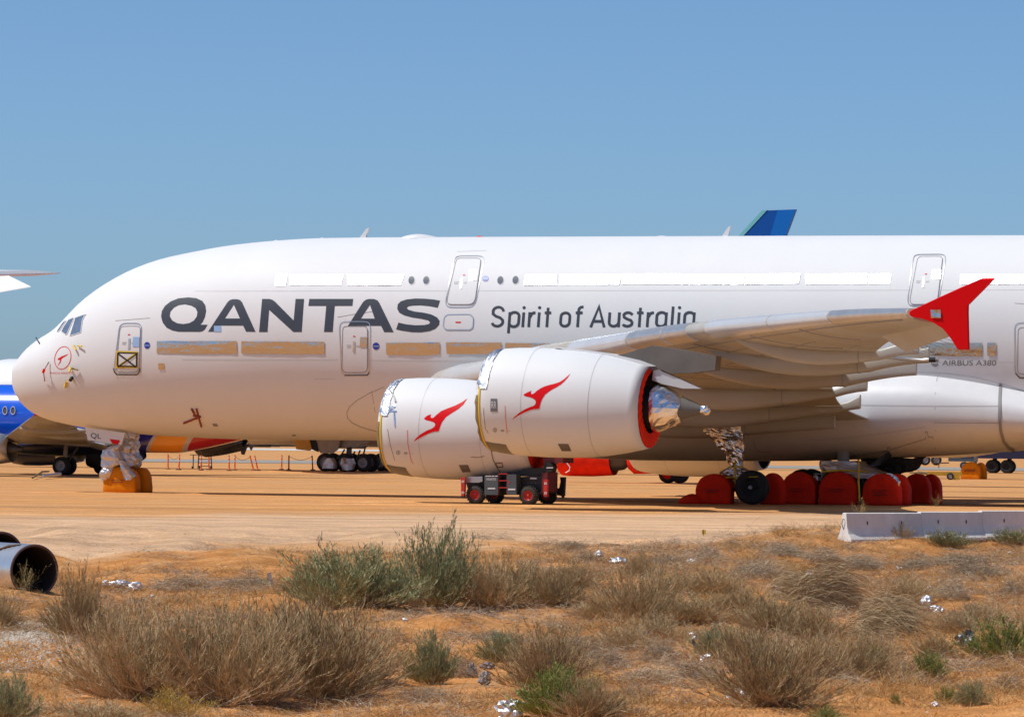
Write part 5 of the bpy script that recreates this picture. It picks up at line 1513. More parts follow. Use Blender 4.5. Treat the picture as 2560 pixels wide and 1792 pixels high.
for s, dx in ((1, 0), (-1, 0)):
    g_ = empty('main_gear', (0, 0, 0), 0, A)
    for i in (-1, 0, 1):
        for dy in (-.7, .7): far_wheel(g_, gw.x + 1.47 * i, (5.4 * s) + dy, .66, .45)
    bm = bmesh.new(); tube(bm, [(gw.x, -5.4 * s, .66), (gw.x + .1, -5.4 * s, 2.4)], .2, 10); obj('strut', bm, 'dark_metal', g_, True)
    bm = bmesh.new(); box(bm, gw.x - 1.6, gw.x + 1.6, -5.4 * s - .15, -5.4 * s + .15, .55, .9); obj('bogie_beam', bm, 'dark_metal', g_)
    for q in range(5):
        bm = bmesh.new(); tube(bm, [(gw.x - .6 + .45 * q, -5.4 * s - .3, .9), (gw.x - .3 + .4 * q, -5.4 * s, 1.6 + .2 * math.sin(q * 2))], .06, 6); obj('hose', bm, 'dark_metal', g_)
def fslab(fr, root, name, c, y, th, pts, mat):
    return extrude_poly(name, [(p.x, p.z) for p in (fr.px(u, v, y) for u, v in Z(c, *pts))], y, y - th, mat, root)
pmat('orange_door', (0.55, 0.28, 0.03), .6); pmat('beige_door', (0.42, 0.36, 0.29), .6, var=.2)
fslab(fa, A, 'gear_door', 'f', 6.6, .1, [(325, 690), (470, 690), (500, 798), (480, 812), (362, 800)], 'orange_door')
fslab(fa, A, 'gear_door', 'f', 6.4, .1, [(530, 690), (760, 690), (735, 800), (690, 835), (580, 835), (545, 790)], 'beige_door')
fslab(fa, A, 'door_shade_slab', 'f', 6.5, .1, [(470, 700), (530, 700), (560, 825), (500, 800)], 'black')  # black slab stands for the shade between the doors
fslab(fa, A, 'wheel_well_panel', 'f', 6.0, .3, [(735, 690), (1050, 690), (1000, 745), (880, 775), (740, 790)], 'gear_grey')
for pl, sd in (([(640, 700, 880), (610, 730, 930), (600, 720, 970)], 1.0), ([(770, 880, 880), (760, 890, 930), (775, 880, 985)], 3.0)):
    R = []
    for xl, xr, yy in pl:
        a = fa.px(*Z('f', (xl, yy))[0], 6.6); b = fa.px(*Z('f', (xr, yy))[0], 6.6)
        R.append((Vector(((a.x + b.x) / 2, -6.6, a.z)), (b.x - a.x) / 2, .3))
    obj('grey_sheet', crumple(R, .12, 3, sd, 16), 'foil_dull' if 'foil_dull' in M else 'gear_grey', A)
# stripped engine with its red cowl
e0 = fa.px(*Z('r', (840, 440))[0], 9.6); e1 = fa.px(*Z('r', (1660, 460))[0], 9.6)
en = empty('engine', (0, 0, 0), 0, A)
bm = bmesh.new()
zc_ = (fa.px(*Z('r', (1200, 370))[0], 9.6).z)
pr = [(e0.x - .5, .5), (e0.x, 1.0), (e0.x + .6, 1.15), (e0.x + 1.5, 1.05), (e0.x + 2.2, .95), (e1.x - .4, .7), (e1.x, .45)]
lathe(bm, pr, 30, 'X', (0, -9.6, zc_ + .28))
bmesh.ops.subdivide_edges(bm, edges=bm.edges, cuts=1)
for v in bm.verts: v.co += Vector((n2(v.co.z * 3, v.co.x * 3, 2), n2(v.co.x * 4, v.co.z * 4), n2(v.co.x * 3.5, v.co.z * 3, 7))) * .13
obj('core', bm, 'soot', en)
fslab(fa, en, 'open_cowl', 'r', 11.0, .12, [(480, 470), (350, 470), (520, 370), (660, 200), (1340, 200), (1340, 270), (1100, 390), (700, 455)], 'red_paint')
strap = [((735, 345), (1085, 300)), ((940, 280), (1030, 275)), ((400, 310), (470, 420)), ((470, 420), (540, 470)), ((510, 385), (630, 370)), ((530, 440), (660, 412))]
for a, b in strap:
    bm = bmesh.new(); tube(bm, [L(fa.px(*Z('r', a)[0], 11.06)), L(fa.px(*Z('r', b)[0], 11.06))], .07, 6); obj('tape_strap', bm, 'yellow_tape', en)
fslab(fa, en, 'torn_bracket', 'r', 9.7, .2, [(1580, 390), (1740, 350), (1800, 400), (1770, 470), (1735, 400), (1690, 420), (1640, 550), (1600, 540)], 'soot')

# ---- B: blue narrow-body with striped tail
fb = Fr((-40.7, 284)); B = empty('airliner', fb.N, -TH)
tag(B, 'bright blue narrow-body jet with orange and red tail bands behind the nose gear', 'airliner')
m = bpy.data.materials.new('tail_bands'); m.use_nodes = True; nt = m.node_tree; b = nt.nodes['Principled BSDF']
b.inputs['Roughness'].default_value = .22; b.inputs['Coat Weight'].default_value = .4
tc = nt.nodes.new('ShaderNodeTexCoord'); sx = nt.nodes.new('ShaderNodeSeparateXYZ'); nt.links.new(tc.outputs['Object'], sx.inputs[0])
su = nt.nodes.new('ShaderNodeMath'); su.operation = 'SUBTRACT'; nt.links.new(sx.outputs['X'], su.inputs[0]); nt.links.new(sx.outputs['Z'], su.inputs[1])
mr = nt.nodes.new('ShaderNodeMapRange'); mr.inputs[1].default_value = 10; mr.inputs[2].default_value = 30; nt.links.new(su.outputs[0], mr.inputs[0])
cr = nt.nodes.new('ShaderNodeValToRGB'); cr.color_ramp.interpolation = 'CONSTANT'
el = cr.color_ramp.elements
el[0].position = 0; el[0].color = (.004, .11, .72, 1); el[1].position = (15.4 - 10) / 20; el[1].color = (.02, .02, .20, 1)
for pos, c in ((18.6, (.45, .42, .40, 1)), (18.9, (.78, .28, .01, 1)), (20.9, (.45, .42, .40, 1)), (21.2, (.42, .01, .015, 1))):
    e_ = el.new((pos - 10) / 20); e_.color = c
nt.links.new(mr.outputs[0], cr.inputs[0]); nt.links.new(cr.outputs[0], b.inputs['Base Color'])
MATS['tail_bands'] = m
tube_body('fuselage', B, 35, 1.95, 3.42, 'tail_bands', nose=5, tail=13.0, hk=1.04, tail_rise=2.0, seg=70, tpow=1.15)
rings = []
for i in range(15):
    t = i / 14; x = 9.5 + 9.5 * t; k = math.sin(math.pi * t) ** .4 + .01
    rings.append([(x, 1.75 * k * math.sin(q), 1.75 + .62 * k * math.cos(q)) for q in [2 * math.pi * j / 20 for j in range(20)]])
vs, fs = loft(rings, cap0=True, cap1=True); fix_normals(pydata('belly_fairing', vs, fs, 'far_shade_navy', B, True))  # blue belly coloured navy as it lies in shade
for i in range(14):
    p = fb.px(13.4 + 20 * i, 1026, 1.9)
    if i > 1: break
    bm = bmesh.new(); vv = [bm.verts.new((p.x + .13 * math.cos(q) * (1 if abs(math.cos(q)) < .9 else 1), -1.955, p.z + .22 * math.sin(q))) for q in [2 * math.pi * j / 16 for j in range(16)]]
    bm.faces.new(vv); r = bmesh.ops.extrude_face_region(bm, geom=bm.faces[:]); 
    for v in [g for g in r['geom'] if isinstance(g, bmesh.types.BMVert)]: v.co.y += .1
    wn_ = obj('cabin_window', bm, 'window_dark', B)
    bm = bmesh.new(); tube(bm, [(p.x + .15 * math.cos(q), -1.965, p.z + .24 * math.sin(q)) for q in [2 * math.pi * j / 16 for j in range(17)]], .025, 5, cap=False); obj('window_rim', bm, 'far_white', wn_)
for s in (1, -1):
    w_ = slab4('wing', [(10.8, 1.7 * s, 1.9), (20.6, 17 * s, 3.5), (22.2, 17 * s, 3.45), (18.0, 1.7 * s, 1.75)], .42, 'wing_grey', B)
    for yy in (4.2, 8.0, 11.5):
        tf = yy / 17; x1 = 18.2 + 3.6 * tf; rr = []
        for i in range(11):
            t = i / 10; k = math.sin(math.pi * min(.97, t + .02)) ** .6
            rr.append([(x1 - 3.6 + 4.4 * t, -s * (yy + .2 * k * math.sin(q)), 1.78 + 1.65 * tf - .12 - .12 * t + .28 * k * math.cos(q)) for q in [2 * math.pi * j / 12 for j in range(12)]])
        vs, fs = loft(rr, cap0=True, cap1=True); fix_normals(pydata('flap_track_fairing', vs, fs, 'wing_grey', w_, True))
    slab4('winglet_panel', [(20.6, 17.0 * s, 3.5), (22.4, 17.4 * s, 6.0), (23.0, 17.4 * s, 6.0), (22.2, 17.05 * s, 3.5)], .2, 'fence_red', w_)
    slab4('flap_panel', [(17.2, 2.2 * s, 1.72), (18.9, 6.5 * s, 2.12), (20.2, 6.5 * s, 1.85), (18.8, 2.2 * s, 1.4)], .2, 'slat_grey', w_)
    e = empty('engine', (0, 0, 0), 0, B)
    bm = bmesh.new(); lathe(bm, [(8.6, .85), (8.7, .96), (9.4, 1.06), (10.5, 1.06), (11.9, .98)], 36, 'X', (0, -4.83 * s, 1.55)); obj('cowl', bm, 'far_blue' if s > 0 else 'far_shade_navy', e, True)  # far cowl is the blue one with shade painted in
    bm = bmesh.new(); lathe(bm, [(11.9, .985), (12.4, .93), (13.3, .80), (13.28, .77), (12.3, .78), (11.8, .5)], 36, 'X', (0, -4.83 * s, 1.55)); obj('nozzle', bm, 'bare_metal', e, True)
    bm = bmesh.new(); lathe(bm, [(11.8, .5), (13.0, .45), (14.0, .08)], 20, 'X', (0, -4.83 * s, 1.55)); obj('plug', bm, 'dark_metal', e, True)
    g_ = empty('main_gear', (0, 0, 0), 0, B)
    gx = fb.px(*Z('q', (1115, 915))[0], 3.2).x
    for dy in (-.43, .43): far_wheel(g_, gx, 2.86 * s + dy * s, .56, .38)
    bm = bmesh.new(); tube(bm, [(gx, -2.86 * s, .56), (gx + .1, -2.86 * s, 1.9)], .13, 10); obj('strut', bm, 'gear_grey', g_, True)
    bm = bmesh.new(); tube(bm, [(gx + .1, -2.86 * s, .7), (gx + .7, -2.4 * s, 1.7)], .07, 8); obj('brace', bm, 'dark_metal', g_, True)
bm = bmesh.new(); tube(bm, [(16.2, 0, 1.2), (18.0, 0, .8), (19.6, 0, 1.5)], [.7, .95, .5], 16); obj('black_belly_bulge', bm, 'black', B, True)  # black bulge under the belly

# ---- E: white tailplane at the left edge
EN = w_at(-330, 760, 262); E_ = empty('airliner', (EN.x - 45, EN.y + 16, 0), -TH)
tag(E_, 'white airliner tail outside the frame, only its tailplane tips showing', 'airliner')
fe_ = Fr((EN.x - 45, EN.y + 16))
tube_body('fuselage', E_, 52, 2.8, 6.2, 'far_white', nose=6, tail=20, tail_rise=4.5)
for gx in (6, 26):
    for s in (-1, 1):
        bm = bmesh.new(); tube(bm, [(gx, s * (.4 if gx < 10 else 3.2), .5), (gx, s * (.4 if gx < 10 else 2.0), 4.2)], .18, 8); obj('gear_strut', bm, 'gear_grey', E_)
        far_wheel(E_, gx, s * (.4 if gx < 10 else 3.2), .6, .5)
def corners(px):                           # (u, v, depth) -> local airliner-style coordinates
    out = []
    for u, v, Y in px:
        P = w_at(u, v, Y); q = w2p(P); out.append(Vector((q.x - fe_.o.x, q.y - fe_.o.y, P.z)))
    return out
slab4('tailplane', corners([(-300, 705, 268), (22, 690, 256), (77, 717, 253), (-260, 775, 262)]), .35, 'far_white', E_)
slab4('tailplane', corners([(-300, 675, 270), (60, 682, 284), (151, 683, 286), (-260, 692, 268)]), .35, 'far_white', E_)

# ---- C: narrow-body at the right edge, its shade painted navy, D: its neighbour with covered nose wheels
fc = Fr((18.0, 402)); C_ = empty('airliner', fc.N, -TH)
tag(C_, 'airliner far behind, shaded belly coloured dark navy, twin black wheels below the fairing', 'airliner')
tube_body('fuselage', C_, 44, 2.0, 3.25, 'far_shade_navy', nose=5, tail=12)
for cx in (1727, 1990):
    p = fc.px(*Z('s', (cx, 612))[0], 3.4)
    far_wheel(C_, p.x, 3.4, .58, .5, 'rubber'); far_wheel(C_, p.x, 2.6, .58, .4, 'rubber')
    bm = bmesh.new(); tube(bm, [(p.x, -3.0, .6), (p.x + .2, -2.6, 2.0)], .2, 8); obj('gear_strut', bm, 'dark_metal', C_)
bm = bmesh.new(); p = fc.px(*Z('s', (1900, 430))[0], 3.6); box(bm, p.x - 3.5, p.x + 8, -3.9, -2.0, 1.25, 1.9); obj('shaded_belly_box', bm, 'far_shade_navy', C_)  # navy box paints in the shadowed underside
fd = Fr((24.6, 323)); D_ = empty('airliner', fd.N, -TH)
tag(D_, 'white jet hidden behind the belly, its nose wheels under orange covers', 'airliner')
tube_body('fuselage', D_, 40, 1.95, 4.3, 'far_white', nose=5, tail=11)
pn = fd.px(*Z('s', (1340, 840))[0], .4)
bm = bmesh.new(); tube(bm, [(pn.x + .2, 0, .9), (pn.x + .35, 0, 2.6)], .13, 8); obj('nose_strut', bm, 'gear_grey', D_)
far_wheel(D_, pn.x, .35, .4, .3, 'rubber'); far_wheel(D_, pn.x, -.35, .4, .3, 'rubber')
bm = bmesh.new(); tube(bm, [(34, -1.5, .4), (33.5, -1.2, 2.6)], .16, 8); tube(bm, [(34, 1.5, .4), (33.5, 1.2, 2.6)], .16, 8); obj('main_strut', bm, 'gear_grey', D_)
for s in (-1, 1): far_wheel(D_, 34, 1.7 * s, .55, .4)
def far_cover(px0, px1, top, y, t, label, seed, prints):
    a = fd.px(*Z('s', px0)[0], y); b = fd.px(*Z('s', px1)[0], y); h = fd.px(*Z('s', top)[0], y).z
    o = obj('wheel_cover', cover_mesh(b.x - a.x, h, t, seed), 'orange_tarp', None, True)
    P = p2w(Vector(((a.x + b.x) / 2 + fd.o.x, y - t / 2 + fd.o.y, 0))); o.location = (P.x, P.y, 0); o.rotation_euler = (0, 0, -TH)
    tag(o, label, 'wheel cover', 'orange covers on the far nose wheels')
    for i in range(prints):
        bm = bmesh.new(); box(bm, -.42, .42 - .06 * i, -t / 2 - .075, -t / 2 - .066, h * (.52 - .09 * i), h * (.52 - .09 * i) + .04); obj('printed_line', bm, 'cover_print', o)
far_cover((1155, 840), (1500, 840), (1330, 530), .75, .55, 'far yellow-orange cover with two printed lines on a nose wheel', 1.5, 2)
far_cover((1400, 830), (1605, 830), (1500, 545), -.25, .5, 'far darker orange cover behind the printed one', 4.5, 0)
# yellow tow dolly and ground cart
pmat('dolly_yellow', (0.62, 0.36, 0.03), .55, var=.25)
d0 = far(2355, 1199); dl = empty('tow_dolly', d0, -.1); tag(dl, 'low yellow tow dolly beside the far orange cover', 'dolly')
kk = d0.y / F
bm = bmesh.new(); box(bm, -1.0, 1.35, -.25, .25, .28, .55); obj('beam', bm, 'dolly_yellow', dl)
bm = bmesh.new(); tube(bm, [(-1.0, 0, .42), (-1.6, 0, .5), (-2.2, 0, .42)], [.1, .07, .04], 8); obj('tow_bar', bm, 'olive_tarp', dl)
for x in (.65,): wheel_mesh('wheel', .24, .18, 'rim_grey', dl, (x - .65 + .55, -.3, .24))
bm = bmesh.new(); box(bm, .7, 1.2, -.3, .3, .02, .28); obj('skid', bm, 'dolly_yellow', dl)
c0 = far(2395, 1172); ct = empty('ground_cart', c0, -.2); tag(ct, 'small grey ground cart with a drawbar behind the far orange cover', 'cart')
bm = bmesh.new(); box(bm, -.9, 1.9, -.6, .6, .75, 1.15); obj('deck', bm, 'lift_grey', ct)
bm = bmesh.new(); box(bm, -.6, .4, -.5, .5, 1.15, 1.6); obj('housing', bm, 'gear_grey', ct)
bm = bmesh.new(); tube(bm, [(-.9, 0, .6), (-2.6, 0, .55)], .07, 6); tube(bm, [(-1.9, 0, .1), (-1.9, 0, .6)], .05, 6); obj('drawbar', bm, 'rope', ct)
for y in (-.6, .6):
    wheel_mesh('wheel', .36, .2, 'rim_grey', ct, (.6, y, .36)); wheel_mesh('wheel', .36, .2, 'rim_grey', ct, (1.4, y, .36))
# stripped tyres standing far off
for i, (cx, lb) in enumerate(((520, 'far grey hubbed aircraft wheel nearest the belly gear'), (720, 'far black aircraft wheel with bright ring'))):
    P = far(2240 + cx / 7.175, 1163); w_ = wheel_mesh('aircraft_wheel', .62, .5, 'rim_grey', None, (P.x, P.y, .62)); tag(w_, lb, 'wheel', 'loose wheels far behind')
# ---- F: jet further back with red covered engine and a wheel pair
ff = Fr((6.0, 268)); F_ = empty('airliner', ff.N, -TH)
tag(F_, 'jet behind the belly with red shrouded engine close to the ground', 'airliner')
tube_body('fuselage', F_, 38, 1.9, 4.1, 'far_white', nose=5, tail=11)
q0 = ff.px(*Z('g', (440, 1000))[0], 5.0); q1 = ff.px(*Z('g', (920, 1000))[0], 5.0); zb_ = ff.px(*Z('g', (700, 1042))[0], 5.0).z
en = empty('engine', (0, 0, 0), 0, F_)
bm = bmesh.new(); rr = 1.15; le_ = q1.x - q0.x
lathe(bm, [(q0.x - .02, .05), (q0.x, rr * .86), (q0.x + .12, rr * .97), (q0.x + .5, rr), (q0.x + le_ * .6, rr), (q1.x, rr * .93)], 40, 'X', (0, -5.0, zb_ + rr))
for v in bm.verts: v.co += Vector((0, 1, 1)) * n2(v.co.x * 2, v.co.z * 2) * .035
fix_normals(obj('red_shroud', bm, 'red_tarp', en, True))
bm = bmesh.new(); lathe(bm, [(q1.x - .1, .8), (q1.x + .55, .7), (q1.x + .9, .45)], 30, 'X', (0, -5.0, zb_ + rr * .95)); obj('dark_core', bm, 'dark_metal', en, True)
bm = bmesh.new(); lathe(bm, [(q1.x + .9, .55), (q1.x + 1.2, .8), (q1.x + 2.6, .78), (q1.x + 3.9, .35)], 30, 'X', (0, -5.0, zb_ + rr * .85)); obj('red_tail_shroud', bm, 'red_tarp', en, True)
bm = bmesh.new(); tube(bm, [L(ff.px(*Z('g', p_)[0], 6.2)) for p_ in ((480, 870), (485, 910), (520, 960), (515, 990), (480, 1010))], .03, 5); obj('white_rope', bm, 'lift_white', en)
slab4('wing', [(q0.x + 1.5, 1.6, 2.9), (q0.x + 9, 13, 3.6), (q0.x + 10.5, 13, 3.55), (q0.x + 7, 1.6, 2.8)], .35, 'far_white', F_)
for cx in (1400, 1505):
    p = ff.px(*Z('g', (cx, 1060))[0], 2.6); far_wheel(F_, p.x, 2.6, .55, .42, 'red_tarp' if cx == 1400 else 'rubber')
bm = bmesh.new(); tube(bm, [(p.x - .4, -2.4, .55), (p.x - .3, -1.9, 2.4)], .16, 8); obj('gear_strut', bm, 'gear_grey', F_)
# ================================================================== desert scrub
def plant_mat(name, ca, cb, spread=.35, rough=.85):
    m = bpy.data.materials.new(name); m.use_nodes = True; nt = m.node_tree; b = nt.nodes['Principled BSDF']
    b.inputs['Roughness'].default_value = rough; b.inputs['Specular IOR Level'].default_value = .15
    tc = nt.nodes.new('ShaderNodeTexCoord'); oi = nt.nodes.new('ShaderNodeObjectInfo')
    n = nt.nodes.new('ShaderNodeTexNoise'); n.inputs['Scale'].default_value = 4.5; n.inputs['Detail'].default_value = 3
    nt.links.new(tc.outputs['Object'], n.inputs['Vector'])
    wn_ = nt.nodes.new('ShaderNodeTexWhiteNoise'); wn_.noise_dimensions = '1D'
    ge = nt.nodes.new('ShaderNodeNewGeometry'); nt.links.new(ge.outputs['Random Per Island'], wn_.inputs['W'])
    ad = nt.nodes.new('ShaderNodeMath'); ad.operation = 'MULTIPLY_ADD'; ad.inputs[1].default_value = .5
    nt.links.new(wn_.outputs['Value'], ad.inputs[0]); 
    a2 = nt.nodes.new('ShaderNodeMath'); a2.operation = 'MULTIPLY_ADD'; a2.inputs[1].default_value = .4; a2.inputs[2].default_value = -.2
    nt.links.new(oi.outputs['Random'], a2.inputs[0])
    a3 = nt.nodes.new('ShaderNodeMath'); a3.operation = 'ADD'; nt.links.new(n.outputs[0], a3.inputs[0]); nt.links.new(a2.outputs[0], a3.inputs[1])
    a4 = nt.nodes.new('ShaderNodeMath'); a4.operation = 'SUBTRACT'; nt.links.new(a3.outputs[0], a4.inputs[0]); a4.inputs[1].default_value = .25
    nt.links.new(a4.outputs[0], ad.inputs[2])
    mx = nt.nodes.new('ShaderNodeMix'); mx.data_type = 'RGBA'; mx.inputs[6].default_value = (*ca, 1); mx.inputs[7].default_value = (*cb, 1)
    nt.links.new(ad.outputs[0], mx.inputs[0]); nt.links.new(mx.outputs[2], b.inputs['Base Color'])
    MATS[name] = m; return m
plant_mat('twig_brown', (0.20, 0.125, 0.058), (0.76, 0.56, 0.33))
plant_mat('twig_grey', (0.16, 0.115, 0.075), (0.60, 0.48, 0.34))
plant_mat('straw', (0.36, 0.19, 0.065), (0.62, 0.40, 0.165))
plant_mat('hay', (0.20, 0.125, 0.06), (0.70, 0.53, 0.32))
plant_mat('leaf_sage', (0.11, 0.13, 0.05), (0.46, 0.48, 0.26))
plant_mat('leaf_olive', (0.20, 0.155, 0.062), (0.58, 0.46, 0.22))
plant_mat('leaf_green', (0.12, 0.17, 0.035), (0.33, 0.38, 0.095))
plant_mat('bloom', (0.42, 0.24, 0.03), (0.62, 0.42, 0.06))

class Rib:
    def __init__(s): s.v = []; s.f = []
    def ribbon(s, pts, w0, w1, R):
        k = len(s.v); n = len(pts)
        d = (pts[-1] - pts[0]); a = Vector((R.uniform(-1, 1), R.uniform(-1, 1), R.uniform(-.4, .4)))
        side = d.cross(a)
        side = side.normalized() if side.length > 1e-6 else Vector((1, 0, 0))
        for i, p in enumerate(pts):
            w = w0 + (w1 - w0) * i / (n - 1)
            s.v.append(p - side * w); s.v.append(p + side * w)
        for i in range(n - 1):
            s.f.append((k + 2 * i, k + 2 * i + 1, k + 2 * i + 3, k + 2 * i + 2))
    def leaf(s, p, d, ln, w, R):
        side = d.cross(Vector((R.uniform(-1, 1), R.uniform(-1, 1), R.uniform(-1, 1))))
        side = side.normalized() * w if side.length > 1e-6 else Vector((w, 0, 0))
        k = len(s.v); q = p + d * ln
        s.v += [p, p + d * ln * .5 + side, q, p + d * ln * .5 - side]
        s.f.append((k, k + 1, k + 2, k + 3))
    def mesh(s, name, mat):
        me = bpy.data.meshes.new(name); me.from_pydata([tuple(p) for p in s.v], [], s.f); me.update(); me.materials.append(M[mat]); return me
def rdir(R, spread, up=1.0):
    q = R.uniform(0, 2 * math.pi); t = spread * math.sqrt(R.random())
    return Vector((math.sin(t) * math.cos(q), math.sin(t) * math.sin(q), math.cos(t) * up))
def make_shrub(kind, seed):
    """unit shrub: about 1 m tall, 1.1 m wide; returns (stems mesh, foliage mesh or None)"""
    R = random.Random(seed); st = Rib(); lf = Rib()
    P = dict(broom=(210, 1.50, .12, 9, 5, 0), sage=(170, 1.52, .16, 9, 5, 3), green=(140, 1.5, .18, 8, 5, 4), flower=(90, 1.1, .25, 6, 4, 2), sparse=(22, .95, .3, 5, 3, 1), dead=(0, 0, 0, 0, 0, 0), swept=(0, 0, 0, 0, 0, 0))[kind]
    if kind == 'dead':
        for i in range(900):
            q = R.uniform(0, 2 * math.pi); r0 = .5 * math.sqrt(R.random()); c = Vector((r0 * math.cos(q), r0 * math.sin(q), R.uniform(0, .75) * (1 - (r0 / .55) ** 2)))
            d = Vector((R.uniform(-1, 1), R.uniform(-1, 1), R.uniform(-.1, .9))).normalized(); bend = Vector((R.uniform(-1, 1), R.uniform(-1, 1), -R.uniform(0, 1.2)))
            ln = R.uniform(.15, .42); pts = [c + d * ln * t + bend * ln * .55 * t * t for t in (0, .25, .5, .75, 1)]
            pts = [Vector((p.x, p.y, max(0, p.z))) for p in pts]
            st.ribbon(pts, .0042, .0018, R)
            for _ in range(3):
                j = R.randint(1, 4); e = (d + Vector((R.uniform(-1, 1), R.uniform(-1, 1), R.uniform(-.6, .9)))).normalized()
                st.ribbon([pts[j], pts[j] + e * ln * .2, pts[j] + e * ln * .33 + bend * ln * .1], .003, .0014, R)
        return st.mesh('dead_brush_mesh', 'twig_grey'), None
    if kind == 'swept':                    # blown flat: long stems combed to one side
        for i in range(2200):
            x0 = R.uniform(-.55, .25); y0 = R.uniform(-.42, .42); h = R.uniform(.1, .95) * max(.1, 1 - (abs(x0 + .1) / .62) ** 2 - (y0 / .5) ** 2)
            d = Vector((R.uniform(.35, 1), R.uniform(-.7, .7), R.uniform(-.1, .75) + .25 * noise.noise(Vector((x0 * 4, y0 * 4, seed))))).normalized(); ln = R.uniform(.18, .6)
            c = Vector((x0, y0, h)); pts = [c + d * ln * t - Vector((0, 0, .55 * ln * t * t)) for t in (0, .3, .6, 1)]
            pts = [Vector((p.x, p.y, max(0, p.z))) for p in pts]
            st.ribbon(pts, .0038, .0014, R)
        return st.mesh('swept_brush_mesh', 'hay'), None
    if kind == 'tuft':
        for i in range(260):
            d = rdir(R, 1.0); b0 = Vector((R.gauss(0, .10), R.gauss(0, .10), 0)); ln = R.uniform(.4, 1.0)
            pts = [b0 + d * ln * t + Vector((d.x, d.y, -.45)) * ln * .35 * t * t for t in (0, .4, .75, 1)]
            st.ribbon(pts, .010, .002, R)
        return st.mesh('tuft_mesh', 'straw'), None
    n, spread, rb, nb, nt_, nl = P
    lean = Vector((R.uniform(-.02, .2), R.uniform(-.1, .1), 0))
    crowns = [(R.uniform(-.24, .24), R.uniform(-.24, .24)) for _ in range(5)] if n > 50 else [(0, 0)]
    for i in range(n):
        q = R.uniform(0, 2 * math.pi); th = spread * R.random() ** .62
        d = (Vector((math.sin(th) * math.cos(q), math.sin(th) * math.sin(q), math.cos(th))) + lean).normalized()
        cl = crowns[i % len(crowns)]
        b0 = Vector((cl[0] + R.gauss(0, .035), cl[1] + R.gauss(0, .035), -.02))
        full = 1 / math.sqrt(((d.x ** 2 + d.y ** 2) / .88 ** 2) + (d.z / 1.0) ** 2)
        ln = full * (R.uniform(.60, 1.04) if R.random() < .85 else R.uniform(.95, 1.18))
        pts = []
        bend = Vector((R.uniform(-.15, .15), R.uniform(-.15, .15), .16 * (1 - d.z)))
        kx = Vector((R.uniform(-1, 1), R.uniform(-1, 1), R.uniform(-.5, .5))) * .035
        for t in (0, .2, .4, .6, .8, 1): pts.append(b0 + d * ln * t + bend * ln * t * t + kx * math.sin(t * 7 + i))
        st.ribbon(pts, .0052, .0018, R)
        for b in range(nb):
            t = R.uniform(rb, .98); j = int(t * 5); f = t * 5 - j; p = pts[j].lerp(pts[min(5, j + 1)], f)
            e = (d + Vector((R.uniform(-.6, .6), R.uniform(-.6, .6), R.uniform(0, .5)))).normalized(); l2 = R.uniform(.12, .34) * (1.2 - .6 * t)
            m_ = p + e * l2 * .5 + Vector((0, 0, .02)); q = p + e * l2 + Vector((0, 0, .10 * l2))
            st.ribbon([p, m_, q], .0030, .0014, R)
            for w in range(nt_):
                s_ = R.random(); a = p.lerp(q, s_); g = (e + Vector((R.uniform(-.55, .55), R.uniform(-.55, .55), R.uniform(0, .6)))).normalized(); l3 = R.uniform(.05, .15)
                if nl == 0 or R.random() < .4: st.ribbon([a, a + g * l3], .0022, .0012, R)
                if nl and t > .34:
                    for _ in range(nl):
                        h = (g + Vector((R.uniform(-.35, .35), R.uniform(-.35, .35), R.uniform(0, .6)))).normalized()
                        lf.leaf(a + g * l3 * R.random(), h, R.uniform(.04, .085), R.uniform(.0035, .0065), R)
            if kind == 'broom' and t > .45:
                for _ in range(4):
                    h = (e + Vector((R.uniform(-.4, .4), R.uniform(-.4, .4), R.uniform(0, .6)))).normalized(); lf.leaf(q, h, R.uniform(.04, .08), .0035, R)
    sm = st.mesh('stems_mesh', {'broom': 'twig_brown', 'sage': 'twig_brown', 'green': 'twig_brown', 'flower': 'leaf_olive', 'sparse': 'leaf_olive'}[kind])
    fm = lf.mesh('foliage_mesh', {'broom': 'leaf_olive', 'sage': 'leaf_sage', 'green': 'leaf_green', 'flower': 'bloom', 'sparse': 'leaf_olive'}[kind]) if lf.f else None
    return sm, fm
VAR = {k: [make_shrub(k, 100 * i + 7 + len(k)) for i in range(nv)] for k, nv in (('broom', 5), ('sage', 3), ('green', 3), ('flower', 1), ('sparse', 2), ('dead', 4), ('swept', 2))}
NAMES = dict(broom='dry_shrub', sage='sagebrush', green='green_shrub', flower='flowering_shrub', sparse='weed_clump', tuft='grass_tuft', dead='dead_brush', swept='dead_brush')
CATS = dict(broom='shrub', sage='shrub', green='shrub', flower='shrub', sparse='weed', tuft='grass tuft', dead='brush', swept='brush')
count = {}
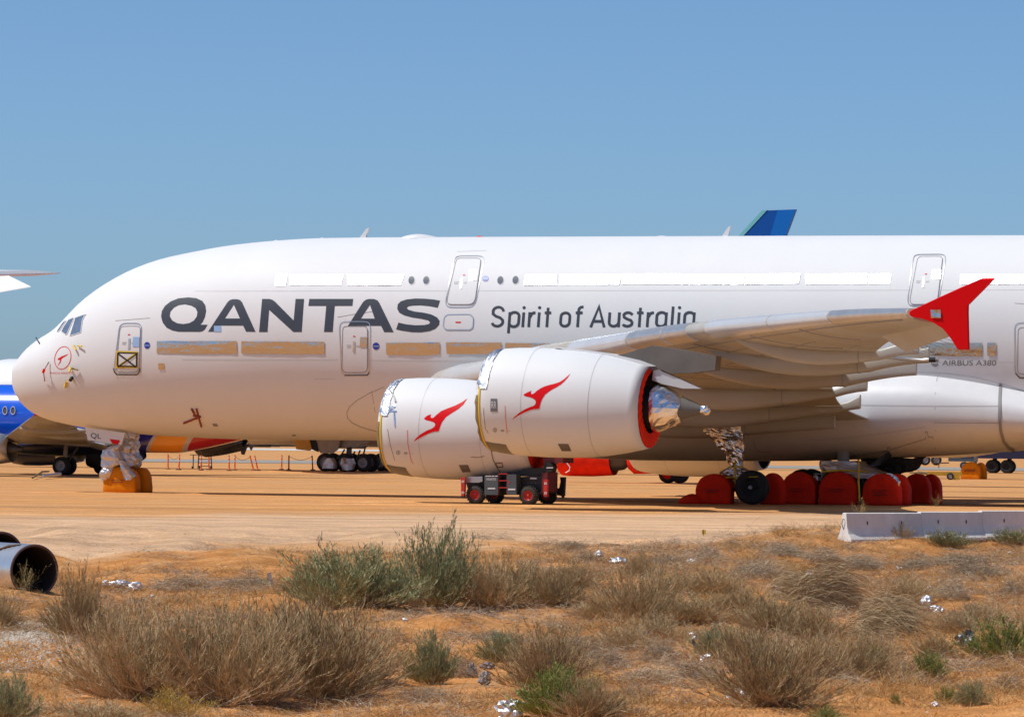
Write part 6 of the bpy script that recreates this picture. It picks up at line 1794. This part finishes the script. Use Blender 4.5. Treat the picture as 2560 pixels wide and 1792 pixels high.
def shrub(kind, u, v, w, h, label, group=None, mat=None):
    i = count.get(kind, 0); count[kind] = i + 1
    sm, fm = VAR[kind][i % len(VAR[kind])]
    P = ground_hit(u, v) if v > 1300 else far(u, v)
    s = px_scale(P.y); W, H = w / s * (1.28 if kind in ('broom', 'sage', 'green') else 1.0), h / s
    o = bpy.data.objects.new(NAMES[kind], sm); COL.objects.link(o)
    wid = {'broom': 1.72, 'sage': 1.78, 'green': 1.78, 'flower': 1.6, 'sparse': 1.4, 'tuft': 1.5, 'dead': 1.15, 'swept': 1.15}[kind]
    hh = {'broom': 1.06, 'sage': 1.06, 'green': 1.06, 'flower': 1.05, 'sparse': 1.0, 'tuft': .9, 'dead': .85, 'swept': .9}[kind]
    o.scale = (W / wid, .5 * (W / wid + H / hh), H / hh); o.location = (P.x, P.y, P.z - .02)
    o.rotation_euler = (0, 0, rnd.uniform(-.5, .5) if kind in ('swept',) else rnd.uniform(0, 6.28))
    if kind not in ('swept',): o.scale = (W / wid, W / wid, H / hh)
    tag(o, label, CATS[kind], group)
    if fm:
        f = bpy.data.objects.new('foliage', fm); COL.objects.link(f); f.parent = o
    return o
SH = [
 ('broom', 196, 1592, 128, 192, 'wispy dry shrub standing just right of the black pipe mouth'),
 ('broom', 334, 1746, 285, 252, 'large fan-shaped dry shrub with bare stems, nearest on the left'),
 ('broom', 545, 1752, 330, 250, 'large brown shrub between the fan-shaped one and the pale leaning one'),
 ('broom', 830, 1748, 320, 262, 'large brown shrub leaning right with a shadow at its foot'),
 ('broom', 700, 1700, 240, 205, 'brown shrub behind the two large brown ones, below the sagebrush'),
 ('sage', 870, 1516, 255, 165, 'wide dark green sagebrush in the centre, left of the tall one'),
 ('sage', 1088, 1516, 195, 200, 'tallest green sagebrush, its top reaching the gravel'),
 ('broom', 1245, 1520, 190, 150, 'tan dry shrub right behind the tallest sagebrush, shadow beside it'),
 ('broom', 1380, 1512, 130, 98, 'small olive-brown shrub at the bare sand slope'),
 ('sage', 1072, 1708, 118, 138, 'grey-green ball-shaped sagebrush on bare stems in the middle foreground'),
 ('broom', 1355, 1716, 205, 168, 'grey-brown upright shrub rising behind the bright green one'),
 ('green', 1388, 1788, 172, 128, 'bright green rounded shrub at the bottom edge beside the silver bag'),
 ('broom', 1500, 1792, 160, 112, 'olive brush right against the bright green rounded shrub'),
 ('broom', 1582, 1552, 195, 152, 'tall brown shrub in yellow grass at the centre right'),
 ('broom', 1748, 1556, 175, 80, 'low brown shrub right of the tall one in yellow grass'),
 ('broom', 1928, 1576, 160, 98, 'brown shrub left of the wind-swept hay-coloured mound'),
 ('swept', 2070, 1532, 215, 135, 'wind-swept hay-coloured dead brush, the upper mound'),
 ('swept', 2222, 1596, 205, 118, 'wind-swept hay-coloured dead brush, the lower mound beside foil scraps'),
 ('broom', 1936, 1764, 262, 206, 'big fan-shaped shrub at the bottom right with white foil under it'),
 ('broom', 2130, 1700, 172, 124, 'brown shrub right of the big fan-shaped one, casting a dark shadow'),
 ('green', 2180, 1668, 52, 62, 'dark green leafy clump on the end of the brown shrub'),
 ('green', 2497, 1654, 152, 118, 'green shrub with bare lower stems at the picture edge'),
 ('green', 2323, 1694, 76, 72, 'compact green shrub beside the small dead dome-shaped bush'),
 ('dead', 2256, 1688, 62, 44, 'small dead dome-shaped bush next to the compact green shrub'),
 ('green', 2360, 1757, 52, 48, 'small vivid green tuft-like shrub, left of the grey-green pair'),
 ('sage', 2432, 1762, 72, 70, 'small grey-green shrub on a single stem, casting a shadow to the side'),
 ('green', 2066, 1806, 76, 46, 'green shrub cut off by the bottom edge'),
 ('green', 2238, 1757, 24, 26, 'tiny green sprout on bare sand'),
 ('sage', 2372, 1364, 105, 40, 'low sagebrush in front of the middle concrete barrier'),
 ('sage', 2528, 1358, 85, 42, 'low green sagebrush in front of the far barrier at the picture edge'),
 ('dead', 455, 1472, 165, 52, 'grey dead brush mound behind the foil scraps on the left'),
 ('dead', 622, 1464, 150, 30, 'low grey dead brush reaching to the white stake'),
 ('broom', 2, 1570, 112, 96, 'dry shrub cut by the left edge below the pipe'),
 ('sage', 22, 1798, 125, 128, 'grey-green shrub in the lower left corner'),
 ('flower', 440, 1802, 175, 84, 'yellow flowering brush at the bottom left'),
 ('sparse', 143, 1780, 64, 98, 'thin upright weed between the corner shrub and the fan-shaped shrub'),
 ('broom', 250, 1806, 205, 64, 'low olive brush along the bottom edge left of the yellow flowers'),
 ('dead', 1055, 1752, 165, 46, 'low dark dead brush in the shadow of the leaning shrub'),
 ('dead', 1155, 1690, 85, 58, 'grey dead brush beside the grey plastic bags'),
 ('dead', 1510, 1666, 150, 72, 'tangled dead brush, leftmost of the middle tangle'),
 ('dead', 1650, 1652, 115, 62, 'dark tangled dead brush left of the foil on a stick'),
 ('dead', 1618, 1704, 175, 56, 'wide low dead brush in the middle of the tangle'),
 ('dead', 1735, 1692, 150, 48, 'dead brush just below the foil on a stick'),
 ('dead', 1590, 1738, 115, 36, 'lowest dead brush of the middle tangle'),
 ('dead', 2430, 1448, 145, 62, 'pale dead brush on the right slope below the barriers'),
 ('dead', 2492, 1440, 112, 38, 'dark grey dead brush near the picture edge below the barriers'),
 ('dead', 2376, 1492, 105, 52, 'rust-brown dead brush uphill of the foil scraps on the right'),
 ('dead', 2428, 1534, 55, 34, 'small purplish dead brush right of the foil scraps'),
 ('dead', 2532, 1486, 75, 42, 'dead brush at the picture edge halfway down the slope'),
 ('broom', 2382, 1578, 115, 54, 'low olive brush uphill of the dark foil lump'),
 ('dead', 2526, 1730, 96, 58, 'dead brush at the picture edge near the small green shrubs'),
 ('dead', 2452, 1666, 74, 22, 'flat dead twigs at the foot of the edge shrub'),
 ('dead', 1470, 1405, 95, 36, 'grey dead brush with white foil at the back of the scrub'),
 ('dead', 1772, 1407, 85, 50, 'grey rounded dead brush at the back right of the scrub'),
 ('dead', 1824, 1365, 52, 22, 'small dark dead brush closest to the gravel'),
 ('dead', 1428, 1372, 85, 26, 'low dead brush on the first rise beyond the tan shrub'),
 ('broom', 1592, 1440, 70, 68, 'small olive shrub below the pair of foil scraps'),
 ('dead', 1660, 1412, 120, 34, 'flat dead brush between the two grey mounds at the back'),
 ('broom', 2238, 1342, 66, 44, 'thin tan brush against the first concrete barrier'),
 ('sparse', 55, 1482, 110, 78, 'yellow-green weeds in the pipe mouth'),
 ('sparse', 2340, 1266, 42, 34, 'dry weeds at the foot of the rearmost wheel cover'),
 ('sparse', 2418, 1265, 40, 18, 'low dry weeds on the sand behind the barriers'),
 ('sparse', 2150, 1288, 56, 40, 'weeds with red tips behind the first barrier end'),
 ('dead', 1240, 1600, 120, 30, 'low dead grass on the bare sand bank'),
 ('broom', 1790, 1480, 120, 70, 'brown shrub uphill of the low brown one'),
 ('broom', 1700, 1478, 110, 60, 'tan shrub behind the tall brown one in yellow grass'),
 ('dead', 2290, 1420, 110, 34, 'straw-coloured dead brush below the first barrier'),
 ('dead', 2050, 1400, 120, 40, 'dead brush uphill of the wind-swept mound'),
 ('dead', 1950, 1385, 120, 36, 'dead brush left of the barrier end at the back'),
 ('broom', 1500, 1545, 100, 60, 'small straw-brown shrub at the lip of the sand slope'),
 ('broom', 440, 1742, 220, 215, 'brown shrub squeezed between the fan-shaped shrub and the next large one'),
 ('broom', 655, 1752, 230, 200, 'brown shrub with pale bent stems low in front, among the large ones'),
 ('broom', 760, 1640, 210, 150, 'tan shrub below the wide sagebrush, behind the leaning one'),
 ('broom', 880, 1700, 200, 190, 'brown shrub at the tip of the leaning one near the eroded bank'),
 ('sage', 960, 1512, 150, 128, 'dark sagebrush filling the gap between the wide and the tall one'),
 ('broom', 790, 1500, 110, 120, 'olive-yellow brush on the left flank of the wide sagebrush'),
 ('broom', 1310, 1506, 120, 110, 'grey-tan brush between the tan shrub and the small olive one'),
 ('broom', 2030, 1600, 160, 90, 'olive-yellow brush below the upper swept mound'),
 ('broom', 2046, 1690, 150, 130, 'tan brush between the big fan-shaped shrub and the brown one beside it'),
 ('broom', 1850, 1660, 180, 110, 'orange-brown brush behind the big fan-shaped shrub at the bottom right'),
 ('broom', 1690, 1560, 130, 62, 'low tan brush in the yellow grass patch'),
 ('dead', 1440, 1640, 150, 60, 'grey tangle behind the grey-brown upright shrub'),
 ('dead', 1890, 1445, 150, 60, 'grey-brown tangle uphill of the brown shrub by the swept mound'),
 ('swept', 1985, 1500, 150, 80, 'small swept hay-coloured brush left of the upper mound'),
 ('dead', 2150, 1420, 120, 44, 'straw tangle right above the upper swept mound'),
 ('dead', 2400, 1410, 150, 40, 'pale tangle closest below the barriers'),
 ('broom', 1440, 1470, 120, 74, 'straw-tan shrub uphill of the small olive-brown one'),
 ('broom', 1640, 1600, 150, 72, 'olive-tan shrub between the yellow grass and the dark tangle'),
 ('broom', 1540, 1622, 140, 70, 'grey-tan shrub uphill of the leftmost tangle'),
 ('sage', 1790, 1640, 110, 80, 'pale grey-green shrub just right of the foil on a stick'),
 ('broom', 1850, 1530, 130, 74, 'straw shrub downhill of the uphill brown one near the swept mound'),
 ('broom', 2260, 1500, 120, 66, 'tan brush just uphill of the lower swept mound'),
 ('broom', 2330, 1640, 120, 64, 'straw brush uphill of the compact green shrub'),
 ('broom', 2200, 1640, 110, 60, 'straw brush uphill of the dead dome-shaped bush'),
 ('sage', 1250, 1650, 100, 84, 'small grey-green shrub above the grey plastic bags'),
 ('broom', 2470, 1560, 120, 62, 'tan brush uphill of the green edge shrub'),
 ('broom', 300, 1600, 150, 84, 'low tan brush between the wispy shrub and the fan-shaped one'),
 ('broom', 1135, 1470, 130, 90, 'tan brush behind the tallest sagebrush'),
]
for a in SH: shrub(*a)
R2 = random.Random(5)
# ---- loose grass and pebbles: nobody could count them
R3 = random.Random(9)
def cover_density(X, Y):
    d = .48 + 1.3 * n2(X * .20, Y * .11, 2.0) + .7 * n2(X * .7, Y * .4, 6.0)
    u = 1280 + F * X / Y
    if Y > 112 and u < 1150: d -= .4
    if u > 1350: d += .55
    e = Y - .6 * X - 124 + 4 * n2(X * .3, Y * .2, 1.0)
    if e > 0: d -= .35 * e
    if 84 < Y < 92 and 950 < u < 1350: d -= .9       # bare bank
    if Y < 74 and u > 1480: d -= .75
    if u < 1000: d += .2
    return d
gr = Rib(); tw = Rib()
n_t = 0
while n_t < 3800:
    Y = 60 + 73 * R3.random() ** .85; X = R3.uniform(-.128 * Y - 1, .128 * Y + 1)
    if cover_density(X, Y) < R3.random(): continue
    n_t += 1
    z = gz(X, Y) - .015; ln0 = R3.uniform(.14, .50); rad = R3.uniform(.06, .22)
    for _ in range(30):
        b0 = Vector((X + R3.gauss(0, rad), Y + R3.gauss(0, rad), 0)); b0.z = z + .0
        d = rdir(R3, 1.15); ln = ln0 * R3.uniform(.5, 1.1)
        gr.ribbon([b0 + d * ln * t + Vector((d.x, d.y, -.4)) * ln * .3 * t * t for t in (0, .55, 1)], .0034, .0012, R3)
tag(obj('dry_grass', gr.mesh('dry_grass', 'straw')), 'straw-coloured dry grass growing in clumps all over the scrub', 'grass', kind='stuff')
n_t = 0
while n_t < 2300:
    Y = 60 + 72 * R3.random() ** .85; X = R3.uniform(-.128 * Y - 1, .128 * Y + 1)
    if cover_density(X + 3, Y) < .25 + .8 * R3.random(): continue
    n_t += 1
    z = gz(X, Y) - .01; rad = R3.uniform(.18, .55); hh = R3.uniform(.08, .28) * (1.5 if X > 2 and R3.random() < .4 else 1)
    for _ in range(60):
        q = R3.uniform(0, 6.28); r = rad * math.sqrt(R3.random()); c = Vector((X + r * math.cos(q), Y + r * math.sin(q), z + hh * R3.random() * (1 - (r / rad) ** 2)))
        d = Vector((R3.uniform(-1, 1), R3.uniform(-1, 1), R3.uniform(-.2, .8))).normalized(); ln = R3.uniform(.08, .30); bd = Vector((R3.uniform(-1, 1), R3.uniform(-1, 1), -R3.random()))
        tw.ribbon([c + d * ln * t + bd * ln * .5 * t * t for t in (0, .5, 1)], .0036, .0014, R3)
tag(obj('dead_twigs', tw.mesh('dead_twigs', 'twig_grey')), 'dead grey-brown twigs and brush lying between the shrubs', 'dead brush', kind='stuff')
vs = []; fs = []
n_b = 0
while n_b < 160000:
    Y = 58 + 74 * R3.random() ** .8; X = R3.uniform(-.135 * Y - 2, .135 * Y + 2)
    if cover_density(X, Y) < R3.uniform(-.1, 1.0): continue
    for _ in range(R3.randint(6, 16)):
        x = X + R3.gauss(0, .2); y = Y + R3.gauss(0, .2); z = gz(x, y) - .01; h = R3.uniform(.03, .15); q = R3.uniform(0, 6.28); w = R3.uniform(.002, .005)
        lx, ly = R3.gauss(0, .08), R3.gauss(0, .08); k = len(vs)
        vs += [(x - w * math.cos(q), y - w * math.sin(q), z), (x + w * math.cos(q), y + w * math.sin(q), z), (x + lx, y + ly, z + h)]
        fs.append((k, k + 1, k + 2)); n_b += 1
tag(pydata('grass', vs, fs, 'straw'), 'short straw-coloured dry grass over the sand', 'grass', kind='stuff')
vs = []; fs = []
def stone(x, y, r):
    k = len(vs); z = gz(x, y) + .02
    p = [(-1, -.6, 0), (.2, -1, 0), (1, -.2, 0), (.4, .9, 0), (-.7, .7, 0), (R3.uniform(-.4, .4), R3.uniform(-.3, .3), R3.uniform(.6, 1.0))]
    a = R3.uniform(0, 6.28); c, s = math.cos(a), math.sin(a)
    for q in p: vs.append((x + r * (q[0] * c - q[1] * s), y + r * (q[0] * s + q[1] * c), z - .03 + r * q[2]))
    for i in range(5): fs.append((k + i, k + (i + 1) % 5, k + 5))
for i in range(5200):
    P = ground_hit(R3.gauss(70, 65), R3.choice([R3.gauss(1573, 13), R3.gauss(1573, 13), R3.gauss(1573, 13), R3.uniform(1560, 1680)])); stone(P.x, P.y, R3.uniform(.015, .05))
for i in range(5000):
    Y = R3.uniform(60, 150); X = R3.uniform(-.13 * Y, .13 * Y); stone(X, Y, R3.uniform(.008, .03))
pmat('stone', (0.66, 0.58, 0.49), .9, var=.4, vscale=6)
tag(pydata('gravel', vs, fs, 'stone'), 'pale pebbles strewn over the sand', 'gravel', kind='stuff')

vs = []; fs = []
for i in range(2600):
    P = ground_hit(R3.uniform(1450, 2600), R3.uniform(1670, 1800)); stone(P.x, P.y, R3.uniform(.012, .05) * (1 if R3.random() < .9 else 1.8))
for i in range(2500):
    Y = R3.uniform(62, 130); X = R3.uniform(-.125 * Y, .125 * Y); stone(X, Y, R3.uniform(.012, .045))
sand_mat('clod_sand', (0.46, 0.20, 0.062), (0.55, 0.27, 0.10), (0.42, 0.20, 0.08), 3, 6, .3, .02, 20)
tag(pydata('dirt_clods', vs, fs, 'clod_sand'), 'crumbly orange dirt clods on the bare ground', 'dirt', kind='stuff')

# ---- litter: torn foil, bags, stake, flag
def scrap(u, v, w, h, label, mat='foil_scrap', cat='foil scrap', seed=0):
    P = ground_hit(u, v); s = px_scale(P.y); W, H = w / s, h / s
    bm = bmesh.new(); bmesh.ops.create_icosphere(bm, subdivisions=3, radius=.5)
    for q in bm.verts:
        n = q.co.normalized(); k = noise.noise(q.co * 4 + Vector((seed, 0, 0))) + .6 * noise.noise(q.co * 9 + Vector((0, seed, 0)))
        q.co += n * .28 * k
        q.co = Vector((q.co.x * W * 1.05, q.co.y * W * .8, max(0, (q.co.z + .36)) * H * 1.15))
    o = obj('foil_scrap' if cat == 'foil scrap' else cat.replace(' ', '_'), bm, mat); o.location = P; o.rotation_euler = (0, 0, R2.uniform(-.4, .4)); tag(o, label, cat, 'windblown litter in the scrub'); return o
foil_mat('foil_scrap', (0.80, 0.80, 0.82), .42, .3, 8.0)
pmat('grey_plastic', (0.30, 0.28, 0.29), .5, var=.4, vscale=12); pmat('dark_plastic', (0.10, 0.10, 0.12), .35, var=.5, vscale=10)
SCR = [(300, 1466, 46, 17, 'larger of the two foil scraps left of the grey mound'), (338, 1474, 34, 20, 'foil scrap touching the grey dead mound'), (262, 1466, 14, 16, 'small upright foil sliver left of the grey mound'), (382, 1491, 9, 6, 'tiny foil crumb on orange sand below the foil scraps'),
 (702, 1642, 12, 18, 'small white foil bit caught inside the large brown shrub'), (873, 1728, 11, 7, 'foil crumb at the foot of the leaning brown shrub'), (900, 1762, 8, 6, 'tiny foil crumb on bare sand by the shrub shadow'), (1274, 1796, 66, 48, 'large crumpled silver bag at the bottom edge beside the green shrub'),
 (1390, 1786, 16, 14, 'foil bit under the bright green shrub'), (1722, 1608, 36, 26, 'crumpled foil at the top of a stick in the tangle'), (1768, 1660, 28, 26, 'grey foil lump at the lower end of the stick'), (1850, 1758, 56, 36, 'white foil heap left of the fan-shaped shrub base'),
 (1497, 1389, 20, 12, 'bright foil scrap in dead brush at the back, left one'), (1546, 1407, 44, 14, 'pale foil strip at the back, right of the bright scrap'), (1728, 1408, 22, 11, 'foil scrap under the grey rounded brush'), (1794, 1404, 12, 7, 'foil crumb right of the grey rounded brush'),
 (1945, 1489, 18, 28, 'upright white foil scrap in front of the swept mound'), (2314, 1522, 26, 34, 'taller foil scrap right of the lower swept mound'), (2342, 1530, 34, 16, 'flat foil scrap beside the taller one on the right'), (2288, 1320, 18, 8, 'foil scrap at the barrier foot'),
 (2024, 1438, 13, 9, 'foil crumb on top of the swept mound'), (2248, 1424, 15, 9, 'foil crumb on sand below the first barrier'), (2210, 1694, 17, 22, 'foil scrap in the shadow between brown shrub and dead dome'), (2337, 1764, 19, 10, 'foil crumb left of the vivid green tuft'),
 (2525, 1386, 13, 8, 'foil crumb near the edge below the barriers'), (2325, 1469, 14, 5, 'thin foil sliver above the foil scraps on the right'), (1985, 1716, 30, 20, 'foil caught in the fan-shaped shrub'), (2094, 1398, 9, 5, 'foil crumb uphill of the swept mound'), (1012, 1552, 12, 8, 'foil crumb on the bare bank by the sagebrush')]
for i, (u, v, w, h, lb) in enumerate(SCR): scrap(u, v, w, h, lb, seed=i * 3.1)
scrap(2414, 1614, 46, 36, 'dark shiny foil lump beside the edge shrub', 'dark_plastic', 'foil lump', 71)
for i, (u, v, w, h, lb) in enumerate([(1180, 1690, 28, 32, 'grey plastic bag standing in dead brush'), (1212, 1712, 26, 36, 'darker grey plastic bag below the other one'), (1218, 1672, 34, 18, 'flat grey plastic sheet above the bags')]):
    scrap(u, v, w, h, lb, 'grey_plastic', 'plastic bag', 40 + i)
def stake(u, v, h, lean, r, mat, name, label, cat):
    P = ground_hit(u, v); H = h / px_scale(P.y); bm = bmesh.new()
    pts = [Vector((0, 0, -.05)), Vector((lean * .4, 0, H * .5)), Vector((lean, .02, H))]
    tube(bm, pts, [r, r * .9, r * 1.3], 7); o = obj(name, bm, mat, None, True); o.location = P; tag(o, label, cat); return o
stake(679, 1468, 36, -.07, .045, 'lift_white', 'marker_stake', 'leaning white stake in orange grass left of the sagebrush', 'stake')
stake(1752, 1640, 40, -.16, .03, 'gear_grey', 'wooden_stick', 'grey stick between two foil lumps', 'stick')
P = ground_hit(1759, 1340); kx = 1 / px_scale(P.y)
fl = empty('marker_flag', P); tag(fl, 'tiny yellow marker flag at the edge of the gravel', 'flag')
bm = bmesh.new(); tube(bm, [(0, 0, 0), (0, 0, 17 * kx)], .008, 5); obj('wire', bm, 'rope', fl)
bm = bmesh.new()
for i in range(4):
    pass
g4 = [[bm.verts.new((9 * kx * i / 3 - 4 * kx, .02 * math.sin(i * 2), (5 + 11 * j) * kx)) for j in (0, 1)] for i in range(4)]
for i in range(3): bm.faces.new((g4[i][0], g4[i + 1][0], g4[i + 1][1], g4[i][1]))
obj('cloth', bm, 'yellow_tape', fl)
pl = ground_hit(1524, 1366); rod('wooden_plank', [pl + Vector((-.28, 0, .08)), pl + Vector((.3, .1, .05))], .035, 'twig_grey', 'weathered plank lying at the back of the scrub', 'plank')
bpy.context.view_layer.update()
